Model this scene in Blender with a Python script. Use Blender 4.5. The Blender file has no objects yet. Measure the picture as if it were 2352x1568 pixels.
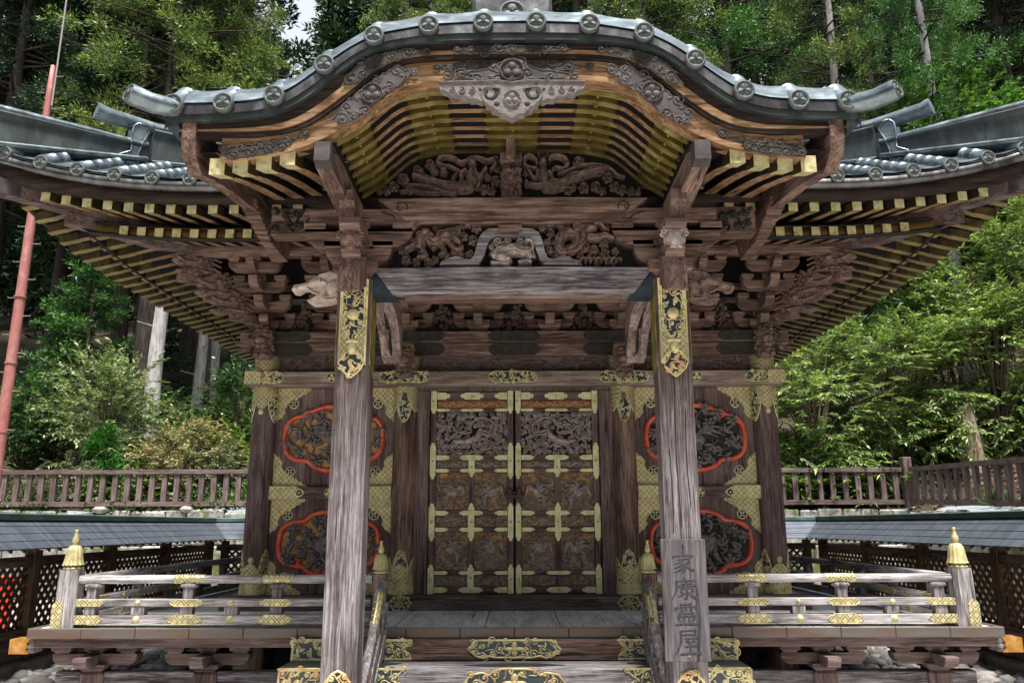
import bpy, math, random
import numpy as np
from mathutils import Vector, Matrix, noise
R = math.radians
scene = bpy.context.scene
col = scene.collection
# ------------------------------------------------------------ camera, sky, sun, exposure
F = 1830.0; PITCH = R(12.96); YAW = R(0.28); ROLL = R(0.15)
EYE = (0.02, 0.0, 1.65)
cam_d = bpy.data.cameras.new("camera"); cam = bpy.data.objects.new("camera", cam_d); col.objects.link(cam)
cam_d.sensor_width = 36.0; cam_d.lens = 36.0 * F / 2352.0
cam_d.clip_start = 0.05; cam_d.clip_end = 1000.0
cam.matrix_world = (Matrix.Translation(EYE) @ Matrix.Rotation(YAW, 4, 'Z')
                    @ Matrix.Rotation(R(90) + PITCH, 4, 'X') @ Matrix.Rotation(-ROLL, 4, 'Z'))
scene.camera = cam
SUN_EL, SUN_AZ = R(70), R(170)                   # azimuth clockwise from +Y: the sun stands behind the camera
world = bpy.data.worlds.new("World"); scene.world = world; world.use_nodes = True
wn = world.node_tree; wn.nodes.clear()
sky = wn.nodes.new('ShaderNodeTexSky'); sky.sky_type = 'NISHITA'; sky.sun_disc = False
sky.sun_elevation = SUN_EL; sky.sun_rotation = SUN_AZ; sky.dust_density = 3.0; sky.air_density = 1.0
bg = wn.nodes.new('ShaderNodeBackground'); bg.inputs['Strength'].default_value = 0.15
wo = wn.nodes.new('ShaderNodeOutputWorld')
tc = wn.nodes.new('ShaderNodeTexCoord'); cn = wn.nodes.new('ShaderNodeTexNoise'); cn.inputs['Scale'].default_value = 2.2; cn.inputs['Detail'].default_value = 6
cr_ = wn.nodes.new('ShaderNodeValToRGB'); cr_.color_ramp.elements[0].position = 0.30; cr_.color_ramp.elements[0].color = (0.35, 0.35, 0.35, 1); cr_.color_ramp.elements[1].position = 0.55; cr_.color_ramp.elements[1].color = (0.95, 0.95, 0.95, 1)
cm = wn.nodes.new('ShaderNodeMix'); cm.data_type = 'RGBA'; cm.inputs[7].default_value = (2.7, 2.9, 3.2, 1)      # bright thin cloud over the blue
wn.links.new(tc.outputs['Generated'], cn.inputs['Vector']); wn.links.new(cn.outputs[0], cr_.inputs[0]); wn.links.new(cr_.outputs[0], cm.inputs[0])
wn.links.new(sky.outputs[0], cm.inputs[6]); wn.links.new(cm.outputs[2], bg.inputs[0]); wn.links.new(bg.outputs[0], wo.inputs[0])
sd = bpy.data.lights.new("sun", 'SUN'); sd.energy = 5.0; sd.angle = R(12); sd.color = (1.0, 0.95, 0.88)
sun = bpy.data.objects.new("sun", sd); col.objects.link(sun)
sdir = Vector((math.sin(SUN_AZ) * math.cos(SUN_EL), math.cos(SUN_AZ) * math.cos(SUN_EL), math.sin(SUN_EL)))
sun.rotation_euler = sdir.to_track_quat('Z', 'Y').to_euler(); sun.location = sdir * 60
scene.view_settings.view_transform = 'Standard'; scene.view_settings.look = 'None'
scene.view_settings.exposure = 1.17; scene.view_settings.gamma = 1.0

# ------------------------------------------------------------ helpers
def at(x, y, Y):
    "point of the depth plane Y that a reading (x, y) of the 2352 px wide photograph falls on -> X, Z"
    u = (x - 1176) / F; v = (784 - y) / F
    c, s = math.cos(ROLL), math.sin(ROLL); u, v = u * c + v * s, -u * s + v * c
    fy = math.cos(PITCH) - v * math.sin(PITCH); fz = math.sin(PITCH) + v * math.cos(PITCH)
    cx = u * math.cos(YAW) - fy * math.sin(YAW); cy = u * math.sin(YAW) + fy * math.cos(YAW)
    t = Y / cy
    return EYE[0] + cx * t, EYE[2] + fz * t

WL = {}                                           # world location of every object
def tag(o, label=None, cat=None, group=None, kind=None):
    for k, v in (('label', label), ('category', cat), ('group', group), ('kind', kind)):
        if v: o[k] = v
    return o
def thing(name, loc, label, cat, group=None, kind=None):
    o = bpy.data.objects.new(name, None); col.objects.link(o); o.location = loc
    o.empty_display_size = 0.2; WL[o] = Vector(loc)
    return tag(o, label, cat, group, kind)
def dup(o, shift, parent=None, mesh=None):
    "copy of a part (with its sub-parts) shifted by a vector"
    c = o.copy(); col.objects.link(c); WL[c] = WL[o] + Vector(shift)
    if parent is None: parent = o.parent
    c.parent = parent
    c.location = WL[c] - (WL[parent] if parent else Vector((0, 0, 0)))
    for ch in [k for k in bpy.data.objects if k.parent == o] if o in HASKIDS else []:
        dup(ch, shift, c)
        HASKIDS.add(c)
    return c
HASKIDS = set()

class MB:
    def __init__(s): s.v = []; s.f = []; s.m = []; s.s = []; s.mi = 0; s.sm = False
    def add(s, vs, fs, mi=None, sm=None):
        b = len(s.v); s.v.extend(vs)
        mi = s.mi if mi is None else mi; sm = s.sm if sm is None else sm
        for f in fs:
            s.f.append([i + b for i in f]); s.m.append(mi); s.s.append(sm)
        return s
    def build(s, name, mats, parent=None, origin=None):
        if not isinstance(mats, (list, tuple)): mats = [mats]
        va = np.array(s.v, dtype=np.float64)
        if origin is None:
            lo, hi = va.min(0), va.max(0); origin = ((lo[0] + hi[0]) / 2, (lo[1] + hi[1]) / 2, lo[2])
        va = va - np.array(origin)
        me = bpy.data.meshes.new(name); me.from_pydata(va.tolist(), [], s.f)
        for m in mats: me.materials.append(m)
        me.polygons.foreach_set('material_index', s.m); me.polygons.foreach_set('use_smooth', s.s)
        me.update()
        o = bpy.data.objects.new(name, me); col.objects.link(o); WL[o] = Vector(origin)
        if parent: o.parent = parent; HASKIDS.add(parent)
        o.location = WL[o] - (WL[parent] if parent else Vector((0, 0, 0)))
        return o
    # ---- shapes
    def box(s, x0, x1, y0, y1, z0, z1, c=0.0, mi=None):
        if c <= 0:
            v = [(x, y, z) for z in (z0, z1) for y in (y0, y1) for x in (x0, x1)]
            return s.add(v, [(0, 2, 3, 1), (4, 5, 7, 6), (0, 1, 5, 4), (2, 6, 7, 3), (0, 4, 6, 2), (1, 3, 7, 5)], mi)
        c = min(c, (x1 - x0) / 2.1, (y1 - y0) / 2.1, (z1 - z0) / 2.1)
        v = []; idx = {}
        for i, (sx, X) in enumerate(((-1, x0), (1, x1))):
            for j, (sy, Y) in enumerate(((-1, y0), (1, y1))):
                for k, (sz, Z) in enumerate(((-1, z0), (1, z1))):
                    for a in range(3):
                        p = [X - sx * c, Y - sy * c, Z - sz * c]; p[a] = (X, Y, Z)[a]
                        idx[(i, j, k, a)] = len(v); v.append(tuple(p))
        f = []
        for i in (0, 1):
            f.append([idx[(i, j, k, 0)] for j, k in ((0, 0), (1, 0), (1, 1), (0, 1))])
            f.append([idx[(j, i, k, 1)] for j, k in ((0, 0), (1, 0), (1, 1), (0, 1))])
            f.append([idx[(j, k, i, 2)] for j, k in ((0, 0), (1, 0), (1, 1), (0, 1))])
        for j in (0, 1):
            for k in (0, 1):
                f.append([idx[(0, j, k, 1)], idx[(1, j, k, 1)], idx[(1, j, k, 2)], idx[(0, j, k, 2)]])
                f.append([idx[(j, 0, k, 0)], idx[(j, 1, k, 0)], idx[(j, 1, k, 2)], idx[(j, 0, k, 2)]])
                f.append([idx[(j, k, 0, 0)], idx[(j, k, 1, 0)], idx[(j, k, 1, 1)], idx[(j, k, 0, 1)]])
        for i in (0, 1):
            for j in (0, 1):
                for k in (0, 1): f.append([idx[(i, j, k, a)] for a in range(3)])
        cen = Vector(((x0 + x1) / 2, (y0 + y1) / 2, (z0 + z1) / 2)); g = []
        for q in f:
            p = [Vector(v[t]) for t in q]; n = (p[1] - p[0]).cross(p[2] - p[0])
            g.append(q if n.dot(p[0] - cen) > 0 else q[::-1])
        return s.add(v, g, mi)
    def prism(s, poly, a0, a1, ax='y', mi=None, sm=None):
        "polygon extruded along an axis; poly is (x,z) for y, (y,z) for x, (x,y) for z"
        n = len(poly)
        def P(p, a): return (p[0], a, p[1]) if ax == 'y' else ((a, p[0], p[1]) if ax == 'x' else (p[0], p[1], a))
        v = [P(p, a0) for p in poly] + [P(p, a1) for p in poly]
        f = [list(range(n)), list(range(2 * n - 1, n - 1, -1))]
        f += [(i, i + n, (i + 1) % n + n, (i + 1) % n) for i in range(n)]
        ar = sum(poly[i][0] * poly[(i + 1) % n][1] - poly[(i + 1) % n][0] * poly[i][1] for i in range(n))
        flip = (ar > 0) != (ax in ('y',)) if ax != 'z' else ar < 0
        if ax == 'y': flip = ar < 0
        elif ax == 'x': flip = ar > 0
        else: flip = ar > 0
        if a1 < a0: flip = not flip
        if flip: f = [q[::-1] for q in f]
        return s.add(v, f, mi, False if sm is None else sm)
    def loft(s, rings, mi=None, sm=True, close=True, cap=True):
        n = len(rings[0]); v = [p for r in rings for p in r]; f = []
        for a in range(len(rings) - 1):
            for i in range(n if close else n - 1):
                j = (i + 1) % n; f.append((a * n + i, a * n + j, (a + 1) * n + j, (a + 1) * n + i))
        s.add(v, f, mi, sm)
        if cap and close:
            s.add(rings[0], [list(range(n))[::-1]], mi, False); s.add(rings[-1], [list(range(n))], mi, False)
        return s
    def lathe(s, prof, c, seg=16, mi=None, flute=0, depth=0.0):
        rings = []
        for r, z in prof:
            ring = []
            for i in range(seg):
                a = 2 * math.pi * i / seg
                rr = r * (1 - depth * (0.5 + 0.5 * math.cos(flute * a))) if flute else r
                ring.append((c[0] + rr * math.cos(a), c[1] + rr * math.sin(a), c[2] + z))
            rings.append(ring)
        return s.loft(rings, mi)
    def tube(s, pts, rad, seg=8, mi=None, cap=True, flat=1.0):
        pts = [Vector(p) for p in pts]
        if not isinstance(rad, (list, tuple)): rad = [rad] * len(pts)
        rings = []; up = None
        for i, p in enumerate(pts):
            t = (pts[min(i + 1, len(pts) - 1)] - pts[max(i - 1, 0)]).normalized()
            if up is None:
                up = Vector((0, 0, 1)) if abs(t.z) < 0.9 else Vector((0, 1, 0))
            sd_ = t.cross(up).normalized(); up = sd_.cross(t).normalized()
            rings.append([tuple(p + sd_ * (math.cos(2 * math.pi * k / seg) * rad[i]) + up * (math.sin(2 * math.pi * k / seg) * rad[i] * flat)) for k in range(seg)])
        return s.loft(rings, mi, True, True, cap)
    def ball(s, c, r, seg=10, rin=6, mi=None):
        "ellipsoid with radii r=(rx,ry,rz)"
        if not isinstance(r, (list, tuple)): r = (r, r, r)
        rings = []
        for j in range(rin + 1):
            a = -math.pi / 2 + math.pi * j / rin
            k = max(math.cos(a), 0.02)
            rings.append([(c[0] + r[0] * k * math.cos(2 * math.pi * i / seg), c[1] + r[1] * k * math.sin(2 * math.pi * i / seg), c[2] + r[2] * math.sin(a)) for i in range(seg)])
        return s.loft(rings, mi)
    def stroke(s, M, pts, w, h, mi=None):
        "raised ribbon of half-round section on a surface M(x, z, d)"
        n = len(pts)
        if not isinstance(w, (list, tuple)): w = [w] * n
        if not isinstance(h, (list, tuple)): h = [h] * n
        rings = []
        for i in range(n):
            a, b = pts[max(i - 1, 0)], pts[min(i + 1, n - 1)]
            tx, tz = b[0] - a[0], b[1] - a[1]; L = math.hypot(tx, tz) or 1e-6; nx, nz = -tz / L, tx / L
            rings.append([M(pts[i][0] + nx * w[i] * q, pts[i][1] + nz * w[i] * q, h[i] * e) for q, e in ((-1, -0.15), (-0.72, 0.68), (0, 1), (0.72, 0.68), (1, -0.15))])
        v = [p for r in rings for p in r]; f = []
        for a in range(n - 1):
            for i in range(4): f.append((a * 5 + i, a * 5 + i + 1, (a + 1) * 5 + i + 1, (a + 1) * 5 + i))
        f.append((0, 1, 2, 3, 4)); e = (n - 1) * 5; f.append((e + 4, e + 3, e + 2, e + 1, e))
        return s.add(v, f, mi, True)
    def dome(s, M, cx, cz, rx, rz, h, ang=0.0, seg=10, mi=None):
        rings = []; ca, sa = math.cos(ang), math.sin(ang)
        for k, e in ((1.0, -0.1), (0.85, 0.5), (0.5, 0.88), (0.05, 1.0)):
            ring = []
            for i in range(seg):
                a = 2 * math.pi * i / seg; x, z = rx * k * math.cos(a), rz * k * math.sin(a)
                ring.append(M(cx + x * ca - z * sa, cz + x * sa + z * ca, h * e))
            rings.append(ring)
        return s.loft(rings, mi, True, True, True)
    def plate(s, M, poly, d0, d1, mi=None):
        n = len(poly)
        v = [M(p[0], p[1], d1) for p in poly] + [M(p[0], p[1], d0) for p in poly]
        f = [list(range(n))] + [(i, (i + 1) % n, (i + 1) % n + n, i + n) for i in range(n)]
        ar = sum(poly[i][0] * poly[(i + 1) % n][1] - poly[(i + 1) % n][0] * poly[i][1] for i in range(n))
        if ar < 0: f = [q[::-1] for q in f]
        return s.add(v, f, mi, False)

def front(y): return lambda x, z, d: (x, y - d, z)
def catmull(P, n=8):
    out = []
    for i in range(len(P) - 1):
        p0, p1, p2, p3 = P[max(i - 1, 0)], P[i], P[i + 1], P[min(i + 2, len(P) - 1)]
        for k in range(n):
            t = k / n
            out.append(tuple(0.5 * (2 * b + (c - a) * t + (2 * a - 5 * b + 4 * c - d) * t * t + (3 * b - a - 3 * c + d) * t ** 3) for a, b, c, d in zip(p0, p1, p2, p3)))
    out.append(tuple(P[-1])); return out
def spiral(cx, cz, r, turns=1.4, a0=0.0, dr=1, n=16, end=0.12):
    return [(cx + (r * (1 - (1 - end) * i / n)) * math.cos(a0 + dr * 2 * math.pi * turns * i / n),
             cz + (r * (1 - (1 - end) * i / n)) * math.sin(a0 + dr * 2 * math.pi * turns * i / n)) for i in range(n + 1)]
def inside(p, poly):
    c = False; n = len(poly)
    for i in range(n):
        (x1, y1), (x2, y2) = poly[i], poly[(i + 1) % n]
        if (y1 > p[1]) != (y2 > p[1]) and p[0] < (x2 - x1) * (p[1] - y1) / (y2 - y1) + x1: c = not c
    return c
def darts(poly, r, rnd, tries=900, avoid=()):
    xs = [p[0] for p in poly]; zs = [p[1] for p in poly]; out = []
    for _ in range(tries):
        p = (rnd.uniform(min(xs), max(xs)), rnd.uniform(min(zs), max(zs)))
        if not inside(p, poly): continue
        if any((p[0] - q[0]) ** 2 + (p[1] - q[1]) ** 2 < (1.75 * r) ** 2 for q in out): continue
        if any((p[0] - q[0]) ** 2 / q[2] ** 2 + (p[1] - q[1]) ** 2 / q[3] ** 2 < 1 for q in avoid): continue
        out.append(p)
    return out
def scrollfill(mb, M, poly, r, w, h, rnd, mi=None, avoid=(), tail=True, leaf=True):
    "arabesque or cloud scrolls packed into an outline"
    for (cx, cz) in darts(poly, r, rnd, avoid=avoid):
        rr = r * rnd.uniform(0.75, 1.1); a0 = rnd.uniform(0, 6.28); dr = rnd.choice((-1, 1))
        p = spiral(cx, cz, rr, rnd.uniform(1.0, 1.5), a0, dr, 14)
        if tail:
            e = (cx + rr * 1.9 * math.cos(a0 - dr * 0.5), cz + rr * 1.9 * math.sin(a0 - dr * 0.5))
            if inside(e, poly): p = [e, ((e[0] + p[0][0]) / 2 + rr * 0.2, (e[1] + p[0][1]) / 2)] + p
        n = len(p)
        mb.stroke(M, p, [w * (0.45 + 0.7 * i / n) for i in range(n)], h, mi)
        mb.dome(M, p[-1][0], p[-1][1], w * 1.6, w * 1.6, h * 1.25, 0, 7, mi)
        if leaf:
            for k in range(2):
                a = a0 + rnd.uniform(1, 5); q = (cx + rr * 1.05 * math.cos(a), cz + rr * 1.05 * math.sin(a))
                if inside(q, poly): mb.dome(M, q[0], q[1], w * 2.6, w * 1.2, h * 0.9, a + 0.6, 7, mi)
def mirror(poly): return [(-x, z) for x, z in reversed(poly)]
# ------------------------------------------------------------ materials (all procedural)
class NT:
    def __init__(s, name):
        s.m = bpy.data.materials.new(name); s.m.use_nodes = True; s.t = s.m.node_tree; s.t.nodes.clear()
        s.out = s.t.nodes.new('ShaderNodeOutputMaterial'); s.b = s.t.nodes.new('ShaderNodeBsdfPrincipled')
        s.t.links.new(s.b.outputs[0], s.out.inputs[0]); s.pos = None
    def n(s, ty, **kw):
        o = s.t.nodes.new(ty)
        for k, v in kw.items():
            if k.startswith('i_'):
                o.inputs[k[2:].replace('_', ' ')].default_value = v
            else: setattr(o, k, v)
        return o
    def l(s, a, b): s.t.links.new(a, b)
    def P(s, scale=(1, 1, 1), rot=(0, 0, 0)):
        if s.pos is None: s.pos = s.n('ShaderNodeNewGeometry')
        mp = s.n('ShaderNodeMapping'); mp.inputs['Scale'].default_value = scale; mp.inputs['Rotation'].default_value = rot
        s.l(s.pos.outputs['Position'], mp.inputs[0]); return mp.outputs[0]
    def noise(s, vec, sc=5.0, det=4.0, rough=0.6, dist=0.0):
        o = s.n('ShaderNodeTexNoise'); o.inputs['Scale'].default_value = sc; o.inputs['Detail'].default_value = det
        o.inputs['Roughness'].default_value = rough; o.inputs['Distortion'].default_value = dist
        s.l(vec, o.inputs['Vector']); return o.outputs[0]
    def ramp(s, fac, stops, interp='LINEAR'):
        o = s.n('ShaderNodeValToRGB'); cr = o.color_ramp; cr.interpolation = interp
        while len(cr.elements) < len(stops): cr.elements.new(0.5)
        for e, (p, c) in zip(cr.elements, stops):
            e.position = p; e.color = (c, c, c, 1) if isinstance(c, (int, float)) else (*c, 1)
        s.l(fac, o.inputs[0]); return o.outputs[0]
    def mix(s, fac, a, b, mode='MIX'):
        o = s.n('ShaderNodeMix', data_type='RGBA', blend_type=mode)
        for sock, val in ((0, fac), (6, a), (7, b)):
            if hasattr(val, 'links'): s.l(val, o.inputs[sock])
            elif isinstance(val, (int, float)): o.inputs[sock].default_value = val
            else: o.inputs[sock].default_value = (*val, 1)
        return o.outputs[2]
    def math(s, op, a, b=None, c=None):
        o = s.n('ShaderNodeMath', operation=op)
        for i, v in enumerate((a, b, c)):
            if v is None: continue
            if hasattr(v, 'links'): s.l(v, o.inputs[i])
            else: o.inputs[i].default_value = v
        return o.outputs[0]
    def bump(s, h, st=0.3, dist=0.01):
        o = s.n('ShaderNodeBump'); o.inputs['Strength'].default_value = st; o.inputs['Distance'].default_value = dist
        s.l(h, o.inputs['Height']); s.l(o.outputs[0], s.b.inputs['Normal'])
    def fin(s, colr=None, rough=0.7, metal=0.0, spec=0.3):
        if colr is not None:
            if hasattr(colr, 'links'): s.l(colr, s.b.inputs['Base Color'])
            else: s.b.inputs['Base Color'].default_value = (*colr, 1)
        for k, v in (('Roughness', rough), ('Metallic', metal), ('Specular IOR Level', spec)):
            if hasattr(v, 'links'): s.l(v, s.b.inputs[k])
            else: s.b.inputs[k].default_value = v
        return s.m

def wood(name, dark, mid, light, ax, fine=70.0, patch=0.5, bump=0.35, spec=0.2, zb=None):
    t = NT(name); lo = 3.2
    sc = {'x': (lo, fine, fine), 'y': (fine, lo, fine), 'z': (fine, fine, lo)}[ax]
    g = t.noise(t.P(sc), 1.0, 5, 0.68, 0.9)                      # fine grain
    sc2 = {'x': (0.8, 9, 9), 'y': (9, 0.8, 9), 'z': (9, 9, 0.8)}[ax]
    b = t.noise(t.P(sc2), 1.0, 4, 0.6, 0.9)                      # broad bands
    pa = t.noise(t.P((2.2, 2.2, 2.2)), 1.0, 5, 0.65)             # weathered patches
    f = t.math('ADD', t.math('MULTIPLY', g, 0.6), t.math('MULTIPLY', b, 0.4))
    c = t.ramp(f, [(0.36, dark), (0.49, mid), (0.62, light)])
    c2 = t.ramp(f, [(0.36, tuple(x * 0.75 for x in mid)), (0.62, tuple(min(1, x * 1.25) for x in light))])
    c = t.mix(t.ramp(pa, [(0.42, 0.0), (0.66, patch)]), c, c2)
    crack = t.noise(t.P(tuple(x * (0.45 if x > 5 else 0.5) for x in sc)), 1.0, 2, 0.5, 0.2)
    c = t.mix(t.ramp(crack, [(0.66, 0.0), (0.70, 0.75)]), c, tuple(x * 0.35 for x in dark))
    if zb:                                                       # browner where the porch roof keeps the rain off
        se = t.n('ShaderNodeSeparateXYZ'); t.l(t.P(), se.inputs[0])
        z = t.math('ADD', se.outputs[2], t.math('MULTIPLY', t.math('SUBTRACT', b, 0.5), 2.2))
        k = t.ramp(t.math('MULTIPLY', z, 0.25), [(zb[0] * 0.25, 0.0), (zb[1] * 0.25, 1.0)])
        c = t.mix(k, c, t.ramp(f, [(0.36, zb[2]), (0.49, zb[3]), (0.62, zb[4])]))
    t.bump(f, bump, 0.012)
    return t.fin(c, 0.82, 0, spec)

def metal_plain(name, a, b, c, metal=0.45, rough=0.42, sc=9.0, streak=None):
    t = NT(name); n1 = t.noise(t.P(streak or (sc, sc, sc)), 1.0, 5, 0.65, 0.4); n2 = t.noise(t.P((60, 60, 60)), 1.0, 3)
    k = t.ramp(n1, [(0.3, a), (0.5, b), (0.72, c)])
    k = t.mix(t.math('MULTIPLY', n2, 0.35), k, tuple(x * 0.6 for x in b))
    t.bump(n2, 0.12, 0.004)
    return t.fin(k, t.ramp(n1, [(0.3, rough - 0.08), (0.7, rough + 0.15)]), metal, 0.4)

def lattice_gold(name, freq, gold, dark, line=0.2, dot=0.17):
    "engraved diamond diaper: bright lines and flower dots on a darker ground"
    t = NT(name); se = t.n('ShaderNodeSeparateXYZ'); t.l(t.P(), se.inputs[0])
    u = t.math('MULTIPLY', t.math('ADD', t.math('ADD', se.outputs[0], se.outputs[1]), se.outputs[2]), freq)
    v = t.math('MULTIPLY', t.math('SUBTRACT', t.math('ADD', se.outputs[0], se.outputs[1]), se.outputs[2]), freq)
    fu = t.math('ABSOLUTE', t.math('SUBTRACT', t.math('FRACT', u), 0.5)); fv = t.math('ABSOLUTE', t.math('SUBTRACT', t.math('FRACT', v), 0.5))
    ln = t.math('GREATER_THAN', t.math('MAXIMUM', fu, fv), 0.5 - line)
    dt = t.math('LESS_THAN', t.math('MAXIMUM', fu, fv), dot)
    m = t.math('MAXIMUM', ln, dt)
    nz = t.noise(t.P((14, 14, 14)), 1.0, 4); g2 = t.ramp(nz, [(0.3, tuple(x * 0.62 for x in gold)), (0.62, gold)])
    t.bump(m, 0.4, 0.004)
    return t.fin(t.mix(m, dark, g2), 0.45, t.math('MULTIPLY', m, 0.4), 0.4)

def scroll_gold(name, sc, gold, dark, dist=5.0):
    "fine arabesque inlay, gold curls on black"
    t = NT(name); w = t.n('ShaderNodeTexWave', wave_type='RINGS', rings_direction='SPHERICAL')
    w.inputs['Scale'].default_value = 0.9; w.inputs['Distortion'].default_value = dist; w.inputs['Detail'].default_value = 1.5; w.inputs['Detail Scale'].default_value = 1.2
    t.l(t.P((sc, sc * 0.4, sc)), w.inputs['Vector'])
    m = t.ramp(w.outputs[1], [(0.42, 0.0), (0.5, 1.0)])
    nz = t.noise(t.P((14, 14, 14)), 1.0, 4); g2 = t.ramp(nz, [(0.3, tuple(x * 0.7 for x in gold)), (0.62, gold)])
    t.bump(m, 0.4, 0.004)
    return t.fin(t.mix(m, dark, g2), 0.45, t.math('MULTIPLY', m, 0.4), 0.4)

GOLD = (0.56, 0.49, 0.25); INK = (0.012, 0.016, 0.022)
M = {}
for ax in 'xyz':
    M['grey_' + ax] = wood('weathered_grey_wood_' + ax, (0.032, 0.024, 0.025), (0.112, 0.095, 0.099), (0.31, 0.29, 0.305), ax, 52, 0.8, 0.5)
    M['brown_' + ax] = wood('aged_brown_wood_' + ax, (0.020, 0.010, 0.008), (0.088, 0.052, 0.041), (0.25, 0.168, 0.138), ax, 55, 0.6)
    M['dark_' + ax] = wood('dark_red_brown_wood_' + ax, (0.030, 0.018, 0.017), (0.085, 0.055, 0.053), (0.19, 0.14, 0.135), ax, 60, 0.6)
    M['tan_' + ax] = wood('sheltered_tan_wood_' + ax, (0.040, 0.020, 0.011), (0.175, 0.098, 0.050), (0.34, 0.215, 0.118), ax, 30, 0.4, 0.2)
    M['fence_' + ax] = wood('fence_wood_' + ax, (0.040, 0.026, 0.024), (0.11, 0.078, 0.074), (0.22, 0.175, 0.17), ax, 60, 0.7)
M['post'] = wood('porch_post_wood', (0.022, 0.016, 0.017), (0.098, 0.081, 0.085), (0.34, 0.315, 0.335), 'z', 85, 0.6, 0.6, 0.2, (1.7, 3.0, (0.018, 0.010, 0.009), (0.072, 0.045, 0.040), (0.20, 0.145, 0.135)))
M['beam'] = wood('weather_beaten_beam_wood', (0.016, 0.012, 0.013), (0.064, 0.051, 0.057), (0.30, 0.275, 0.29), 'x', 55, 0.8, 0.7)
M['sign'] = wood('name_board_wood', (0.027, 0.022, 0.024), (0.064, 0.055, 0.060), (0.128, 0.114, 0.124), 'z', 50, 0.5, 0.3)
M['nag'] = wood('brown_grey_beam_wood', (0.045, 0.028, 0.023), (0.16, 0.115, 0.098), (0.34, 0.27, 0.24), 'x', 50, 0.6)
M['nag_y'] = wood('brown_grey_beam_wood_y', (0.05, 0.032, 0.028), (0.16, 0.115, 0.10), (0.33, 0.265, 0.24), 'y', 40, 0.6)
for ax in 'xyz': M['rail_' + ax] = wood('bleached_rail_wood_' + ax, (0.032, 0.026, 0.026), (0.165, 0.150, 0.153), (0.47, 0.45, 0.465), ax, 75, 0.9, 0.6)
for ax in 'xy': M['soot_' + ax] = wood('soot_dark_wood_' + ax, (0.006, 0.004, 0.004), (0.017, 0.011, 0.009), (0.048, 0.031, 0.024), ax, 48, 0.5)  # near-black brown: eave shade put into the colour against strong bounce
M['deck'] = wood('deck_boards', (0.22, 0.21, 0.205), (0.42, 0.41, 0.40), (0.60, 0.59, 0.58), 'y', 60, 0.7)
M['lattice'] = wood('lattice_wood', (0.035, 0.019, 0.012), (0.10, 0.058, 0.036), (0.20, 0.125, 0.08), 'z', 40, 0.5)
M['roof'] = metal_plain('verdigris_copper', (0.075, 0.095, 0.10), (0.165, 0.205, 0.225), (0.30, 0.365, 0.405), 0.7, 0.29, 5.0, (5, 7, 9))
M['roof_dark'] = metal_plain('dull_green_copper', (0.016, 0.019, 0.019), (0.036, 0.045, 0.045), (0.078, 0.10, 0.10), 0.2, 0.5, 5.0, (6, 6, 2))
M['edge'] = metal_plain('brown_copper', (0.05, 0.045, 0.042), (0.105, 0.10, 0.10), (0.20, 0.215, 0.23), 0.8, 0.28, 5.0, (5, 5, 3))
M['deck_edge'] = metal_plain('red_brown_copper_sheet', (0.12, 0.062, 0.042), (0.115, 0.095, 0.083), (0.135, 0.13, 0.125), 0.35, 0.45, 3.0, (1.6, 3, 9))
M['disc'] = metal_plain('dark_bronze', (0.045, 0.052, 0.052), (0.085, 0.098, 0.098), (0.15, 0.175, 0.178), 0.2, 0.6, 25)
M['gold'] = metal_plain('aged_gilt', (0.20, 0.17, 0.085), GOLD, (0.68, 0.62, 0.38), 0.35, 0.45, 16)
M['gold_green'] = metal_plain('greenish_gilt', (0.26, 0.27, 0.13), (0.52, 0.50, 0.27), (0.66, 0.64, 0.42), 0.35, 0.45, 12)
M['strap'] = metal_plain('pale_green_gilt', (0.34, 0.35, 0.18), (0.62, 0.60, 0.34), (0.76, 0.74, 0.50), 0.3, 0.45, 12)
M['finial'] = metal_plain('weathered_finial_gilt', (0.24, 0.22, 0.10), (0.43, 0.385, 0.19), (0.56, 0.53, 0.33), 0.3, 0.48, 12)
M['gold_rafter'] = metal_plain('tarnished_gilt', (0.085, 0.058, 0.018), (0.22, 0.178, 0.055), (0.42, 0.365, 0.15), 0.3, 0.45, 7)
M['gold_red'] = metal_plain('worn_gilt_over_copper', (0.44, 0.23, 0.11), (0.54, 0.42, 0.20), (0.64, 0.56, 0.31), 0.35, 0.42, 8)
M['gold_side'] = metal_plain('shaded_gilt', (0.02, 0.014, 0.006), (0.06, 0.042, 0.014), (0.13, 0.095, 0.03), 0.3, 0.5, 7)  # dark copy of the gilt for cap sides, shade put into colour
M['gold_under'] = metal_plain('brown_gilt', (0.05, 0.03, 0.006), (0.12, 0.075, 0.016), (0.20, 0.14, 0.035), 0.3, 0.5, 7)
M['amber'] = metal_plain('amber_gilt', (0.16, 0.065, 0.015), (0.36, 0.165, 0.028), (0.52, 0.33, 0.11), 0.35, 0.4, 14)
M['diaper'] = lattice_gold('diamond_engraved_gilt', 17.0, (0.62, 0.54, 0.28), (0.075, 0.072, 0.045))
M['diaper_fine'] = lattice_gold('small_diamond_engraved_gilt', 20.0, (0.60, 0.52, 0.26), (0.055, 0.052, 0.034), 0.17, 0.17)
M['diaper_big'] = lattice_gold('rail_diamond_engraved_gilt', 11.0, (0.60, 0.53, 0.28), (0.075, 0.07, 0.045), 0.09, 0.31)
M['inlay'] = scroll_gold('arabesque_gilt_inlay', 26.0, (0.58, 0.51, 0.22), INK)
t = NT('black_lacquer_ground'); M['slate_ink'] = t.fin((0.055, 0.070, 0.078), 0.55, 0.1); t = NT('black_lacquer'); M['ink'] = t.fin(t.ramp(t.noise(t.P((9, 9, 9)), 1, 3), [(0.35, (0.012, 0.018, 0.026)), (0.7, (0.035, 0.048, 0.06))]), 0.5, 0.1)
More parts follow.
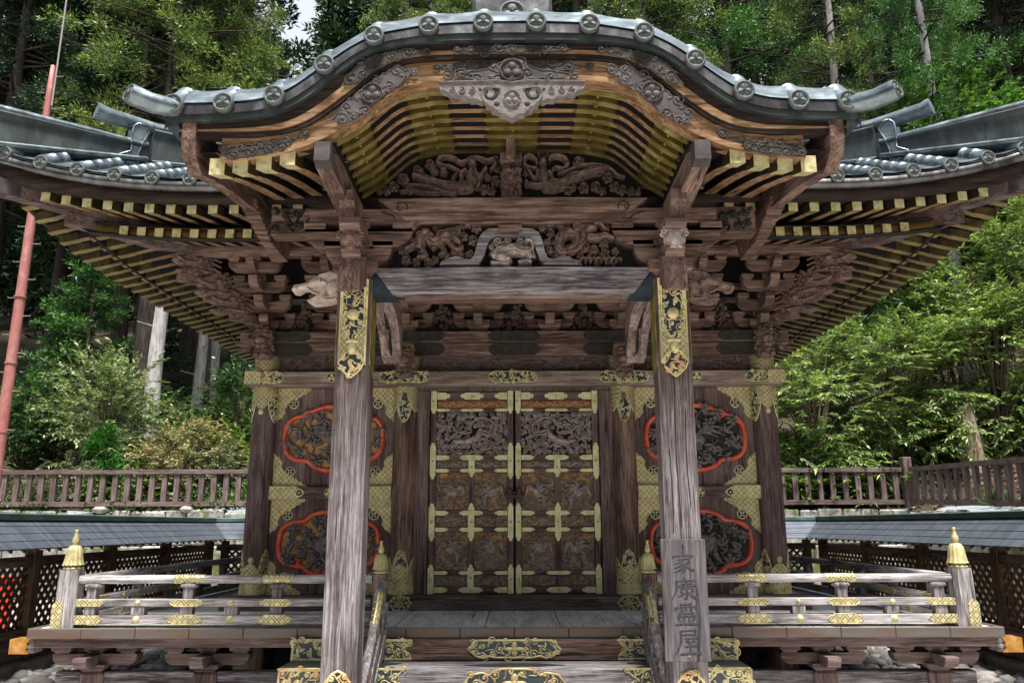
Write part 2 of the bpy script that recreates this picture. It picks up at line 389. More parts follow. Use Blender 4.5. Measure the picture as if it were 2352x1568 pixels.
t = NT('tarnished_dark_fitting'); M['tarnish'] = t.fin(t.ramp(t.noise(t.P((20, 20, 20)), 1, 5), [(0.35, (0.013, 0.011, 0.010)), (0.7, (0.042, 0.036, 0.030))]), 0.7, 0.1)
t = NT('purple_bronze_fitting'); n = t.noise(t.P((11, 11, 11)), 1, 5, 0.6, 0.5); t.bump(n, 0.25, 0.01)
M['bronze'] = t.fin(t.ramp(n, [(0.35, (0.030, 0.025, 0.026)), (0.7, (0.080, 0.067, 0.068))]), 0.68, 0.1)
t = NT('grey_pendant_wood'); n = t.noise(t.P((16, 40, 40)), 1, 5, 0.65); t.bump(n, 0.3, 0.008); M['pendant'] = t.fin(t.ramp(n, [(0.34, (0.085, 0.072, 0.070)), (0.68, (0.22, 0.192, 0.188))]), 0.8)
def carve(name, d, l):
    t = NT(name); n = t.noise(t.P((24, 24, 24)), 1, 5, 0.65); g = t.noise(t.P((70, 70, 70)), 1, 3)
    t.bump(g, 0.3, 0.006); return t.fin(t.ramp(n, [(0.34, d), (0.68, l)]), 0.8, 0, 0.25)
M['carve_grey'] = carve('carved_grey_wood', (0.15, 0.118, 0.105), (0.45, 0.375, 0.35))
M['carve_brown'] = carve('carved_brown_wood', (0.060, 0.036, 0.029), (0.235, 0.158, 0.132))
M['carve_dark'] = carve('carved_black_wood', (0.075, 0.066, 0.066), (0.24, 0.215, 0.21))
M['carve_tan'] = carve('carved_tan_wood', (0.33, 0.17, 0.07), (0.56, 0.34, 0.16))
M['carve_pale'] = carve('carved_pale_wood', (0.30, 0.23, 0.20), (0.52, 0.43, 0.385))
t = NT('ochre_ground'); M['ochre'] = t.fin(t.ramp(t.noise(t.P((8, 8, 8)), 1, 4), [(0.3, (0.20, 0.10, 0.03)), (0.7, (0.52, 0.30, 0.11))]), 0.6)
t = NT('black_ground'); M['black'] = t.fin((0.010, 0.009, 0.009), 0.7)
t = NT('vermilion_lacquer'); n = t.noise(t.P((7, 7, 7)), 1, 5, 0.6); t.bump(t.noise(t.P((60, 60, 60)), 1, 3), 0.1, 0.003)
M['vermilion'] = t.fin(t.ramp(n, [(0.32, (0.38, 0.045, 0.020)), (0.5, (0.56, 0.085, 0.038)), (0.7, (0.60, 0.18, 0.10))]), 0.42, 0, 0.4)
t = NT('pole_paint'); n = t.noise(t.P((6, 6, 3)), 1, 6, 0.7)
M['pole'] = t.fin(t.ramp(n, [(0.3, (0.28, 0.085, 0.075)), (0.55, (0.35, 0.14, 0.125)), (0.72, (0.42, 0.27, 0.25))]), 0.6)
t = NT('iron'); M['iron'] = t.fin(t.ramp(t.noise(t.P((30, 30, 30)), 1, 4), [(0.3, (0.04, 0.022, 0.02)), (0.7, (0.10, 0.06, 0.055))]), 0.6, 0.5)
t = NT('writing_ink'); M['writing'] = t.fin(t.ramp(t.noise(t.P((90, 90, 14)), 1, 4), [(0.35, (0.012, 0.013, 0.018)), (0.75, (0.06, 0.06, 0.075))]), 0.75)
t = NT('grey_metal'); M['steel'] = t.fin((0.30, 0.26, 0.255), 0.5, 0.4)
t = NT('red_board'); M['redboard'] = t.fin(t.ramp(t.noise(t.P((5, 5, 5)), 1, 4), [(0.3, (0.50, 0.030, 0.020)), (0.7, (0.68, 0.055, 0.035))]), 0.5)
t = NT('sheet_roofing'); n = t.noise(t.P((1.2, 26, 1.2), (0, 0, 0.5)), 1, 4, 0.6); n2 = t.noise(t.P((5, 5, 5)), 1, 3)
M['sheet'] = t.fin(t.ramp(t.math('ADD', t.math('MULTIPLY', n, 0.7), t.math('MULTIPLY', n2, 0.3)), [(0.3, (0.036, 0.044, 0.058)), (0.5, (0.072, 0.086, 0.110)), (0.72, (0.15, 0.17, 0.20))]), 0.5, 0.25, 0.4)
t = NT('verdigris_ridge'); n = t.noise(t.P((3, 3, 9)), 1, 4); M['ridge_green'] = t.fin(t.ramp(n, [(0.3, (0.045, 0.085, 0.080)), (0.7, (0.12, 0.20, 0.185))]), 0.55, 0.3)
def stone(name, a, b, c, moss=0.0, sc=6):
    t = NT(name); n = t.noise(t.P((sc, sc, sc)), 1, 6, 0.7); n2 = t.noise(t.P((sc * 0.35,) * 3), 1, 4)
    k = t.ramp(n, [(0.32, a), (0.5, b), (0.7, c)])
    if moss: k = t.mix(t.ramp(n2, [(0.5, 0.0), (0.6, moss)]), k, (0.085, 0.10, 0.022))
    t.bump(n, 0.6, 0.03); return t.fin(k, 0.85, 0, 0.25)
M['stone'] = stone('pale_wall_stone', (0.07, 0.065, 0.055), (0.26, 0.25, 0.235), (0.46, 0.45, 0.435), 0.9)
M['boulder'] = stone('footing_stone', (0.20, 0.19, 0.17), (0.38, 0.37, 0.35), (0.56, 0.55, 0.53), 0.4, 9)
M['foot'] = stone('kerb_stone', (0.10, 0.095, 0.085), (0.19, 0.18, 0.165), (0.30, 0.285, 0.26), 0.3)
t = NT('river_pebbles'); ri = t.n('ShaderNodeNewGeometry').outputs['Random Per Island']; n = t.noise(t.P((30, 30, 30)), 1, 4)
k = t.ramp(ri, [(0.0, (0.10, 0.105, 0.11)), (0.35, (0.18, 0.185, 0.185)), (0.6, (0.24, 0.21, 0.185)), (0.85, (0.34, 0.33, 0.31)), (1.0, (0.16, 0.13, 0.11))])
M['pebble'] = t.fin(t.mix(0.35, k, t.ramp(n, [(0.3, 0.15), (0.7, 0.55)]), 'MULTIPLY'), 0.8)
t = NT('court_ground'); n = t.noise(t.P((3, 3, 3)), 1, 8, 0.75); t.bump(n, 0.5, 0.03)
M['ground'] = t.fin(t.ramp(n, [(0.3, (0.16, 0.155, 0.14)), (0.7, (0.34, 0.325, 0.30))]), 0.9)
t = NT('white_gravel'); n = t.noise(t.P((40, 40, 40)), 1, 5, 0.7); t.bump(n, 0.5, 0.02); M['gravel'] = t.fin(t.ramp(n, [(0.3, (0.40, 0.385, 0.36)), (0.7, (0.64, 0.62, 0.585))]), 0.9)
t = NT('forest_floor'); n = t.noise(t.P((1.2, 1.2, 1.2)), 1, 8, 0.75); t.bump(n, 0.8, 0.1)
M['hill'] = t.fin(t.ramp(n, [(0.3, (0.020, 0.020, 0.012)), (0.55, (0.055, 0.042, 0.026)), (0.75, (0.050, 0.068, 0.025))]), 0.95)
def leafmat(name, stops, big=0.8, rough=0.5, spec=0.3, trans=0.25):
    t = NT(name); ri = t.n('ShaderNodeNewGeometry').outputs['Random Per Island']
    n = t.noise(t.P((big, big, big)), 1, 3, 0.6)
    f = t.math('ADD', t.math('MULTIPLY', ri, 0.5), t.math('MULTIPLY', n, 0.5))
    k = t.ramp(f, [(0.2 + 0.6 * p, c) for p, c in stops]); t.fin(k, rough, 0, spec)
    tr = t.n('ShaderNodeBsdfTranslucent'); t.l(t.mix(1.0, k, (1.0, 1.0, 0.5), 'MULTIPLY'), tr.inputs[0])
    mx = t.n('ShaderNodeMixShader'); mx.inputs[0].default_value = trans
    t.l(t.b.outputs[0], mx.inputs[1]); t.l(tr.outputs[0], mx.inputs[2]); t.l(mx.outputs[0], t.out.inputs[0])
    return t.m
M['cedar'] = leafmat('cedar_foliage', [(0, (0.016, 0.050, 0.014)), (0.35, (0.060, 0.125, 0.030)), (0.7, (0.19, 0.265, 0.065)), (1, (0.34, 0.38, 0.12))])
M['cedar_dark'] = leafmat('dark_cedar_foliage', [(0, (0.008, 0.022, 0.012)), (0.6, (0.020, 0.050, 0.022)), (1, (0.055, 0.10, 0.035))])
M['cedar_green'] = leafmat('fresh_green_cedar_foliage', [(0, (0.016, 0.065, 0.016)), (0.5, (0.055, 0.16, 0.036)), (1, (0.15, 0.29, 0.08))])
M['broad'] = leafmat('broadleaf_foliage', [(0, (0.022, 0.075, 0.014)), (0.5, (0.075, 0.19, 0.034)), (1, (0.21, 0.36, 0.08))])
M['willow'] = leafmat('narrow_leaf_foliage', [(0, (0.022, 0.062, 0.016)), (0.35, (0.105, 0.20, 0.055)), (0.72, (0.28, 0.39, 0.125)), (1, (0.44, 0.50, 0.22))], 0.6, 0.42, 0.45)
M['pale'] = leafmat('pale_shrub_foliage', [(0, (0.055, 0.10, 0.042)), (0.5, (0.17, 0.245, 0.105)), (1, (0.42, 0.49, 0.27))], 0.8, 0.45, 0.4)
M['camellia'] = leafmat('dark_glossy_foliage', [(0, (0.012, 0.045, 0.020)), (0.6, (0.035, 0.105, 0.034)), (1, (0.11, 0.23, 0.07))], 1.2, 0.35, 0.5)
M['pine'] = leafmat('bright_pine_foliage', [(0, (0.020, 0.090, 0.015)), (0.6, (0.050, 0.19, 0.030)), (1, (0.12, 0.29, 0.06))])
M['tip'] = leafmat('tan_tipped_foliage', [(0, (0.07, 0.10, 0.04)), (0.45, (0.19, 0.22, 0.095)), (0.75, (0.42, 0.36, 0.20)), (1, (0.58, 0.42, 0.28))])
M['fern'] = leafmat('yellow_green_fern', [(0, (0.04, 0.09, 0.018)), (0.5, (0.10, 0.19, 0.035)), (1, (0.24, 0.33, 0.07))])
M['silver'] = leafmat('grey_green_brush', [(0, (0.08, 0.10, 0.06)), (0.5, (0.19, 0.215, 0.14)), (1, (0.36, 0.38, 0.27))])
M['litter'] = leafmat('dry_leaf_litter', [(0, (0.06, 0.035, 0.02)), (0.6, (0.14, 0.08, 0.045)), (1, (0.24, 0.15, 0.09))], 1.0, 0.8, 0.2, 0.05)
M['weed'] = leafmat('low_green_weeds', [(0, (0.035, 0.075, 0.022)), (0.5, (0.095, 0.175, 0.045)), (1, (0.24, 0.33, 0.11))])
def bark(name, a, b, c):
    t = NT(name); n = t.noise(t.P((16, 16, 2.2)), 1, 6, 0.7, 0.5); n2 = t.noise(t.P((3, 3, 1.5)), 1, 4); t.bump(n, 0.9, 0.05)
    return t.fin(t.ramp(t.math('ADD', t.math('MULTIPLY', n, 0.65), t.math('MULTIPLY', n2, 0.35)), [(0.34, a), (0.5, b), (0.66, c)]), 0.9, 0, 0.15)
M['bark_dead'] = bark('bleached_bark', (0.17, 0.155, 0.15), (0.42, 0.40, 0.40), (0.62, 0.60, 0.60))
M['bark'] = bark('cedar_bark', (0.022, 0.016, 0.014), (0.060, 0.047, 0.041), (0.125, 0.105, 0.095))
M['bark_grey'] = bark('lichen_grey_bark', (0.12, 0.105, 0.10), (0.27, 0.25, 0.245), (0.46, 0.44, 0.435))
M['bark_pale'] = bark('pale_stump_wood', (0.22, 0.13, 0.08), (0.50, 0.40, 0.30), (0.66, 0.60, 0.52))
M['twig'] = bark('twig_bark', (0.07, 0.05, 0.035), (0.17, 0.13, 0.095), (0.26, 0.21, 0.16))
# ------------------------------------------------------------ the setting: ground, hill, walls, fences
def obox(mb, A, B, w, z0, z1, mi=None):
    "upright beam from A to B (x, y), w wide, between z0 and z1 at each end (pairs allowed)"
    ax, ay = A; bx, by = B; L = math.hypot(bx - ax, by - ay); nx, ny = -(by - ay) / L * w / 2, (bx - ax) / L * w / 2
    z0a, z0b = z0 if isinstance(z0, tuple) else (z0, z0); z1a, z1b = z1 if isinstance(z1, tuple) else (z1, z1)
    v = [(ax + nx, ay + ny, z0a), (bx + nx, by + ny, z0b), (bx - nx, by - ny, z0b), (ax - nx, ay - ny, z0a),
         (ax + nx, ay + ny, z1a), (bx + nx, by + ny, z1b), (bx - nx, by - ny, z1b), (ax - nx, ay - ny, z1a)]
    mb.add(v, [(0, 1, 2, 3), (7, 6, 5, 4), (0, 4, 5, 1), (1, 5, 6, 2), (2, 6, 7, 3), (3, 7, 4, 0)], mi)
mb = MB(); g = 24
mb.add([(-300, -300, 0), (300, -300, 0), (300, 300, 0), (-300, 300, 0)], [(0, 1, 2, 3)])
tag(mb.build('ground', M['ground'], origin=(0, 0, 0)), kind='structure')
mb = MB(); mb.add([(-13, -13, 0.004), (13, -13, 0.004), (13, 7.3, 0.004), (-13, 7.3, 0.004)], [(0, 1, 2, 3)])
tag(mb.build('bounce_gravel', M['gravel'], origin=(0, 0, 0)), kind='structure')  # unseen pale sheet, added to bounce sunlight up under the eaves
WALL_R = [(9.25, 19.15), (8.65, 12.0), (8.3, 6.0)]
def hill_z(x, y):
    a = 0.43 * max(0.0, y - 19.6); b = 0.42 * max(0.0, x - 9.3) if x > 0 else 0.0
    z = 2.0 + max(a, b, 0.75 * (a + b)) + 0.25 * noise.noise((x * 0.25, y * 0.25, 0)) + 0.1 * noise.noise((x, y, 3))
    return min(z, 22 + 0.1 * z)
mb = MB()
def grid(mb, xs, ys):
    b = [(x, y, hill_z(x, y)) for y in ys for x in xs]; n = len(xs)
    mb.add(b, [(j * n + i, j * n + i + 1, (j + 1) * n + i + 1, (j + 1) * n + i) for j in range(len(ys) - 1) for i in range(n - 1)], sm=True)
grid(mb, [i * 0.9 for i in range(-70, 71)], [19.45 + 0.9 * j for j in range(60)])
grid(mb, [9.4 + 0.9 * i for i in range(60)], [-2 + 0.9 * j for j in range(25)])
tag(mb.build('hillside', M['hill'], origin=(0, 19, 0)), kind='structure')

def stone_wall(pts, label, seed, top=2.0):
    rnd = random.Random(seed); mb = MB()
    for (A, B) in zip(pts, pts[1:]):
        L = math.hypot(B[0] - A[0], B[1] - A[1]); ux, uy = (B[0] - A[0]) / L, (B[1] - A[1]) / L
        obox(mb, (A[0] + uy * 0.0, A[1] + 0.30), (B[0], B[1] + 0.30), 0.3, 0, top - 0.12)
        z = 0.0
        for row in range(5):
            h = top / 5; s = -rnd.random() * 0.4
            while s < L:
                w = rnd.uniform(0.35, 0.9); a, b = max(s, 0), min(s + w - 0.02, L)
                if b - a > 0.06:
                    dz = rnd.uniform(-0.05, 0.04) if row == 4 else 0
                    o = rnd.uniform(-0.03, 0.03)
                    m2 = MB(); m2.box(a, b, -0.16 + o, 0.16 + o, z + 0.006, z + h - 0.006 + dz, 0.035)
                    mb.add([(A[0] + ux * p[0] - uy * p[1], A[1] + uy * p[0] + ux * p[1], p[2] + 0.012 * noise.noise((p[0] * 3, p[1] * 3 + A[0], p[2] * 3))) for p in m2.v], m2.f)
                s += w
            z += h
    return tag(mb.build('stone_wall', M['stone']), label, 'stone wall')
stone_wall([(-16, 19.2), (-2.0, 19.2)], 'low pale stone retaining wall with moss under the left baluster fence', 1)
stone_wall([(2.0, 19.2), (9.25, 19.2)], 'whitish stone retaining wall below the straight fence right of the shrine', 2)
stone_wall(WALL_R, 'mossy pale stone wall below the slanting fence at the far right', 3, 1.9)
for i, (x, w, lb) in enumerate(((-9.75, 0.20, 'mossy footing stone under the left fence, nearest the picture edge'), (-7.72, 0.17, 'footing stone under the middle of the left baluster fence'),
                     (-5.95, 0.2, 'broad footing stone under the left fence next to the shrine column'))):
    mb = MB(); mb.ball((x, 19.15, 2.03), (w * 1.1, 0.18, 0.10), 12, 7)
    mb.v = [(p[0] + 0.03 * noise.noise((p[0] * 9, p[1] * 9, p[2] * 9)), p[1], p[2] + 0.02 * noise.noise((p[0] * 7, p[1] * 7, 5))) for p in mb.v]
    tag(mb.build('footing_stone', M['boulder']), lb, 'stone', 'footing stones under the left fence')

def baluster_fence(A, B, za, zb, n, label, hh=0.85, w=0.12, endpost=None):
    root = thing('baluster_fence', ((A[0] + B[0]) / 2, (A[1] + B[1]) / 2, (za + zb) / 2), label, 'fence')
    mb = MB(); obox(mb, A, B, 0.14, (za, zb), (za + 0.11, zb + 0.11)); mb.build('bottom_rail', M['fence_x'], root)
    mb = MB(); obox(mb, A, B, 0.15, (za + hh - 0.10, zb + hh - 0.10), (za + hh, zb + hh)); mb.build('top_rail', M['fence_x'], root)
    first = None
    for i in range(n):
        t = (i + 0.5) / n; x, y, z = A[0] + (B[0] - A[0]) * t, A[1] + (B[1] - A[1]) * t, za + (zb - za) * t
        if first is None:
            mb = MB(); L = math.hypot(B[0] - A[0], B[1] - A[1]); u = ((B[0] - A[0]) / L * w / 2, (B[1] - A[1]) / L * w / 2)
            obox(mb, (x - u[0], y - u[1]), (x + u[0], y + u[1]), 0.075, z + 0.105, z + hh - 0.095); first = mb.build('baluster', M['fence_z'], root); p0 = (x, y, z)
        else: dup(first, (x - p0[0], y - p0[1], z - p0[2]), root)
    if endpost:
        mb = MB(); mb.box(endpost[0] - .1, endpost[0] + .1, endpost[1] - .1, endpost[1] + .1, za - 0.05, za + hh + 0.24, 0.015); mb.build('post', M['fence_z'], root)
baluster_fence((-14.6, 19.1), (-2.6, 19.1), 2.10, 2.10, 41, 'long dark baluster fence on the stone wall left of the shrine')
baluster_fence((2.6, 19.1), (9.1, 19.1), 2.10, 2.10, 22, 'short straight baluster fence between the right column and the tall corner post')
baluster_fence((9.28, 18.9), (8.55, 11.0), 2.10, 1.83, 19, 'brown baluster fence slanting towards the viewer at far right', 0.85, 0.15, (9.22, 19.05))

def lattice_fence(side, label):
    X = 5.62 * side; root = thing('lattice_fence', (X, 11, 0), label, 'lattice fence')
    posts = [6.0, 7.8, 9.6, 11.4, 13.2, 15.05]
    for y in posts:
        mb = MB(); mb.box(X - .07, X + .07, y - .07, y + .07, 0.2, 1.38, 0.008); mb.build('post', M['lattice'], root)
    mb = MB(); mb.box(X - .055, X + .055, 5.9, 15.1, 1.20, 1.31); mb.build('top_rail', M['brown_y'], root)
    mb = MB(); mb.box(X - .065, X + .065, 5.9, 15.1, 0.42, 0.52); mb.build('bottom_rail', M['brown_y'], root)
    mb = MB(); mb.box(X - .025, X + .025, 5.9, 15.1, 0.16, 0.42); mb.build('base_board', M['dark_y'], root)
    mb = MB(); rnd = random.Random(5 + side); y = 5.9
    while y < 15.2:
        w = rnd.uniform(0.7, 1.1); mb.box(X - .16, X + .16, y, y + w - 0.012, -0.05, 0.17, 0.02); y += w
    mb.build('kerb_stones', M['foot'], root)
    for a, b in zip(posts, posts[1:]): lattice_panel((X, a + .07), (X, b - .07), root)
    # roof in stepped courses, mitred where it meets the rear fence
    mb = MB(); xr, zr, xe, ze = 5.66, 1.725, 5.27, 1.405; n = 4
    for k in range(n):
        for sgn in (1, -1):
            o0, o1 = k / n, (k + 1) / n + 0.03
            q = []
            for o, dz in ((o0, 0.012), (o1, 0.020)):
                xx = xr - sgn * (xr - xe) * o; zz = zr + (ze - zr) * o + dz
                q.append((xx, zz))
            (x0, z0), (x1, z1) = q
            e0, e1 = 15.30 - (xr - x0), 15.30 - (xr - x1)
            v = [(side * x0, 5.6, z0), (side * x0, e0, z0), (side * x1, e1, z1), (side * x1, 5.6, z1)]
            v += [(p[0], p[1], p[2] - 0.014) for p in v]
            mb.add(v, [(0, 1, 2, 3), (7, 6, 5, 4), (3, 2, 6, 7), (0, 3, 7, 4), (1, 5, 6, 2)])
    rf = mb.build('roof', M['sheet'], root)
    mb = MB(); mb.box(min(side * 5.60, side * 5.72), max(side * 5.60, side * 5.72), 5.6, 15.36, 1.715, 1.795, 0.01); mb.build('ridge_cap', M['ridge_green'], rf)
    er = None
    for i in range(40):
        if er: dup(er, (0, 0.235 * i, 0), rf); continue
        mb = MB(); y = 5.8
        v = [(side * 5.30, y, 1.37), (side * 5.30, y + .05, 1.37), (side * 5.62, y + .05, 1.64), (side * 5.62, y, 1.64)]
        mb.add(v + [(p[0], p[1], p[2] + 0.045) for p in v], [(0, 1, 2, 3), (0, 4, 5, 1), (1, 5, 6, 2), (3, 2, 6, 7), (0, 3, 7, 4)]); er = mb.build('eave_rafter', M['dark_x'], rf)
def lattice_panel(A, B, root, z0=0.52, z1=1.20):
    mb = MB(); L = math.hypot(B[0] - A[0], B[1] - A[1]); ux, uy = (B[0] - A[0]) / L, (B[1] - A[1]) / L
    h = z1 - z0; st = 0.135; w = 0.029; k = -int(h / st) - 1
    def Pt(s, z, d): return (A[0] + ux * s - uy * d, A[1] + uy * s + ux * d, z)
    for sg in (1, -1):
        k = -8
        while k * st < L + h:
            s0 = k * st; a = max(0.0, -s0) if True else 0
            lo, hi = max(0.0, -s0), min(h, L - s0)
            if hi - lo > 0.03:
                zz = [(z0 + lo, z0 + hi) if sg > 0 else (z1 - lo, z1 - hi)][0]
                d0, d1 = (0.0, 0.014) if sg > 0 else (0.014, 0.028)
                p = [(s0 + lo, zz[0] - w), (s0 + hi, zz[1] - w), (s0 + hi, zz[1] + w), (s0 + lo, zz[0] + w)]
                mb.add([Pt(*q, d0) for q in p] + [Pt(*q, d1) for q in p], [(0, 1, 2, 3), (7, 6, 5, 4), (0, 4, 5, 1), (1, 5, 6, 2), (2, 6, 7, 3), (3, 7, 4, 0)])
            k += 1
    mb.build('lattice_panel', M['lattice'], root)
lattice_fence(-1, 'roofed lattice fence with blue grey sheet roof on the left of the courtyard')
lattice_fence(1, 'roofed lattice fence with blue grey sheet roof on the right of the courtyard')
root = thing('lattice_fence', (0, 15.3, 0), 'roofed lattice fence running across behind the shrine', 'lattice fence')
for x in (-5.4, -3.6, -1.8, 0, 1.8, 3.6, 5.4):
    mb = MB(); mb.box(x - .06, x + .06, 15.22, 15.34, 0.2, 1.38); mb.build('post', M['lattice'], root)
for a in range(6): lattice_panel((-5.4 + 1.8 * a + .06, 15.28), (-3.6 + 1.8 * a - .06, 15.28), root)
mb = MB(); mb.box(-5.55, 5.55, 15.23, 15.33, 1.20, 1.31); mb.build('top_rail', M['brown_x'], root)
mb = MB(); mb.box(-5.55, 5.55, 15.22, 15.34, 0.42, 0.52); mb.build('bottom_rail', M['brown_x'], root)
mb = MB(); mb.box(-5.55, 5.55, 15.25, 15.31, 0.0, 0.42); mb.build('base_board', M['dark_x'], root)
mb = MB()
for k in range(4):
    for sgn in (1, -1):
        o0, o1 = k / 4, (k + 1) / 4 + 0.03; q = []
        for o, dz in ((o0, 0.012), (o1, 0.020)): q.append((15.30 - sgn * 0.39 * o, 1.725 - 0.32 * o + dz))
        (y0, z0), (y1, z1) = q; h0, h1 = 5.66 - (15.30 - y0), 5.66 - (15.30 - y1)
        v = [(-h0, y0, z0), (h0, y0, z0), (h1, y1, z1), (-h1, y1, z1)]; v += [(p[0], p[1], p[2] - 0.014) for p in v]
        mb.add(v, [(0, 1, 2, 3), (7, 6, 5, 4), (3, 2, 6, 7), (0, 4, 5, 1)])
rf = mb.build('roof', M['sheet'], root)
mb = MB(); mb.box(-5.60, 5.60, 15.24, 15.36, 1.717, 1.792, 0.01); mb.build('ridge_cap', M['ridge_green'], rf)
# red board seen through the lattice, the red pole
mb = MB(); mb.box(-8.45, -6.62, 10.9, 10.98, 0.0, 0.95, 0.01); mb.box(-8.5, -6.58, 10.88, 11.0, 0.95, 1.01, 0.01)
for x in (-8.0, -7.3): mb.box(x - .04, x + .04, 10.86, 10.9, 0, 0.95)
tag(mb.build('red_board', M['redboard']), 'bright red board seen through the left lattice fence', 'board')
root = thing('signal_pole', (-11.0, 17.0, 0), 'tall faded red pole with step rungs and a thin lightning rod', 'pole')
mb = MB(); mb.lathe([(0.125, 0), (0.115, 4), (0.10, 8.3)], (-11.0, 17.0, 0), 18); mb.lathe([(0.098, 8.2), (0.070, 11.6), (0.048, 12.35), (0.03, 12.36)], (-11.0, 17, 0), 16); mb.build('mast', M['pole'], root)
for z in (2.1, 3.6, 5.1, 6.6): mb = MB(); mb.lathe([(0.13, z), (0.13, z + 0.03)], (-11.0, 17, 0), 18); mb.build('joint_band', M['pole'], root)
mb = MB(); mb.tube([(-10.90, 17, 11.3), (-10.90, 17, 15.9)], [0.024, 0.018], 8); mb.tube([(-10.90, 17, 15.8), (-10.90, 17, 17.0)], [0.022, 0.008], 6); mb.build('lightning_rod', M['steel'], root)
first = None
for i in range(24):
    z = 2.4 + 0.42 * i; s = 1 if i % 2 else -1
    mb = MB(); r = 0.11; mb.tube([(-11.0 + s * r, 17, z), (-11.0 + s * (r + 0.17), 17, z), (-11.0 + s * (r + 0.17), 17, z + 0.03)], 0.012, 5); mb.build('step_rung', M['steel'], root)
# river pebbles round the shrine
def pebbles(regs, rnd):
    tpl = []; S, Rn = 8, 4
    for j in range(Rn + 1):
        a = -math.pi / 2 + math.pi * j / Rn; k = max(math.cos(a), 0.03)
        for i in range(S): tpl.append((k * math.cos(2 * math.pi * i / S), k * math.sin(2 * math.pi * i / S), math.sin(a)))
    tpl = np.array(tpl); fs = []
    for j in range(Rn):
        for i in range(S): fs.append((j * S + i, j * S + (i + 1) % S, (j + 1) * S + (i + 1) % S, (j + 1) * S + i))
    fs = np.array(fs); V = []; Fc = []; n = 0
    for x0, x1, y0, y1, cnt, r0, r1 in regs:
        for _ in range(cnt):
            r = rnd.uniform(r0, r1) * (1.5 if rnd.random() < 0.12 else 1); a = rnd.uniform(0, 6.28); t = rnd.uniform(-0.3, 0.3)
            q = tpl * np.array([r, r * rnd.uniform(0.6, 0.95), r * rnd.uniform(0.4, 0.65)])
            q = q * (1 + 0.22 * np.sin(tpl[:, [1, 2, 0]] * rnd.uniform(1.5, 3) + rnd.uniform(0, 6)))
            q[:, 2] += q[:, 0] * t
            c, s = math.cos(a), math.sin(a); q = np.stack([q[:, 0] * c - q[:, 1] * s, q[:, 0] * s + q[:, 1] * c, q[:, 2]], 1)
            V.append(q + np.array([rnd.uniform(x0, x1), rnd.uniform(y0, y1), r * rnd.uniform(0.1, 0.6)])); Fc.append(fs + n); n += len(tpl)
    V = np.concatenate(V); Fc = np.concatenate(Fc); me = bpy.data.meshes.new('pebbles'); me.from_pydata(V.tolist(), [], Fc.tolist()); me.materials.append(M['pebble'])
    me.polygons.foreach_set('use_smooth', [True] * len(me.polygons)); o = bpy.data.objects.new('pebbles', me); col.objects.link(o); return o
tag(pebbles([(-5.5, -2.9, 8.4, 15.0, 2600, 0.05, 0.095), (2.9, 5.5, 8.0, 15.0, 2600, 0.05, 0.095), (-4.6, 4.6, 7.4, 9.4, 900, 0.05, 0.09)], random.Random(3)), kind='stuff')
mb = MB(); mb.box(-4.55, -4.43, 8.0, 15.0, 0, 0.075); mb.box(4.43, 4.55, 8.0, 15.0, 0, 0.075); tag(mb.build('gutter_kerb', M['deck_edge']), kind='structure')
# ------------------------------------------------------------ the shrine hall: deck, stairs, columns, walls, doors
hall = thing('shrine_hall', (0, 10, 0), 'weathered wooden shrine hall with curved copper roof, gilt fittings and carved double doors', 'shrine')
rnd = random.Random(11)
WY = 8.6                                                # line of the front columns
# deck
mb = MB(); x = -4.0
while x < 3.99:
    w = min(rnd.uniform(0.62, 0.86), 4.0 - x); mb.box(x + 0.004, x + w - 0.004, 7.02, 8.40, 0.772, 0.815 + rnd.uniform(-0.002, 0.002), 0.004); x += w
mb.build('deck_floor', M['deck'], hall)
for s in (-1, 1):
    mb = MB(); y = 8.404
    while y < 14.9:
        w = min(rnd.uniform(0.5, 0.8), 15.0 - y); mb.box(min(s * 2.7, s * 4.0), max(s * 2.7, s * 4.0), y, y + w - 0.006, 0.772, 0.815, 0.004); y += w
    mb.build('side_deck_floor', M['deck'], hall)
def sheets(x0, x1, y0, y1, z0, z1, n, along):
    mb = MB()
    for i in range(n):
        if along == 'x': mb.box(x0 + (x1 - x0) * i / n + 0.001, x0 + (x1 - x0) * (i + 1) / n - 0.001, y0 - 0.002 * (i % 2), y1, z0, z1, 0.005)
        else: mb.box(x0, x1, y0 + (y1 - y0) * i / n + 0.001, y0 + (y1 - y0) * (i + 1) / n - 0.001, z0, z1, 0.005)
    mb.build('deck_edge', M['deck_edge'], hall)
sheets(-4.06, 4.06, 6.985, 7.02, 0.738, 0.820, 18, 'x')
sheets(-4.06, -4.0, 7.022, 15.0, 0.738, 0.820, 12, 'y'); sheets(4.0, 4.06, 7.022, 15.0, 0.738, 0.820, 12, 'y')
mb = MB(); mb.box(-4.03, 4.03, 7.06, 7.30, 0.657, 0.737, 0.008); mb.build('deck_beam', M['dark_x'], hall)
for s in (-1, 1):
    mb = MB(); mb.box(min(s * 3.9, s * 4.02), max(s * 3.9, s * 4.02), 7.302, 14.9, 0.60, 0.735, 0.008); mb.build('deck_beam', M['brown_y'], hall)
    mb = MB(); mb.box(min(s * 4.032, s * 4.11), max(s * 4.032, s * 4.11), 7.07, 7.2, 0.615, 0.72, 0.006)
    b = mb.build('beam_nose', M['grey_x'], hall)
    mb = MB(); a, c = s * 4.11, s * 4.235
    mb.prism([(a - s * 0.045, 0.61), (c, 0.61), (c, 0.727), (a - s * 0.045, 0.727), (a - s * 0.015, 0.69), (a - s * 0.03, 0.668), (a - s * 0.015, 0.645)], 7.055, 7.215, 'y'); mb.build('nose_cap', M['amber'], b)
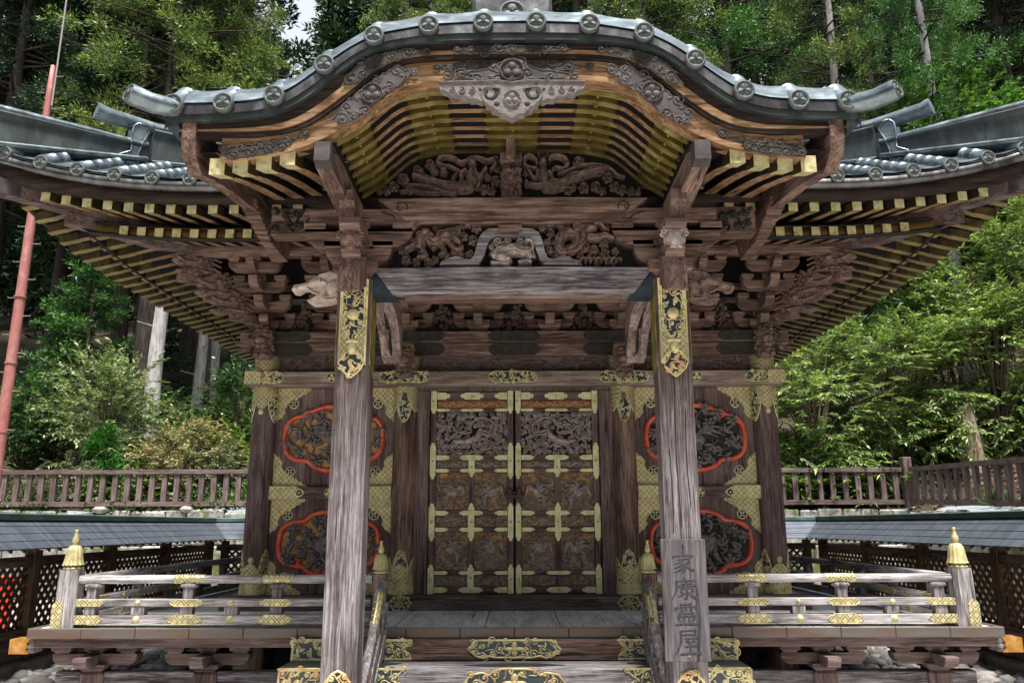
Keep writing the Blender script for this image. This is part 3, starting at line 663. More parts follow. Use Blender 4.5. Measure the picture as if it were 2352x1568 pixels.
def arm_poly(x0, x1, z0, z1, r=None):
    r = r or (z1 - z0) * 0.85; p = [(x0, z1)]
    for k in range(7):
        a = math.pi + (math.pi / 2) * k / 6; p.append((x0 + r * 0.95 + r * 0.95 * math.cos(a), z0 + r + r * math.sin(a)))
    for k in range(7):
        a = 1.5 * math.pi + (math.pi / 2) * k / 6; p.append((x1 - r * 0.95 + r * 0.95 * math.cos(a), z0 + r + r * math.sin(a)))
    return p + [(x1, z1)]
def masu(mb, x, y, z, w, h, mi=None):
    "bearing block: square block with a dished lower half"
    rg = []
    for k, q in ((0.0, 0.68), (0.16, 0.70), (0.32, 0.80), (0.45, 1.0), (0.46, 1.0), (1.0, 1.0)):
        a = w / 2 * q; rg.append([(x - a, y - a, z + h * k), (x + a, y - a, z + h * k), (x + a, y + a, z + h * k), (x - a, y + a, z + h * k)])
    mb.loft(rg, mi, False)
for s in (-1, 1):
    for cx in (3.58, 2.62):
        mb = MB(); y = 7.26
        masu(mb, s * cx, y, 0.45, 0.24, 0.06)
        mb.prism(arm_poly(s * cx - 0.36, s * cx + 0.36, 0.50, 0.59), y - .06, y + .06)
        mb.prism([(p[0], p[1] - 0.002) for p in arm_poly(6.95, y + 0.4, 0.504, 0.59)], s * cx - .055, s * cx + .055, 'x')
        for dx in (-0.28, 0, 0.28): masu(mb, s * cx + dx, y, 0.588, 0.17, 0.067)
        mb.build('deck_bracket', M['dark_x'], hall)
        mb = MB(); mb.box(s * cx - .10, s * cx + .10, y - .10, y + .10, 0, 0.45, 0.02); mb.build('deck_post', M['dark_z'], hall)
    mb = MB(); mb.box(min(s * 1.9, s * 3.9), max(s * 1.9, s * 3.9), 7.20, 7.32, 0.24, 0.445, 0.008); mb.build('tie_beam', M['beam'], hall)
    mb = MB(); mb.lathe([(0.15, 0), (0.15, 0.77)], (s * 2.72, 8.62, 0), 20); mb.build('foundation_post', M['bark_pale'] if s < 0 else M['brown_z'], hall)
    for yy in (9.8, 11.6, 13.4):
        mb = MB(); mb.box(s * 3.6 - .08, s * 3.6 + .08, yy - .08, yy + .08, 0, 0.6, 0.01); mb.build('deck_post', M['dark_z'], hall)
mb = MB(); mb.box(-2.5, 2.5, 8.75, 8.8, 0.0, 0.77); mb.build('underfloor_shade_board', M['black'], hall)  # black sheet standing for the dark void below the hall
# stairs
mb = MB(); mb.box(-1.82, 1.82, 6.93, 7.055, 0.572, 0.736, 0.006); st = mb.build('step', M['brown_x'], hall)
steps = [st]
mb = MB(); mb.box(-1.83, 1.83, 6.60, 6.93, 0.40, 0.568, 0.008); steps.append(mb.build('step', M['rail_x'], hall))
for k, (yy, zz) in enumerate(((6.27, 0.235), (5.94, 0.07))):
    mb = MB(); mb.box(-1.0, 1.0, yy, yy + 0.33, zz, zz + 0.166, 0.008); steps.append(mb.build('step', M['grey_x'], hall))
def petal_plate(x0, x1, z0, z1, kind):
    w = x1 - x0; h = z1 - z0; zc = (z0 + z1) / 2
    if kind == 'mid':     # cusped oblong
        p = [(x0, zc), (x0 + .05 * w, zc + .2 * h), (x0 + .06 * w, zc + .42 * h), (x0 + .12 * w, z1), (x1 - .12 * w, z1), (x1 - .06 * w, zc + .42 * h), (x1 - .05 * w, zc + .2 * h), (x1, zc),
             (x1 - .05 * w, zc - .2 * h), (x1 - .09 * w, z0 + .1 * h), (x1 - .17 * w, z0), (x1 - .23 * w, z0 + .12 * h), (x1 - .3 * w, z0 + .02 * h), (x0 + .3 * w, z0 + .02 * h), (x0 + .23 * w, z0 + .12 * h), (x0 + .17 * w, z0), (x0 + .09 * w, z0 + .1 * h), (x0 + .05 * w, zc - .2 * h)]
    else:                 # corner plate, swallow tailed towards the middle
        p = [(x0, z0), (x1 - .02 * w, z0), (x1 - .06 * w, z0 + .2 * h), (x1 - .2 * w, zc - .08 * h), (x1 - .3 * w, zc), (x1 - .2 * w, zc + .12 * h), (x1 - .1 * w, z1 - .2 * h), (x1, z1), (x0, z1)]
    return p
def scroll_plate(Mf, poly, parent, r, w, seed, gold='gold', rim=0.009, avoid=(), name='gilt_plate', extra=None, d=0.006):
    mb = MB(); mb.plate(Mf, poly, -0.002, d, 1)
    mb.mi = 0; mb.stroke(lambda x, z, q: Mf(x, z, q + d), poly + [poly[0]], rim, 0.006)
    Mo = lambda x, z, q: Mf(x, z, q + d)
    scrollfill(mb, Mo, poly, r, w, 0.006, random.Random(seed), avoid=avoid)
    if extra: extra(mb, Mo)
    return mb.build(name, [M[gold], M['slate_ink' if name == 'gilt_plate' else 'ink']], parent)
def flower4(cx, cz, rx, rz):
    def f(mb, Mo):
        for k in range(4):
            a = k * math.pi / 2; mb.dome(Mo, cx + rx * .5 * math.cos(a), cz + rz * .5 * math.sin(a), (rx if k % 2 == 0 else rz) * .52, (rz if k % 2 == 0 else rx) * .30, 0.010, a, 10)
        mb.dome(Mo, cx, cz, rx * .3, rz * .4, 0.014)
    return f
fm = front(6.93)
scroll_plate(fm, petal_plate(-0.385, 0.385, 0.592, 0.728, 'mid'), steps[0], 0.036, 0.0075, 21, avoid=((0, 0.66, 0.10, 0.07),), extra=flower4(0, 0.66, 0.085, 0.058))
for s in (-1, 1):
    p = petal_plate(-1.145, -0.84, 0.585, 0.730, 'cor')
    if s > 0: p = mirror(p)
    scroll_plate(fm, p, steps[0], 0.036, 0.0075, 22 + s)
    p = [(-1.82, 0.578), (-1.40, 0.578), (-1.40, 0.730), (-1.82, 0.730)]
    if s > 0: p = mirror(p)
    scroll_plate(fm, p, steps[0], 0.036, 0.0095, 25 + s, 'gold', 0.014)
    p = [(-1.83, 0.404), (-1.38, 0.404), (-1.38, 0.560), (-1.83, 0.560)]
    if s > 0: p = mirror(p)
    scroll_plate(front(6.60), p, steps[1], 0.038, 0.0095, 28 + s, 'gold_red' if s < 0 else 'gold', 0.014)
    p = petal_plate(-1.19, -0.86, 0.404, 0.562, 'cor')
    if s > 0: p = mirror(p)
    scroll_plate(front(6.60), p, steps[1], 0.038, 0.0075, 31 + s)
    mb = MB(); mb.prism([(s * 1.83, 6.60), (s * 1.25, 6.60), (s * 0.93, 6.62), (s * 1.06, 6.70), (s * 0.9, 6.8), (s * 1.12, 6.925), (s * 1.83, 6.925)], 0.5685, 0.5735, 'z'); mb.build('tread_sheet', M['roof_dark'], steps[1])
    for q, zz in ((0, (0.575, 0.735)), (1, (0.402, 0.566))):
        yy = ((6.935, 7.05), (6.605, 6.925))[q]; xo = (1.82, 1.83)[q]
        mb = MB(); mb.box(min(s * xo, s * (xo + .005)), max(s * xo, s * (xo + .005)), yy[0], yy[1], zz[0], zz[1]); mb.build('end_plate', M['gold'], steps[q])
mb = MB(); mb.prism([(-0.40, 6.72), (-0.2, 6.66), (0.2, 6.66), (0.40, 6.72), (0.22, 6.78), (0.1, 6.80), (-0.1, 6.80), (-0.22, 6.78)], 0.5685, 0.5735, 'z'); mb.build('tread_sheet', M['roof_dark'], steps[1])
p = [(-0.40, 0.40), (0.40, 0.40), (0.39, 0.46), (0.34, 0.52), (0.25, 0.535), (0.2, 0.515), (0.16, 0.55), (0.09, 0.562), (-0.09, 0.562), (-0.16, 0.55), (-0.2, 0.515), (-0.25, 0.535), (-0.34, 0.52), (-0.39, 0.46)]
scroll_plate(front(6.60), p, steps[1], 0.04, 0.008, 40, 'gold_red', avoid=((0, 0.46, 0.10, 0.08),), extra=flower4(0, 0.455, 0.10, 0.075))

# columns
def cylmap(cx, cy, r): return lambda s, z, d: (cx + (r + d) * math.sin(s / r), cy - (r + d) * math.cos(s / r), z)
def sheet(mb, Mf, rows, d, n=8, mi=None):
    v = []; m = n + 1
    for z, s0, s1 in rows:
        for i in range(m): v.append(Mf(s0 + (s1 - s0) * i / n, z, d))
    mb.add(v, [(j * m + i, j * m + i + 1, (j + 1) * m + i + 1, (j + 1) * m + i) for j in range(len(rows) - 1) for i in range(n)], mi, True)
def leaf_rows(z0, z1, w, c=0.0, pw=0.7, up=True, n=10):
    out = []
    for k in range(n + 1):
        t = k / n; q = t if up else 1 - t
        hw = w * (1 - q ** 2.2) ** pw + 0.001; out.append((z0 + (z1 - z0) * t, c - hw, c + hw))
    return out
def rowpoly(rows): return [(r[2], r[0]) for r in rows] + [(r[1], r[0]) for r in reversed(rows)]
CX = (-2.712, -1.176, 1.176, 2.712); CR = 0.128
for ci, cx in enumerate(CX):
    outer = ci in (0, 3)
    mb = MB(); mb.lathe([(CR, 0.955), (CR, 3.11), (CR, 3.26), (CR * 0.97, 3.72)], (cx, WY, 0), 28)
    c = mb.build('column', M['dark_z'] if outer else M['brown_z'], hall)
    Mf = cylmap(cx, WY, CR); per = math.pi * CR
    mb = MB(); sheet(mb, Mf, [(0.957, -per, per), (1.06, -per, per)], 0.007, 28, 0)
    for k in range(17):
        s = -per * 0.72 + per * 1.44 * k / 16; mb.stroke(lambda a, b, q: Mf(a, b, q + 0.006), [(s - .008, 0.965), (s - .008, 1.03), (s, 1.045), (s + .008, 1.03), (s + .008, 0.965)], 0.0035, 0.006, 0)
    mb.lathe([(CR + .006, 0.955), (CR + .012, 0.958), (CR + .012, 0.972), (CR + .006, 0.975)], (cx, WY, 0), 28, 0)
    if outer:
        for cc in (-0.16, 0.16):
            rw = leaf_rows(1.06, 1.405, 0.085, cc); sheet(mb, Mf, rw, 0.005, 6, 1)
            mb.stroke(lambda a, b, q: Mf(a, b, q + 0.004), rowpoly(rw), 0.006, 0.006, 0)
            scrollfill(mb, lambda a, b, q: Mf(a, b, q + 0.005), rowpoly(rw), 0.026, 0.006, 0.005, rnd, 0)
        rw = leaf_rows(1.06, 1.27, 0.105, 0, 0.8); sheet(mb, Mf, rw, 0.009, 8, 2); mb.stroke(lambda a, b, q: Mf(a, b, q + 0.008), rowpoly(rw), 0.006, 0.006, 0)
        mb.dome(lambda a, b, q: Mf(a, b, q + .009), 0, 1.30, 0.03, 0.035, 0.012, 0, 10, 0)
    else:
        for cc in (-0.17, 0.17):
            rw = leaf_rows(1.06, 1.33, 0.10, cc); sheet(mb, Mf, rw, 0.005, 6, 2)
            mb.stroke(lambda a, b, q: Mf(a, b, q + 0.004), rowpoly(rw), 0.006, 0.006, 0)
        rw = leaf_rows(1.14, 1.40, 0.082, 0); sheet(mb, Mf, rw, 0.006, 8, 1); mb.stroke(lambda a, b, q: Mf(a, b, q + 0.005), rowpoly(rw), 0.006, 0.006, 0)
        scrollfill(mb, lambda a, b, q: Mf(a, b, q + 0.006), rowpoly(rw), 0.026, 0.006, 0.005, rnd, 0)
        rw = [(1.06, -.14, .14), (1.16, -.12, .12), (1.22, -.06, .06), (1.25, -.002, .002)]; sheet(mb, Mf, rw, 0.010, 8, 2)
        mb.stroke(lambda a, b, q: Mf(a, b, q + 0.009), rowpoly(rw), 0.005, 0.005, 0)
    mb.build('base_fitting', [M['gold'], M['ink'], M['diaper_fine']], c)
    mb = MB()
    sheet(mb, Mf, [(3.04, -per, per), (3.109, -per, per)], 0.006, 28, 2)
    if outer:
        for cc in (-0.15, 0.15):
            rw = leaf_rows(2.73, 3.05, 0.085, cc, 0.7, False); sheet(mb, Mf, rw, 0.006, 6, 1)
            mb.stroke(lambda a, b, q: Mf(a, b, q + 0.005), rowpoly(rw), 0.006, 0.006, 0); scrollfill(mb, lambda a, b, q: Mf(a, b, q + 0.006), rowpoly(rw), 0.026, 0.006, 0.005, rnd, 0)
        rw = leaf_rows(2.86, 3.08, 0.10, 0, 0.9, False); sheet(mb, Mf, rw, 0.010, 8, 2); mb.stroke(lambda a, b, q: Mf(a, b, q + 0.009), rowpoly(rw), 0.006, 0.006, 0)
        mb.dome(lambda a, b, q: Mf(a, b, q + .008), 0, 2.84, 0.03, 0.035, 0.012, 0, 10, 0)
    else:
        for cc in (-0.13, 0.13):
            rw = leaf_rows(2.84, 3.06, 0.10, cc, 0.8, False); sheet(mb, Mf, rw, 0.006, 6, 2); mb.stroke(lambda a, b, q: Mf(a, b, q + 0.005), rowpoly(rw), 0.006, 0.006, 0)
        rw = leaf_rows(2.72, 2.97, 0.068, 0, 0.6, False); sheet(mb, Mf, rw, 0.010, 8, 1); mb.stroke(lambda a, b, q: Mf(a, b, q + 0.009), rowpoly(rw), 0.007, 0.006, 0)
        scrollfill(mb, lambda a, b, q: Mf(a, b, q + 0.010), rowpoly(rw), 0.026, 0.006, 0.005, rnd, 0)
    mb.build('collar_fitting', [M['gold_green'], M['ink'], M['diaper_fine']], c)
    mb = MB(); mb.lathe([(CR + .006, 3.262), (CR + .008, 3.57), (CR, 3.58)], (cx, WY, 0), 28, 0); mb.lathe([(CR + .014, 3.50), (CR + .014, 3.53)], (cx, WY, 0), 28, 1)
    mb.build('upper_sleeve', [M['diaper_fine'], M['gold_rafter']], c)

# sill, nageshi beams, wall boards
mb = MB(); mb.box(-2.98, 2.98, 8.38, 8.62, 0.816, 0.955, 0.006); sill = mb.build('door_sill', M['dark_x'], hall)
def rosette(cx, cz, y, parent):
    Mf = front(y); mb = MB()
    p = [(cx - .12, cz), (cx - .09, cz + .02), (cx - .075, cz + .055), (cx - .03, cz + .065), (cx, cz + .07), (cx + .03, cz + .065), (cx + .075, cz + .055), (cx + .09, cz + .02), (cx + .12, cz), (cx + .09, cz - .02), (cx + .075, cz - .055), (cx + .03, cz - .065), (cx, cz - .07), (cx - .03, cz - .065), (cx - .075, cz - .055), (cx - .09, cz - .02)]
    mb.plate(Mf, p, 0, 0.006, 1); Mo = lambda a, b, q: Mf(a, b, q + .006); mb.stroke(Mo, p + [p[0]], 0.006, 0.006, 0)
    scrollfill(mb, Mo, p, 0.02, 0.005, 0.005, random.Random(int(cx * 100)), 0, ((cx, cz, .05, .05),), leaf=False)
    for k in range(8): a = k * math.pi / 4; mb.dome(Mo, cx + .03 * math.cos(a), cz + .03 * math.sin(a), .016, .011, .02, a, 8, 0)
    mb.dome(Mo, cx, cz, .018, .018, .045, 0, 10, 0); mb.build('rosette_fitting', [M['gold'], M['ink']], parent)
for s in (-1, 1): rosette(s * 1.15, 0.885, 8.38, sill)
mb = MB(); mb.box(-2.885, 2.885, 8.405, 8.60, 3.135, 3.262, 0.006); mb.box(-2.87, 2.87, 8.425, 8.60, 3.112, 3.134, 0.004); nag = mb.build('tie_rail', M['nag'], hall)
def crest(mb, Mo, cx, cz, r, mi=0, h=0.010, a0=math.pi / 2):
    ring = [(cx + r * math.cos(2 * math.pi * k / 20), cz + r * math.sin(2 * math.pi * k / 20)) for k in range(21)]
    mb.stroke(Mo, ring, r * 0.09, h, mi)
    for k in range(3):
        a = a0 + k * 2 * math.pi / 3; mb.dome(Mo, cx + r * .46 * math.cos(a), cz + r * .46 * math.sin(a), r * .42, r * .42, h * .8, a, 10, mi)
def oblong(x0, x1, z0, z1, n=7):
    zc = (z0 + z1) / 2; h = (z1 - z0) / 2; r = h * 1.5; p = []
    for k in range(n + 1): a = math.pi / 2 + math.pi * k / n; p.append((x0 + r + r * math.cos(a), zc + h * math.sin(a)))
    for k in range(n + 1): a = -math.pi / 2 + math.pi * k / n; p.append((x1 - r + r * math.cos(a), zc + h * math.sin(a)))
    return p
def rail_fit(x0, x1, seed, cr=None):
    ex = (lambda mb, Mo: crest(mb, Mo, cr, 3.198, 0.040)) if cr is not None else None
    scroll_plate(front(8.405), oblong(x0, x1, 3.14, 3.256), nag, 0.028, 0.0065, seed, 'gold', 0.005, ((cr, 3.198, .05, .05),) if cr is not None else (), 'rail_fitting', ex)
rail_fit(-0.275, 0.245, 50, -0.015)
for s in (-1, 1):
    rail_fit(s * 1.176 - .27, s * 1.176 + .27, 52 + s)
    x0, x1 = (2.50, 2.70) if s > 0 else (-2.70, -2.50)
    rail_fit(min(s * 2.47, s * 2.74), max(s * 2.47, s * 2.74), 56 + s, s * 2.66)
    mb = MB(); mb.box(min(s * 2.72, s * 2.893), max(s * 2.72, s * 2.893), 8.397, 8.60, 3.13, 3.266); mb.build('end_sleeve', M['diaper'], nag)
    mb = MB(); Mo = front(8.405); cx = s * 1.955
    mb.dome(Mo, cx, 3.198, .056, .056, .008, 0, 18, 1); crest(mb, lambda a, b, q: Mo(a, b, q + .007), cx, 3.198, .05, 0); mb.build('crest_boss', [M['gold'], M['ink']], nag)
# frieze, head beams
mb = MB(); mb.box(-2.62, 2.62, 8.60, 8.64, 3.264, 3.452); fr = mb.build('frieze_board', M['dark_x'], hall)
mb = MB(); mb.box(-2.70, 2.70, 8.50, 8.66, 3.452, 3.590, 0.006); hb = mb.build('head_beam', M['brown_x'], hall)
mb = MB(); mb.box(-2.98, 2.98, 8.42, 8.78, 3.594, 3.708, 0.008); wp = mb.build('wall_plate', M['brown_x'], hall)
def dark_fit(xc, w, lobes=True):
    for (z0, z1, y, par) in ((3.456, 3.586, 8.50, hb), (3.599, 3.703, 8.42, wp)):
        h = z1 - z0; zc = (z0 + z1) / 2
        p = [(xc - w, zc), (xc - w + .02, zc + .3 * h), (xc - w + .06, z1), (xc + w - .06, z1), (xc + w - .02, zc + .3 * h), (xc + w, zc), (xc + w - .02, zc - .3 * h), (xc + w - .06, z0), (xc - w + .06, z0), (xc - w + .02, zc - .3 * h)]
        mb = MB(); mb.plate(front(y), p, -0.002, 0.005); mb.stroke(front(y - .005), p + [p[0]], .004, .004)
        for q in (-1, 1): mb.dome(front(y - .005), xc + q * (w - .05), zc, .008, .008, .006)
        mb.build('dark_fitting', M['tarnish'], par)
for xc, w in ((0, .28), (-1.176, .42), (1.176, .42), (-2.55, .34), (2.55, .34)): dark_fit(xc, w)
def leaf_spray(mb, Mo, poly, r, h, rnd, mi=0, flower=0.3):
    for (x, z) in darts(poly, r, rnd):
        a0 = rnd.uniform(0, 6.28)
        if rnd.random() < flower:
            for k in range(6): a = a0 + k * 1.047; mb.dome(Mo, x + r * .55 * math.cos(a), z + r * .55 * math.sin(a), r * .5, r * .3, h, a, 7, mi)
            mb.dome(Mo, x, z, r * .35, r * .35, h * 1.5, 0, 8, mi)
        else:
            for k in range(3):
                a = a0 + (k - 1) * 0.9; mb.dome(Mo, x + r * .6 * math.cos(a), z + r * .6 * math.sin(a), r * .75, r * .28, h * rnd.uniform(.7, 1.1), a, 7, mi)
            mb.stroke(Mo, [(x - r * math.cos(a0), z - r * math.sin(a0)), (x, z), (x + r * math.cos(a0), z + r * math.sin(a0))], r * .1, h * .7, mi)
for a, b in ((-2.57, -1.32), (-1.04, 1.04), (1.32, 2.57)):
    mb = MB(); p = [(a, 3.28), (b, 3.28), (b, 3.44), (a, 3.44)]; leaf_spray(mb, front(8.60), p, 0.058, 0.03, rnd); mb.build('carved_frieze', M['carve_brown'], fr)
mb = MB(); mb.box(-2.7, 2.7, 8.70, 8.74, 3.71, 4.75); mb.build('upper_wall', M['black'], hall)  # painted black to give deep shade in the gaps between brackets
for z0, z1, y in ((3.93, 3.99, 8.66), (4.085, 4.145, 8.655), (4.24, 4.31, 8.65)): mb = MB(); mb.box(-2.69, 2.69, y, 8.699, z0, z1, .004); mb.build('through_beam', M['brown_x'], hall)
mb = MB(); mb.box(-1.06, 1.06, 8.58, 8.70, 3.075, 3.111, 0.004); mb.box(-1.06, -.915, 8.56, 8.70, 0.956, 3.074, 0.004); mb.box(.915, 1.06, 8.56, 8.70, 0.956, 3.074, 0.004); mb.build('door_frame', M['dark_z'], hall)
for s in (-1, 1):
    mb = MB(); x = 1.30
    for w in (0.35, 0.42, 0.38, 0.16):
        x1 = min(x + w, 2.59); mb.box(min(s * x, s * (x1 - .003)), max(s * x, s * (x1 - .003)), 8.62, 8.66, 0.956, 3.11, 0.002); x += w
    wall = mb.build('wall_panel', M['dark_z'], hall)
    mb = MB(); mb.box(min(s * 1.28, s * 2.61), max(s * 1.28, s * 2.61), 8.53, 8.619, 1.925, 2.047, 0.006); mr = mb.build('middle_rail', M['dark_x'], wall)
    def corner_fit(x, z, dx, dz):
        P = [(0, 0), (.40, 0), (.385, .03), (.345, .035), (.335, .06), (.29, .07), (.28, .095), (.235, .11), (.24, .13), (.20, .15), (.15, .165), (.12, .19), (.10, .225), (.085, .26), (.10, .30), (.075, .33), (.06, .36), (.03, .37), (0, .42)]
        P = [(x + dx * a * .92, z + dz * b * .88) for a, b in P]; mb = MB(); Mf = front(8.62)
        mb.plate(Mf, P, -.002, .006, 0); mb.stroke(lambda a, b, q: Mf(a, b, q + .006), P + [P[0]], .006, .005, 1)
        fx, fz = x + dx * .182, z + dz * .165; mb.dome(lambda a, b, q: Mf(a, b, q + .004), fx, fz, .056, .056, .005, .78, 8, 1); mb.dome(lambda a, b, q: Mf(a, b, q + .007), fx, fz, .047, .047, .005, .78, 8, 2)
        for k in range(4): a = k * math.pi / 2 + .78; mb.dome(lambda a_, b_, q: Mf(a_, b_, q + .009), fx + .022 * math.cos(a), fz + .022 * math.sin(a), .02, .009, .006, a, 7, 1)
        mb.build('corner_fitting', [M['diaper'], M['gold'], M['ink']], wall)
    for xx, dx in ((1.305, 1), (2.585, -1)):
        corner_fit(s * xx, 3.108, s * dx, -1); corner_fit(s * xx, 2.048, s * dx, 1); corner_fit(s * xx, 1.924, s * dx, -1); corner_fit(s * xx, 0.957, s * dx, 1)
        mb = MB(); a, b = s * xx, s * (xx + dx * .27); e = s * (xx + dx * .34)
        mb.plate(front(8.53), [(a, 1.92), (b, 1.92), (e, 1.955), (s * (xx + dx * .37), 1.986), (e, 2.017), (b, 2.052), (a, 2.052)], -.004, .006, 0)
        P = [(a, 1.92), (b, 1.92), (e, 1.955), (s * (xx + dx * .37), 1.986), (e, 2.017), (b, 2.052), (a, 2.052)]; mb.stroke(front(8.524), P + [P[0]], .005, .005, 1)
        mb.dome(front(8.523), s * (xx + dx * .315), 1.986, .03, .03, .005, 0, 8, 2); mb.dome(front(8.52), s * (xx + dx * .315), 1.986, .014, .014, .006, 0, 8, 1)
        mb.build('rail_fitting', [M['diaper'], M['gold'], M['ink']], mr)
    mb = MB(); Mo = front(8.53); mb.dome(Mo, s * 1.955, 1.986, .05, .05, .008, 0, 16, 1); crest(mb, lambda a, b, q: Mo(a, b, q + .007), s * 1.955, 1.986, .045, 0); mb.build('crest_boss', [M['gold'], M['ink']], mr)
    # vermilion framed carvings
    for (zc, rx, rz, low) in ((2.568, .53, .345, False), (1.462, .525, .325, True)):
        xc = s * 1.952; ell = [(-.55, 0, .45, .70), (.55, 0, .45, .70), (0, 0, .60, 1.0)]
        if not low: ell += [(-.42, 0.55, .22, .30), (.42, 0.55, .22, .30)]
        out = []
        for k in range(96):
            a = 2 * math.pi * k / 96; best = 0
            for ex, ez, ea, eb in ell:
                for q in range(1, 60):
                    t = q / 50; X, Z = t * math.cos(a), t * math.sin(a)
                    if abs((X - ex) / ea) ** 2.7 + abs((Z - ez) / eb) ** 2.7 <= 1: best = max(best, t)
            out.append((xc + rx * best * math.cos(a), zc + rz * best * math.sin(a)))
        mb = MB(); mb.plate(front(8.62), out, -.002, .004, 0); bk = mb.build('carving_ground', M['ochre'] if s < 0 else M['tarnish'], wall)
        inn = [(xc + (p[0] - xc) * .93, zc + (p[1] - zc) * .9) for p in out]
        mb = MB(); Mo = front(8.616); rr = random.Random(int(90 + zc * 10 + s))
        leaf_spray(mb, Mo, inn, 0.078, 0.075, rr, 0, 0.3); leaf_spray(mb, Mo, inn, 0.062, 0.045, rr, 0, 0.1)
        if not low:            # bird among peonies
            fx = -s if s > 0 else 1
            bx = xc - .05 * s
            mb.dome(Mo, bx, zc - .02, .17, .085, .085, -.15, 14); mb.dome(Mo, bx + .14 * fx, zc + .02, .07, .05, .07, .3, 10)
            for k in range(7):
                a = 2.6 + k * .12; L = .2 + .03 * (k % 3)
                q = [(bx - .05 * fx + fx * L * t * math.cos(a) * 1.2, zc + .02 + L * t * math.sin(a) * .9 + .05 * math.sin(3 * t)) for t in (0, .3, .6, 1)]
                mb.stroke(Mo, q, [.018, .02, .016, .004], .07)
            for k in range(6): mb.stroke(Mo, [(bx - .02 + .02 * k, zc - .04), (bx - .06 + .03 * k, zc - .12), (bx - .05 + .035 * k, zc - .19)], [.02, .018, .004], .075)
        else:                  # crouching beast with curled mane
            mb.dome(Mo, xc, zc - .01, .18, .10, .09, .1, 14); mb.dome(Mo, xc - s * .08, zc + .1, .08, .07, .10, 0, 12)
            for k in range(7): q = spiral(xc - s * .08 + .07 * math.cos(k * .9), zc + .12 + .06 * math.sin(k * .9), .03, 1.3, k, 1, 9); mb.stroke(Mo, q, .008, .10)
            for k in range(4): mb.stroke(Mo, [(xc - .14 + .09 * k, zc - .06), (xc - .16 + .1 * k, zc - .14), (xc - .11 + .1 * k, zc - .19)], [.03, .022, .018], .07)
            mb.stroke(Mo, [(xc + s * .15, zc), (xc + s * .25, zc + .06), (xc + s * .22, zc + .14), (xc + s * .3, zc + .18)], [.02, .022, .018, .005], .07)
        mb.build('openwork_carving', M['carve_dark'], bk)
        mb = MB(); mb.stroke(front(8.619), out + [out[0], out[1]], .029, .055)
        if low:
            for qx in (-1, 1):
                for qz in (-1, 1):
                    cxp, czp = xc + qx * .31, zc + qz * .235
                    mb.stroke(front(8.619), [(cxp, czp), (cxp - qx * .0, czp - qz * .05), (cxp - qx * .02, czp - qz * .085)], [.022, .02, .016], .05)
                    for dx, dz in ((-.03, -.08), (.03, -.07), (0, -.11)): mb.dome(front(8.619), cxp - qx * .01 + dx * .8, czp + qz * dz, .02, .02, .05)
        else:
            for qx in (-1, 1): mb.dome(front(8.619), xc + qx * .30, zc + .23, .026, .026, .05)
        mb.build('vermilion_frame', M['vermilion'], bk)
# remaining walls
for s in (-1, 1):
    mb = MB(); mb.box(min(s * 2.66, s * 2.71), max(s * 2.66, s * 2.71), 8.74, 14.0, 0.8, 4.7); mb.build('side_wall', M['dark_z'], hall)
mb = MB(); mb.box(-2.66, 2.66, 13.95, 14.0, 0.8, 4.7); mb.build('rear_wall', M['dark_z'], hall)

# doors
def strap(mb, Mf, x0, x1, z0, z1, ends, boss=None, d=0.006):
    "gilt strap; ends: which sides are pointed ('l','r','t','b')"
    h = (z1 - z0); w = (x1 - x0); zc = (z0 + z1) / 2; xc = (x0 + x1) / 2
    if w > h:
        p = [(x0, z0), (x1, z0), (x1, z1), (x0, z1)]; t = h * .5
        L = [(x0 + t * 1.1, z1), (x0 + t * .9, zc + h * .28), (x0 + t * .3, zc + h * .3), (x0 - t * .2, zc), (x0 + t * .3, zc - h * .3), (x0 + t * .9, zc - h * .28), (x0 + t * 1.1, z0)] if 'l' in ends else [(x0, z1), (x0, z0)]
        Rr = [(x1 - t * 1.1, z0), (x1 - t * .9, zc - h * .28), (x1 - t * .3, zc - h * .3), (x1 + t * .2, zc), (x1 - t * .3, zc + h * .3), (x1 - t * .9, zc + h * .28), (x1 - t * 1.1, z1)] if 'r' in ends else [(x1, z0), (x1, z1)]
        p = L + Rr
    else:
        t = w * .5
        B = [(x0, z0 + t * 1.1), (xc - w * .28, z0 + t * .9), (xc - w * .3, z0 + t * .3), (xc, z0 - t * .2), (xc + w * .3, z0 + t * .3), (xc + w * .28, z0 + t * .9), (x1, z0 + t * 1.1)] if 'b' in ends else [(x0, z0), (x1, z0)]
        T = [(x1, z1 - t * 1.1), (xc + w * .28, z1 - t * .9), (xc + w * .3, z1 - t * .3), (xc, z1 + t * .2), (xc - w * .3, z1 - t * .3), (xc - w * .28, z1 - t * .9), (x0, z1 - t * 1.1)] if 't' in ends else [(x1, z1), (x0, z1)]
        p = B + T
    mb.plate(Mf, p, -.003, d, 0)
    for (bx, bz) in (boss or []):
        mb.dome(lambda a, b, q: Mf(a, b, q + d - .001), bx, bz, .016, .016, .003, 0, 9, 1); crest(mb, lambda a, b, q: Mf(a, b, q + d + .001), bx, bz, .014, 0, .004)
    for q in (.25, .75):
        mb.dome(lambda a, b, c: Mf(a, b, c + d), x0 + w * q if w > h else xc, zc if w > h else z0 + h * q, .005, .005, .004, 0, 6, 0)
RZ = [(0.962, 1.034), (1.143, 1.193), (1.577, 1.633), (1.744, 1.806), (2.193, 2.243), (2.322, 2.388), (2.845, 2.889), (2.975, 3.066)]
DY = 8.60
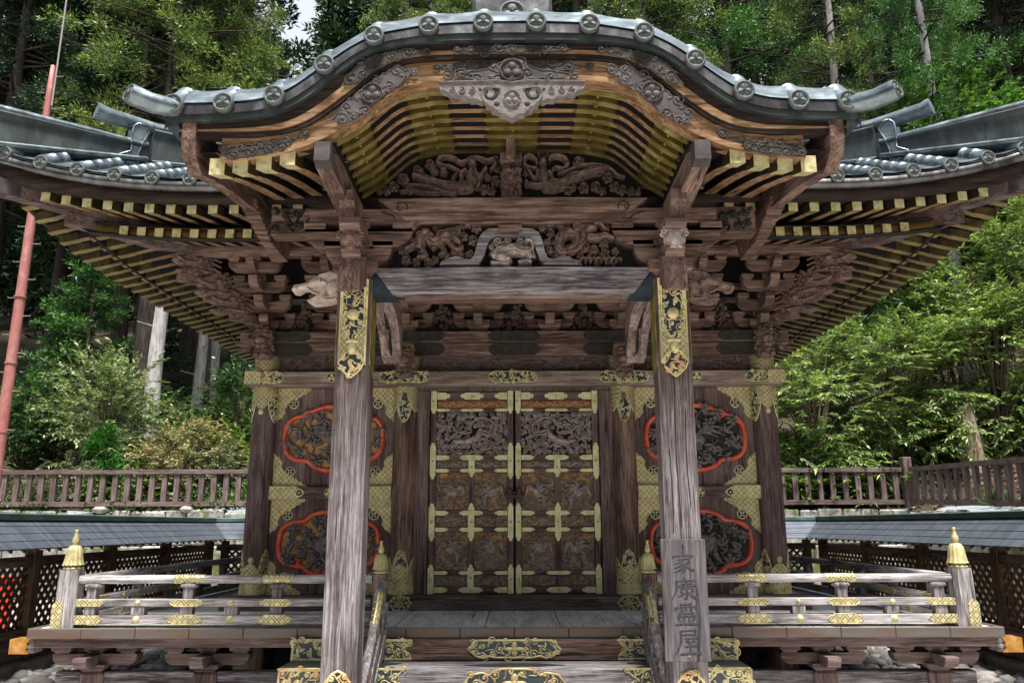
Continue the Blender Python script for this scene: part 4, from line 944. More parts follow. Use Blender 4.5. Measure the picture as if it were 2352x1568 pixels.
def door(s):
    X = lambda x: s * x                 # x measured outwards from the meeting line
    def bx(mb, x0, x1, *a): mb.box(min(X(x0), X(x1)), max(X(x0), X(x1)), *a)
    mb = MB()
    bx(mb, 0.012, 0.075, DY, DY + .06, .962, 3.07, .004); bx(mb, .838, .905, DY, DY + .06, .962, 3.07, .004)
    leaf = mb.build('door', M['dark_z'], hall)
    for z0, z1 in RZ:
        mb = MB(); bx(mb, .076, .837, DY + .002, DY + .06, z0, z1, .004); mb.build('door_rail', M['dark_x'], leaf)
    mb = MB(); bx(mb, .43, .485, DY + .003, DY + .058, 1.035, 1.142); bx(mb, .43, .485, DY + .003, DY + .058, 1.194, 1.576); bx(mb, .43, .485, DY + .003, DY + .058, 1.634, 1.743); bx(mb, .43, .485, DY + .003, DY + .058, 1.807, 2.192); bx(mb, .43, .485, DY + .003, DY + .058, 2.244, 2.321)
    mb.build('door_muntin', M['dark_z'], leaf)
    rr = random.Random(70 + s)
    def panel(x0, x1, z0, z1, kind, seed):
        a, b = min(X(x0), X(x1)), max(X(x0), X(x1)); rr = random.Random(seed); mb = MB(); y = DY + .04
        mb.box(a, b, y, y + .015, z0, z1, 0, 1); Mo = lambda p_, q_, d_: (p_, y + .002 - 1.4 * d_, q_); p = [(a + .008, z0 + .008), (b - .008, z0 + .008), (b - .008, z1 - .008), (a + .008, z1 - .008)]; mb.mi = 0
        w, h = b - a, z1 - z0; cx, cz = (a + b) / 2, (z0 + z1) / 2
        if kind == 'strip':
            n = max(3, int(w / h / 0.8))
            q = [(a + w * t / 24, cz + h * .25 * math.sin(t / 24 * n * math.pi)) for t in range(25)]; mb.stroke(Mo, q, .009, .028)
            for k in range(n):
                xx = a + w * (k + .5) / n; sg = 1 if k % 2 else -1; mb.stroke(Mo, spiral(xx, cz - sg * h * .12, h * .3, 1.3, sg * 1.6, sg, 12), [.011] * 6 + [.008] * 7, .03)
                mb.dome(Mo, xx + h * .4, cz + sg * h * .3, h * .22, h * .1, .026, sg * .6, 7); mb.dome(Mo, xx - h * .4, cz + sg * h * .32, h * .2, h * .09, .026, -sg * .6, 7)
            leaf_spray(mb, Mo, p, .026, .022, rr, 0, .1)
        elif kind == 'tennin':
            av = ((cx, cz, w * .22, h * .13),)
            scrollfill(mb, Mo, p, .036, .012, .035, rr, avoid=av, leaf=True); scrollfill(mb, Mo, p, .03, .010, .02, rr, avoid=av, leaf=False)
            f = s
            body = [(cx + f * w * .27, cz - h * .17), (cx + f * w * .12, cz - h * .2), (cx - f * w * .05, cz - h * .12), (cx - f * w * .13, cz + h * .08)]
            mb.stroke(Mo, catmull(body, 4), [.012, .02, .026, .03, .034, .036, .038, .04, .04, .038, .036, .034, .03], .06)
            mb.dome(Mo, cx - f * w * .16, cz + h * .2, .026, .032, .075, 0, 10); mb.dome(Mo, cx - f * w * .16, cz + h * .27, .018, .016, .07)
            for q in (1, -1): mb.stroke(Mo, catmull([(cx - f * w * .12, cz + h * .1), (cx - f * w * (.2 + .04 * q), cz + h * .02 * q), (cx - f * w * .26, cz + h * (.06 + .1 * q))], 4), [.016] * 5 + [.012] * 4, .065)
            rb = [(cx - f * w * .3, cz - h * .1), (cx - f * w * .34, cz + h * .2), (cx - f * w * .14, cz + h * .38), (cx + f * w * .02, cz + h * .22), (cx + f * w * .02, cz + h * .02), (cx + f * w * .18, cz + h * .02), (cx + f * w * .3, cz + h * .18), (cx + f * w * .36, cz + h * .05)]
            mb.stroke(Mo, catmull(rb, 4), .013, .05); mb.stroke(Mo, catmull([(x + f * .02, 2 * cz - z + .02) for x, z in rb[2:]], 4), .011, .045)
        else:                          # phoenix
            f = 1 if rr.random() < .5 else -1
            if kind == 'sea':
                for k in range(7):
                    zz = z0 + .015 + k * .019; mb.stroke(Mo, [(a + .01 + (w - .02) * t / 12, zz + .05 * (1 - k * .06) * (t / 12 - .5) * f * (1.4 if k > 2 else .5) + .012 * math.sin(t * 1.3 + k)) for t in range(13)], .008, .03)
            else: leaf_spray(mb, Mo, [(a + .01, z0 + .01), (b - .01, z0 + .01), (b - .01, z0 + h * .3), (a + .01, z0 + h * .3)], .036, .03, rr, 0, .3)
            bx_, bz = cx + f * w * .05, cz + h * (.06 if kind == 'sea' else -.02)
            mb.dome(Mo, bx_, bz, w * .22, h * .15, .06, .5 * f, 14)
            nk = catmull([(bx_ + f * w * .12, bz + h * .05), (bx_ + f * w * .24, bz + h * .16), (bx_ + f * w * .30, bz + h * .02), (bx_ + f * w * .34, bz - h * .1)], 4); mb.stroke(Mo, nk, [.034] * 4 + [.026] * 4 + [.02] * 3 + [.016] * 2, .06)
            mb.dome(Mo, nk[-1][0], nk[-1][1], .022, .018, .065); mb.stroke(Mo, [nk[-1], (nk[-1][0] - f * .03, nk[-1][1] - .025)], [.008, .002], .06)
            for k in range(9):
                a0 = 1.1 + k * .21; L = h * (.42 + .06 * math.sin(k * 2)); q = []
                for t in range(7):
                    u = t / 6; aa = a0 + .5 * u; q.append((bx_ - f * w * .05 - f * L * u * -math.cos(aa) * .95, bz + L * u * math.sin(aa) * 1.05 - .05 * u * u))
                q = [(min(max(x, a + .008), b - .008), min(max(z, z0 + .008), z1 - .008)) for x, z in q]
                mb.stroke(Mo, q, [.016, .015, .013, .012, .010, .008, .004], .045 + .004 * (k % 2))
            for k in range(6):
                q = [(bx_ - f * (w * .04 + .01 * k), bz - h * .02), (bx_ - f * (w * .22), bz - h * (.1 + .035 * k)), (bx_ - f * w * (.36 - .03 * k), bz - h * (.16 + .05 * k))]
                q = [(min(max(x, a + .008), b - .008), z) for x, z in q]; mb.stroke(Mo, catmull(q, 3), [.013] * 5 + [.009, .004], .05)
            scrollfill(mb, Mo, p, .024, .008, .026, rr, avoid=((bx_, bz, w * .3, h * .25),), leaf=False)
        mat = {'strip': 'carve_tan' if z0 > 2.8 else 'carve_grey', 'tennin': 'carve_grey', 'sea': 'carve_grey', 'bird': 'carve_grey'}[kind]
        mb.build('carved_panel', [M[mat], M['black'] if kind == 'tennin' else M['ochre']], leaf)
    panel(.078, .835, 2.39, 2.843, 'tennin', 101 + s); panel(.078, .835, 2.891, 2.973, 'strip', 104 + s)
    for k, (x0, x1) in enumerate(((.078, .428), (.487, .835))):
        panel(x0, x1, 1.036, 1.141, 'strip', 110 + k + s); panel(x0, x1, 1.195, 1.575, 'sea', 120 + k + 3 * s); panel(x0, x1, 1.635, 1.742, 'strip', 130 + k + s)
        panel(x0, x1, 1.808, 2.191, 'bird', 140 + k + 3 * s); panel(x0, x1, 2.245, 2.32, 'strip', 150 + k + s)
    groups = [(.958, 1.25), (1.49, 1.875), (2.13, 2.51), (2.83, 3.095)]
    Mf = front(DY)
    for xa, xb in ((.012, .070), (.842, .906)):
        for gi, (z0, z1) in enumerate(groups):
            mb = MB(); strap(mb, Mf, min(X(xa), X(xb)), max(X(xa), X(xb)), z0, z1, ('t' if gi < 3 else '') + ('b' if gi > 0 else ''), [(X((xa + xb) / 2), (z0 + z1) / 2)]); mb.build('gilt_strap', [M['strap'], M['ink']], leaf)
    for ri, (z0, z1) in enumerate(RZ):
        z0 += .007; z1 -= .007
        for xa, xb, inner in ((.076, .21, 1), (.70, .836, 0)):
            mb = MB(); l, r = min(X(xa), X(xb)), max(X(xa), X(xb)); pt = ('r' if s > 0 else 'l') if inner else ('l' if s > 0 else 'r')
            strap(mb, Mf, l, r, z0, z1, pt); mb.build('gilt_strap', [M['strap'], M['ink']], leaf)
        mb = MB(); strap(mb, Mf, min(X(.335), X(.58)), max(X(.335), X(.58)), z0, z1, 'lr', [(X(.4575), (z0 + z1) / 2)] if ri in (0, 5, 6, 7) else []); mb.build('gilt_strap', [M['strap'], M['ink']], leaf)
    for gi, (z0, z1) in enumerate(((.99, 1.25), (1.49, 1.875), (2.15, 2.36))):
        if s > 0 and gi == 0: continue
        mb = MB(); strap(mb, lambda a, b, q: Mf(a, b, q + .006), min(X(.425), X(.49)), max(X(.425), X(.49)), z0, z1, ('t' if gi < 2 else '') + ('b' if gi > 0 else ''), [(X(.4575), (z0 + z1) / 2)]); mb.build('gilt_strap', [M['strap'], M['ink']], leaf)
door(-1); door(1)
mb = MB(); mb.box(-.085, .085, DY - .075, DY - .045, 1.925, 1.965, .006); mb.box(-.07, -.03, DY - .08, DY - .006, 1.95, 2.03, .006); mb.box(.03, .07, DY - .08, DY - .006, 1.95, 2.03, .006); mb.box(-.065, .065, DY - .06, DY - .045, 1.975, 1.995, .003)
mb.build('door_bolt', M['iron'], hall)
# ------------------------------------------------------------ brackets, eaves, main roof
CYH, HALF = 11.35, 4.75
TIER = [(0, 3.86), (1, 4.015), (2, 4.17), (3, 4.325)]
def bracket_set(cx, corner=0):
    mb = MB()
    masu(mb, cx, 8.58, 3.71, 0.25, 0.13)                       # big block on the wall plate
    blk = []
    for k, z in TIER:
        y = 8.60 - 0.21 * k; L = 0.275
        mb.prism(arm_poly(cx - L, cx + L, z - 0.088, z + 0.012, 0.10), y - .045, y + .045)
        for dx in (-L + .055, 0, L - .055):
            blk.append((cx + dx, y, z + 0.012))
        if k < 3:
            yo = y - 0.21
            mb.prism([(p[0], p[1]) for p in arm_poly(yo - .07, 8.66, z - 0.085, z + 0.02, 0.10)], cx - .047, cx + .047, 'x')
    mb.prism([(8.60 - .63 - .20, 4.30), (8.60 - .63 - .12, 4.235), (8.5, 4.235), (8.5, 4.33), (8.60 - .63 - .20, 4.33)], cx - .04, cx + .04, 'x')
    if corner:
        for k, z in TIER[:3]:                                  # arms running out sideways and on the diagonal
            xo = cx + corner * (0.21 * (k + 1) + .07)
            mb.prism(arm_poly(min(cx, xo), max(cx, xo), z - 0.065, z + 0.02, 0.07), 8.55, 8.65)
            for q in (-.24, .24): masu(mb, cx + corner * 0.21 * (k + 1), 8.6 + q, z + .02, .12, .07)
            dgo = 0.21 * (k + 1) + 0.12; a, b = Vector((cx, 8.6)), Vector((cx + corner * dgo, 8.6 - dgo)); obox(mb, tuple(a), tuple(b), .1, z - .06, z + .02)
            masu(mb, cx + corner * .21 * (k + 1), 8.6 - .21 * (k + 1), z + .02, .13, .07)
    o = mb.build('bracket_set', M['brown_x'], hall)
    return o, blk
first = None
SETS = (-2.712, -1.95, -1.176, -0.39, 0.39, 1.176, 1.95, 2.712)
for cx in SETS:
    o, blk = bracket_set(cx, (-1 if cx < -2.7 else (1 if cx > 2.7 else 0)))
    for p in blk:
        if first is None:
            mb = MB(); masu(mb, p[0], p[1], p[2], 0.125, 0.07); first = mb.build('bearing_block', M['brown_x'], o); p0 = p
        else: dup(first, (p[0] - p0[0], p[1] - p0[1], p[2] - p0[2]), o); HASKIDS.add(o)
# carved struts between the brackets, above the wall plate
for i, cx in enumerate((-2.33, -1.56, -.785, 0, .785, 1.56, 2.33)):
    mb = MB(); P = [(cx - .30, 3.71), (cx + .30, 3.71), (cx + .24, 3.76), (cx + .13, 3.86), (cx + .06, 3.98), (cx + .04, 4.06), (cx - .04, 4.06), (cx - .06, 3.98), (cx - .13, 3.86), (cx - .24, 3.76)]
    mb.plate(front(8.66), P, -.02, .01, 1); mb.mi = 0; rr = random.Random(200 + i)
    leaf_spray(mb, front(8.65), P, .05, .05, rr, 0, .4); scrollfill(mb, front(8.65), P, .035, .011, .045, rr, leaf=False)
    mb.build('carved_strut', [M['carve_brown'], M['black']], hall)
def nose_carving(name, M3, scale, seed, mat, parent, kind='dragon'):
    "carved beast head on a beam end; M3 maps (outward, up, sideways) to the world"
    rr = random.Random(seed); mb = MB(); s = scale
    if kind == 'dragon':
        P = [(0, -.10), (.16, -.13), (.30, -.17), (.42, -.13), (.33, -.10), (.24, -.06), (.36, -.05), (.46, 0), (.44, .06), (.36, .05), (.28, .09), (.2, .15), (.1, .13), (0, .16)]
    else:       # elephant-like baku with raised trunk
        P = [(0, -.16), (.12, -.2), (.28, -.22), (.36, -.17), (.29, -.14), (.2, -.09), (.27, -.06), (.34, -.03), (.41, -.04), (.46, -.08), (.52, -.075), (.55, -.03), (.52, .025), (.46, .035), (.39, .04), (.31, .09), (.22, .15), (.10, .18), (0, .15)]
    def side(sg): return lambda u, v, d: M3(u * s, v * s, sg * (.075 * s * (1.15 - .9 * u) + d * s))
    n = len(P); v = [M3(p[0] * s, p[1] * s, -.075 * s * (1.15 - .9 * p[0])) for p in P] + [M3(p[0] * s, p[1] * s, .075 * s * (1.15 - .9 * p[0])) for p in P]
    mb.add(v, [list(range(n)), list(range(2 * n - 1, n - 1, -1))] + [(i, i + n, (i + 1) % n + n, (i + 1) % n) for i in range(n)])
    for sg in (-1, 1):
        Mo = side(sg)
        mb.dome(Mo, .17, .04, .055, .045, .04, .3, 9); mb.dome(Mo, .17, .045, .022, .022, .06, 0, 8)
        if kind == 'dragon':
            for k in range(6): mb.stroke(Mo, spiral(.04 + .035 * (k % 2), -.08 + .045 * k, .035, 1.2, k, 1, 9), .009, .035)
            mb.stroke(Mo, catmull([(.05, -.1), (.2, -.09), (.32, -.13)], 4), .016, .03); mb.stroke(Mo, catmull([(.2, .0), (.32, -.01), (.44, .03)], 4), .018, .03)
            for k in range(4): mb.stroke(Mo, [(.1, .1 - .05 * k), (0, .14 - .06 * k), (-.1, .13 - .07 * k)], [.012, .014, .004], .035)
        else:
            mb.stroke(Mo, catmull([(.2, .06), (.34, .02), (.44, -.01), (.51, -.035)], 5), [.055] * 5 + [.042] * 5 + [.03] * 5 + [.03], .045); mb.dome(Mo, .50, -.03, .035, .035, .07, 0, 10)
            mb.dome(Mo, .06, -.02, .08, .11, .04, .2, 10); mb.stroke(Mo, [(.22, -.1), (.3, -.07), (.36, -.02)], [.016, .013, .004], .05)
            for k in range(4): mb.stroke(Mo, [(.16, -.16 + .02 * k), (.06, -.17 + .05 * k), (0, -.16 + .07 * k)], .012, .03)
    return mb.build(name, mat, parent)
for s in (-1, 1):
    for k, (d0, z) in enumerate(((.34, 3.98), (.52, 4.14), (.74, 4.33))):
        D = Vector((s, -1, 0)).normalized(); N = Vector((D.y, -D.x, 0)); o = Vector((s * 2.712, 8.6, z)) + D * d0
        nose_carving('dragon_nose', lambda u, v, w, o=o, D=D, N=N: tuple(o + D * u + Vector((0, 0, v)) + N * w), .85, 300 + k, M['carve_brown'], hall)
    nose_carving('column_nose', lambda u, v, w, s=s: (s * (2.83 + u), 8.60 + w, 3.60 + v * .9), .55, 310, M['carve_brown'], hall)
    for cx in (s * 2.712, s * 1.176):                     # lion heads at the column tops
        mb = MB(); zc = 3.40 if abs(cx) < 2 else 3.62; yy = 8.40 if abs(cx) < 2 else 8.42
        mb.ball((cx, yy, zc), (.105, .13, .12), 14, 9); mb.ball((cx, yy - .11, zc - .03), (.07, .06, .05), 10, 6); mb.ball((cx, yy - .10, zc - .09), (.06, .05, .025), 10, 6)
        Mo = lambda a, b, q, cx=cx, yy=yy, zc=zc: (cx + a, yy - .10 + .9 * (abs(a) ** 1.6) - q, zc + b)
        for k in range(12): a = k * .524; mb.stroke(lambda p, q, r, Mo=Mo: Mo(p, q, r - .02), spiral(.10 * math.cos(a), .10 * math.sin(a), .03, 1.3, a, 1, 9), .009, .04)
        for q in (-1, 1): mb.dome(Mo, q * .04, .04, .02, .016, .035); mb.stroke(Mo, [(q * .01, .07), (q * .04, .085), (q * .075, .06)], .012, .035)
        mb.box(cx - .09, cx + .09, yy - .08, yy + .1, zc - .22, zc - .10, .03)
        for q in (-.05, .05): mb.ball((cx + q, yy - .09, zc - .19), (.035, .045, .03), 8, 5)
        mb.build('lion_head', M['carve_brown'], hall)
# eaves
def lift(a): a = abs(a); return 0.26 * ((a - 2.85) / 1.75) ** 2 if a > 2.85 else 0.0
def SD(side):
    return {'f': lambda a, o, z: (a, CYH - o, z), 'l': lambda a, o, z: (-o, CYH + a, z), 'r': lambda a, o, z: (o, CYH - a, z)}[side]
def sweep(mb, T, a0, a1, prof, n=24, mi=None):
    "profile [(outward, z, liftfactor)] carried along the eave from a0 to a1"
    m = len(prof); v = []; f = []
    for i in range(n + 1):
        a = a0 + (a1 - a0) * i / n
        for o, z, k in prof:
            aa = max(-o, min(o, a)); v.append(T(aa, o, z + k * lift(a)))
    for i in range(n):
        for j in range(m): f.append((i * m + j, i * m + (j + 1) % m, (i + 1) * m + (j + 1) % m, (i + 1) * m + j))
    mb.add(v, f + [list(range(m)), list(range((n + 1) * m - 1, n * m - 1, -1))], mi, True)
def rafter(name, T, a, o0, z0, o1, z1, w, h, mats, caplen):
    mb = MB(); r = []
    for o, z in ((o0, z0), (o1, z1)): r.append([T(a - w / 2, o, z), T(a + w / 2, o, z), T(a + w / 2, o, z + h), T(a - w / 2, o, z + h)])
    mb.loft(r, None, False); mb.m = [0, 1, 1, 1, 1, 1][:len(mb.m)] if len(mb.m) == 6 else mb.m; rf = mb.build(name, [mats[0], M['black']], hall)  # black side faces put the shade of the gaps into the colour
    mb = MB(); e = .004; t = caplen / abs(o0 - o1); oc, zc = o0 + (o1 - o0) * t, z0 + (z1 - z0) * t; r = []
    oe = o0 + (.005 if o0 > o1 else -.005)
    for o, z in ((oe, z0), (oc, zc)): r.append([T(a - w / 2 - e, o, z - e), T(a + w / 2 + e, o, z - e), T(a + w / 2 + e, o, z + h + e), T(a - w / 2 - e, o, z + h + e)])
    mb.loft(r, None, False)
    ot = o0 + (o1 - o0) * t * 1.5; zt = z0 + (z1 - z0) * t * 1.5
    mb.add([T(a - w / 2 - e, oc, zc - e), T(a + w / 2 + e, oc, zc - e), T(a + w * .22, oc + (ot - oc) * .35, zc + (zt - zc) * .35 - e), T(a + w * .3, oc + (ot - oc) * .6, zc + (zt - zc) * .6 - e), T(a, ot, zt - e), T(a - w * .3, oc + (ot - oc) * .6, zc + (zt - zc) * .6 - e), T(a - w * .22, oc + (ot - oc) * .35, zc + (zt - zc) * .35 - e)], [(0, 1, 2, 3, 4, 5, 6)])
    mb.m = [0, 1, 1, 1, 2, 0, 0]; mb.build(name + '_cap', [mats[1], M['gold_side'], M['gold']], rf)  # brighter front, darker sides: light and shade put into the gilt
for side in 'flr':
    T = SD(side)
    if side == 'f': A1 = [s * (1.95 + .192 * k) for s in (-1, 1) for k in range(13)]; A2 = [s * (1.87 + .17 * k) for s in (-1, 1) for k in range(12)]
    else:
        sg = -1 if side == 'l' else 1
        A1 = [sg * (4.35 - .222 * k) for k in range(33)]; A2 = [sg * (3.95 - .222 * k) for k in range(32)]
    for a in A1:
        L = lift(a); oi = max(3.75, min(abs(a), 4.4)); sl = .22
        if abs(a) > 4.45: continue
        rafter('flying_rafter', T, a, 4.60, 4.40 + .8 * L, oi, 4.40 + .8 * L + sl * (4.60 - oi), .075, .075, (M['tan_y' if side == 'f' else 'tan_x'], M['gold_rafter']), .17 if side != 'f' else .15)
    for a in A2:
        L = lift(a) * .6; oi = max(3.30, min(abs(a), 4.0))
        rafter('base_rafter', T, a, 4.15, 4.33 + L, oi, 4.33 + L + .24 * (4.15 - oi), .075, .085, (M['tan_y' if side == 'f' else 'tan_x'], M['gold_rafter']), .20 if side != 'f' else .12)
    def ss(name, prof, mat, n=28, a0=-4.75, a1=4.75):
        mb = MB(); sweep(mb, T, a0, a1, prof, n); return mb.build(name, mat, hall)
    ax = 'x' if side == 'f' else 'y'
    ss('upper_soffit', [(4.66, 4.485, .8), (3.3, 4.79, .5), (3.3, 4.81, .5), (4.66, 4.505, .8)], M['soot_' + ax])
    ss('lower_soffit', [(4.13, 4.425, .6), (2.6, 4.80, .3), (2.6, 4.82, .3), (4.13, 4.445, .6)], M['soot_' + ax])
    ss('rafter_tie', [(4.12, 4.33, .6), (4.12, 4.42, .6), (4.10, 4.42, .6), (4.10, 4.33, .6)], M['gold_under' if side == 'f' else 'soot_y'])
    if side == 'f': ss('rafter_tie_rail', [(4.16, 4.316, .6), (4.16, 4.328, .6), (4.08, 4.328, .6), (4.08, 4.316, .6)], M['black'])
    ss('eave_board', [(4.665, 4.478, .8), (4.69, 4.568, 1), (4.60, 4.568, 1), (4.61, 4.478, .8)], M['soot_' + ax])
    ss('eave_edge', [(4.74, 4.570, 1), (4.755, 4.640, 1), (4.60, 4.665, 1), (4.60, 4.570, 1)], M['edge'])
    ss('eave_purlin', [(3.44, 4.405, .2), (3.44, 4.545, .2), (3.32, 4.545, .2), (3.32, 4.405, .2)], M['brown_' + ax], 20, -3.5, 3.5)
for s in (-1, 1):      # hip rafters and the scroll carvings below the corners
    mb = MB()
    for (o0, o1, z0, z1, w, h) in ((3.3, 4.68, 4.62, 4.57, .12, .13), (3.0, 4.25, 4.56, 4.44, .12, .12)):
        D = Vector((s, -1, 0)).normalized(); N = Vector((D.y, -D.x, 0)); r = []
        for o, z in ((o0, z0), ((o0 + o1) / 2, min(z0, z1) - .03), (o1, z1)):
            p = Vector((s * o, CYH - o, z)); r.append([tuple(p - N * w / 2), tuple(p + N * w / 2), tuple(p + N * w / 2 + Vector((0, 0, h))), tuple(p - N * w / 2 + Vector((0, 0, h)))])
        mb.loft(r, None, False)
    hr = mb.build('hip_rafter', M['dark_x'], hall)
    mb = MB(); p = Vector((s * 4.70, CYH - 4.70, 4.575)); D = Vector((s, -1, 0)).normalized(); N = Vector((D.y, -D.x, 0)); r = []
    for q in (-.22, .0, .02): r.append([tuple(p + D * q - N * .068 - Vector((0, 0, .008))), tuple(p + D * q + N * .068 - Vector((0, 0, .008))), tuple(p + D * q + N * .068 + Vector((0, 0, .14))), tuple(p + D * q - N * .068 + Vector((0, 0, .14)))])
    mb.loft(r, None, False); mb.build('rafter_cap', M['bronze'], hr)
# main roof skin
def roof_z(x, y):
    o = max(abs(x), abs(CYH - y)); s = HALF - o; al = min(abs(x), abs(CYH - y)) / max(o, .01) * HALF
    return 4.655 + lift(al) * max(0, 1 - s / 2.2) ** 1.3 + .44 * s + .028 * s * s
mb = MB(); N_ = 22
for side in 'flrb':
    T = SD(side) if side != 'b' else (lambda a, o, z: (a, CYH + o, z))
    v = []; K = 14
    for j in range(K + 1):
        s = HALF * (j / K) ** 1.2 * .985; o = HALF - s
        for i in range(N_ + 1):
            a = (-1 + 2 * i / N_) * o; p = T(a, o, 0); v.append((p[0], p[1], roof_z(p[0], p[1])))
    n = N_ + 1; mb.add(v, [(j * n + i, j * n + i + 1, (j + 1) * n + i + 1, (j + 1) * n + i) for j in range(K) for i in range(N_)], None, True)
mb.build('roof', M['roof'], hall, (0, CYH, 4.6))
DR = 0.062
def tile_disc(mb, c, r, ny=(0, -1, 0)):
    "round tile end with rim and three leaves, facing the viewer"
    x, y, z = c; Mo = front(y)
    mb.lathe  # disc body
    rings = []
    for q, yy in ((1.0, .03), (1.06, .02), (1.08, 0), (1.0, -.014), (.84, -.014), (.80, -.004), (.02, -.004)):
        rings.append([(x + r * q * math.cos(2 * math.pi * k / 22), y + yy, z + r * q * math.sin(2 * math.pi * k / 22)) for k in range(22)])
    mb.loft(rings, 0, True, True, False)
    for k in range(3):
        a = math.pi / 2 + k * 2 * math.pi / 3; mb.dome(lambda p, q, d: (p, y - .004 - d, q), x + r * .40 * math.cos(a), z + r * .40 * math.sin(a), r * .40, r * .40, r * .10, a, 10, 0)
        mb.stroke(lambda p, q, d: (p, y - .004 - d, q), [(x, z), (x + r * .3 * math.cos(a), z + r * .3 * math.sin(a)), (x + r * .72 * math.cos(a), z + r * .72 * math.sin(a))], [r * .04, r * .03, r * .01], r * .24, 0)
def roll_mesh(x0, y0, zf, n, step, r, slope0):
    mb = MB(); pts = [(x0, y0 + step * i, zf(x0, y0 + step * i)) for i in range(n)]; rad = []
    rings = []
    for i in range(n - 1):
        for t, q in ((0, 1.0), (.86, .97), (.87, 1.05), (.99, 1.05)):
            y = y0 + step * (i + t); z = zf(x0, y); rings.append([(x0 + r * q * math.cos(2 * math.pi * k / 14), y - .35 * r * q * math.sin(2 * math.pi * k / 14), z + r * q * math.sin(2 * math.pi * k / 14)) for k in range(14)])
    mb.loft(rings, None, True)
    return mb
for s in (-1, 1):
    for k in range(-3, 6):
        x = s * (2.89 + .34 * k)
        yend = CYH - abs(x); n = max(3, min(9, int((yend - 6.62) / .16)))
        mb = roll_mesh(x, 6.62, lambda a, b: roof_z(a, max(b, 6.61)) + .02, n, .16, DR, .5); rl = mb.build('tile_roll', M['roof'], hall)
        mb = MB(); tile_disc(mb, (x, 6.60, roof_z(x, 6.61) + .012), DR); mb.build('crest_disc', M['disc'], rl)
        mb = MB(); v = []                                      # dished tile sheet between two rolls
        for j in range(5):
            y = 6.605 + .14 * j
            for i in range(7):
                xx = x + s * .34 * (i / 6); v.append((xx, y, roof_z(min(max(xx, -4.74), 4.74), y) + .018 - .02 * math.sin(math.pi * i / 6) + (.02 if j == 0 else 0)))
        if k < 5: mb.add(v, [(j * 7 + i, j * 7 + i + 1, (j + 1) * 7 + i + 1, (j + 1) * 7 + i) for j in range(4) for i in range(6)], None, True); mb.build('tile_sheet', M['roof'], rl)
# hip ridges with their end ornaments
def hip_ridge(s):
    def pt(u, z, w): D = Vector((s, -1, 0)).normalized(); Nn = Vector((D.y, -D.x, 0)); return tuple(Vector((s * (HALF - u), CYH - HALF + u, z)) + Nn * w)
    def band(name, u0, u1, zb, zt, w, mat, parent, n=12):
        mb = MB(); rings = []
        for i in range(n + 1):
            u = u0 + (u1 - u0) * i / n; b, t = zb(u), zt(u); r = []
            for ww, q in ((w * 1.35, 0), (w * 1.35, .06), (w, .12), (w, .74), (w * 1.25, .80), (w * 1.4, .88), (w, .97), (0, 1.0), (-w, .97), (-w * 1.4, .88), (-w * 1.25, .80), (-w, .74), (-w, .12), (-w * 1.35, .06), (-w * 1.35, 0)): r.append(pt(u, b + (t - b) * q, ww))
            rings.append(r)
        mb.loft(rings, None, False); b = mb.build(name, mat, parent)
        m2 = MB(); m2.tube([pt(u0 + (u1 - u0) * i / n, zt(u0 + (u1 - u0) * i / n) - .005, 0) for i in range(n + 1)], w * 1.25, 10, None, True, .55); m2.build('ridge_cap', M['roof'], b if parent == hall else parent)
        m2 = MB(); m2.tube([pt(u0 + (u1 - u0) * i / n, zb(u0 + (u1 - u0) * i / n) + .03, 0) for i in range(n + 1)], w * 1.7, 8, None, True, .3); m2.build('ridge_fillet', M['roof'], b)
        for k in range(1, int((min(u1, 2.2) - u0) / .3) + 1):
            u = u0 + .3 * k; m2 = MB()
            for sg in (-1, 1): m2.tube([pt(u, zb(u) + .03, sg * w * 1.02), pt(u, zb(u) + .8 * (zt(u) - zb(u)), sg * w * 1.02)], .007, 5)
            m2.build('ridge_seam', mat, b)
        return b
    base = lambda u: 4.72 + .27 * max(0, 1 - u / 1.6) + .48 * u
    r1 = band('hip_ridge', -.02, .95, lambda u: base(u) - .03, lambda u: 5.36 + .10 * u, .085, M['roof_dark'], hall)
    r2 = band('hip_ridge', .98, 4.6, lambda u: base(u) - .06, lambda u: max(5.66 + .14 * (u - .9), base(u) + .30), .085, M['roof_dark'], hall)
    for u0, ztop, rr in ((.90, 5.60, r1), (-.06, 5.42, r1)):
        mb = MB(); P = Vector(pt(u0, 0, 0)); D = Vector((s, -1, 0)).normalized(); Nn = Vector((D.y, -D.x, 0))
        prof = [(-.02, ztop + .05), (.05, ztop + .045), (.09, ztop), (.10, ztop - .10), (.09, ztop - .27), (.13, ztop - .30), (.19, ztop - .34), (.215, ztop - .42), (.19, ztop - .50), (.12, ztop - .54), (.05, ztop - .51), (.02, ztop - .42), (.02, ztop - .27), (-.01, ztop - .15), (-.06, ztop - .02)]
        n = len(prof); v = [tuple(Vector((P.x, P.y, z)) + D * a - Nn * .095) for a, z in prof] + [tuple(Vector((P.x, P.y, z)) + D * a + Nn * .095) for a, z in prof]
        mb.add(v, [list(range(n)), list(range(2 * n - 1, n - 1, -1))] + [(i, i + n, (i + 1) % n + n, (i + 1) % n) for i in range(n)])
        for sg in (-1, 1):
            Mo = lambda a, z, d: tuple(Vector((P.x, P.y, z)) + D * a + Nn * sg * (.095 + d)); mb.stroke(Mo, spiral(.115, ztop - .42, .075, 1.2, 1.5, -1, 12), .012, .02); mb.stroke(Mo, prof + [prof[0]], .012, .015)
        mb.build('ridge_end_ornament', M['roof'], rr)
    mb = MB(); p = [Vector(pt(1.6, 5.80, 0)), Vector(pt(1.0, 5.68, 0)), Vector(pt(.66, 5.67, 0)), Vector(pt(.60, 5.685, 0))]
    mb.tube(p, [.075, .075, .08, .085], 14); mb.build('ridge_end_tube', M['roof'], r2)
hip_ridge(-1); hip_ridge(1)
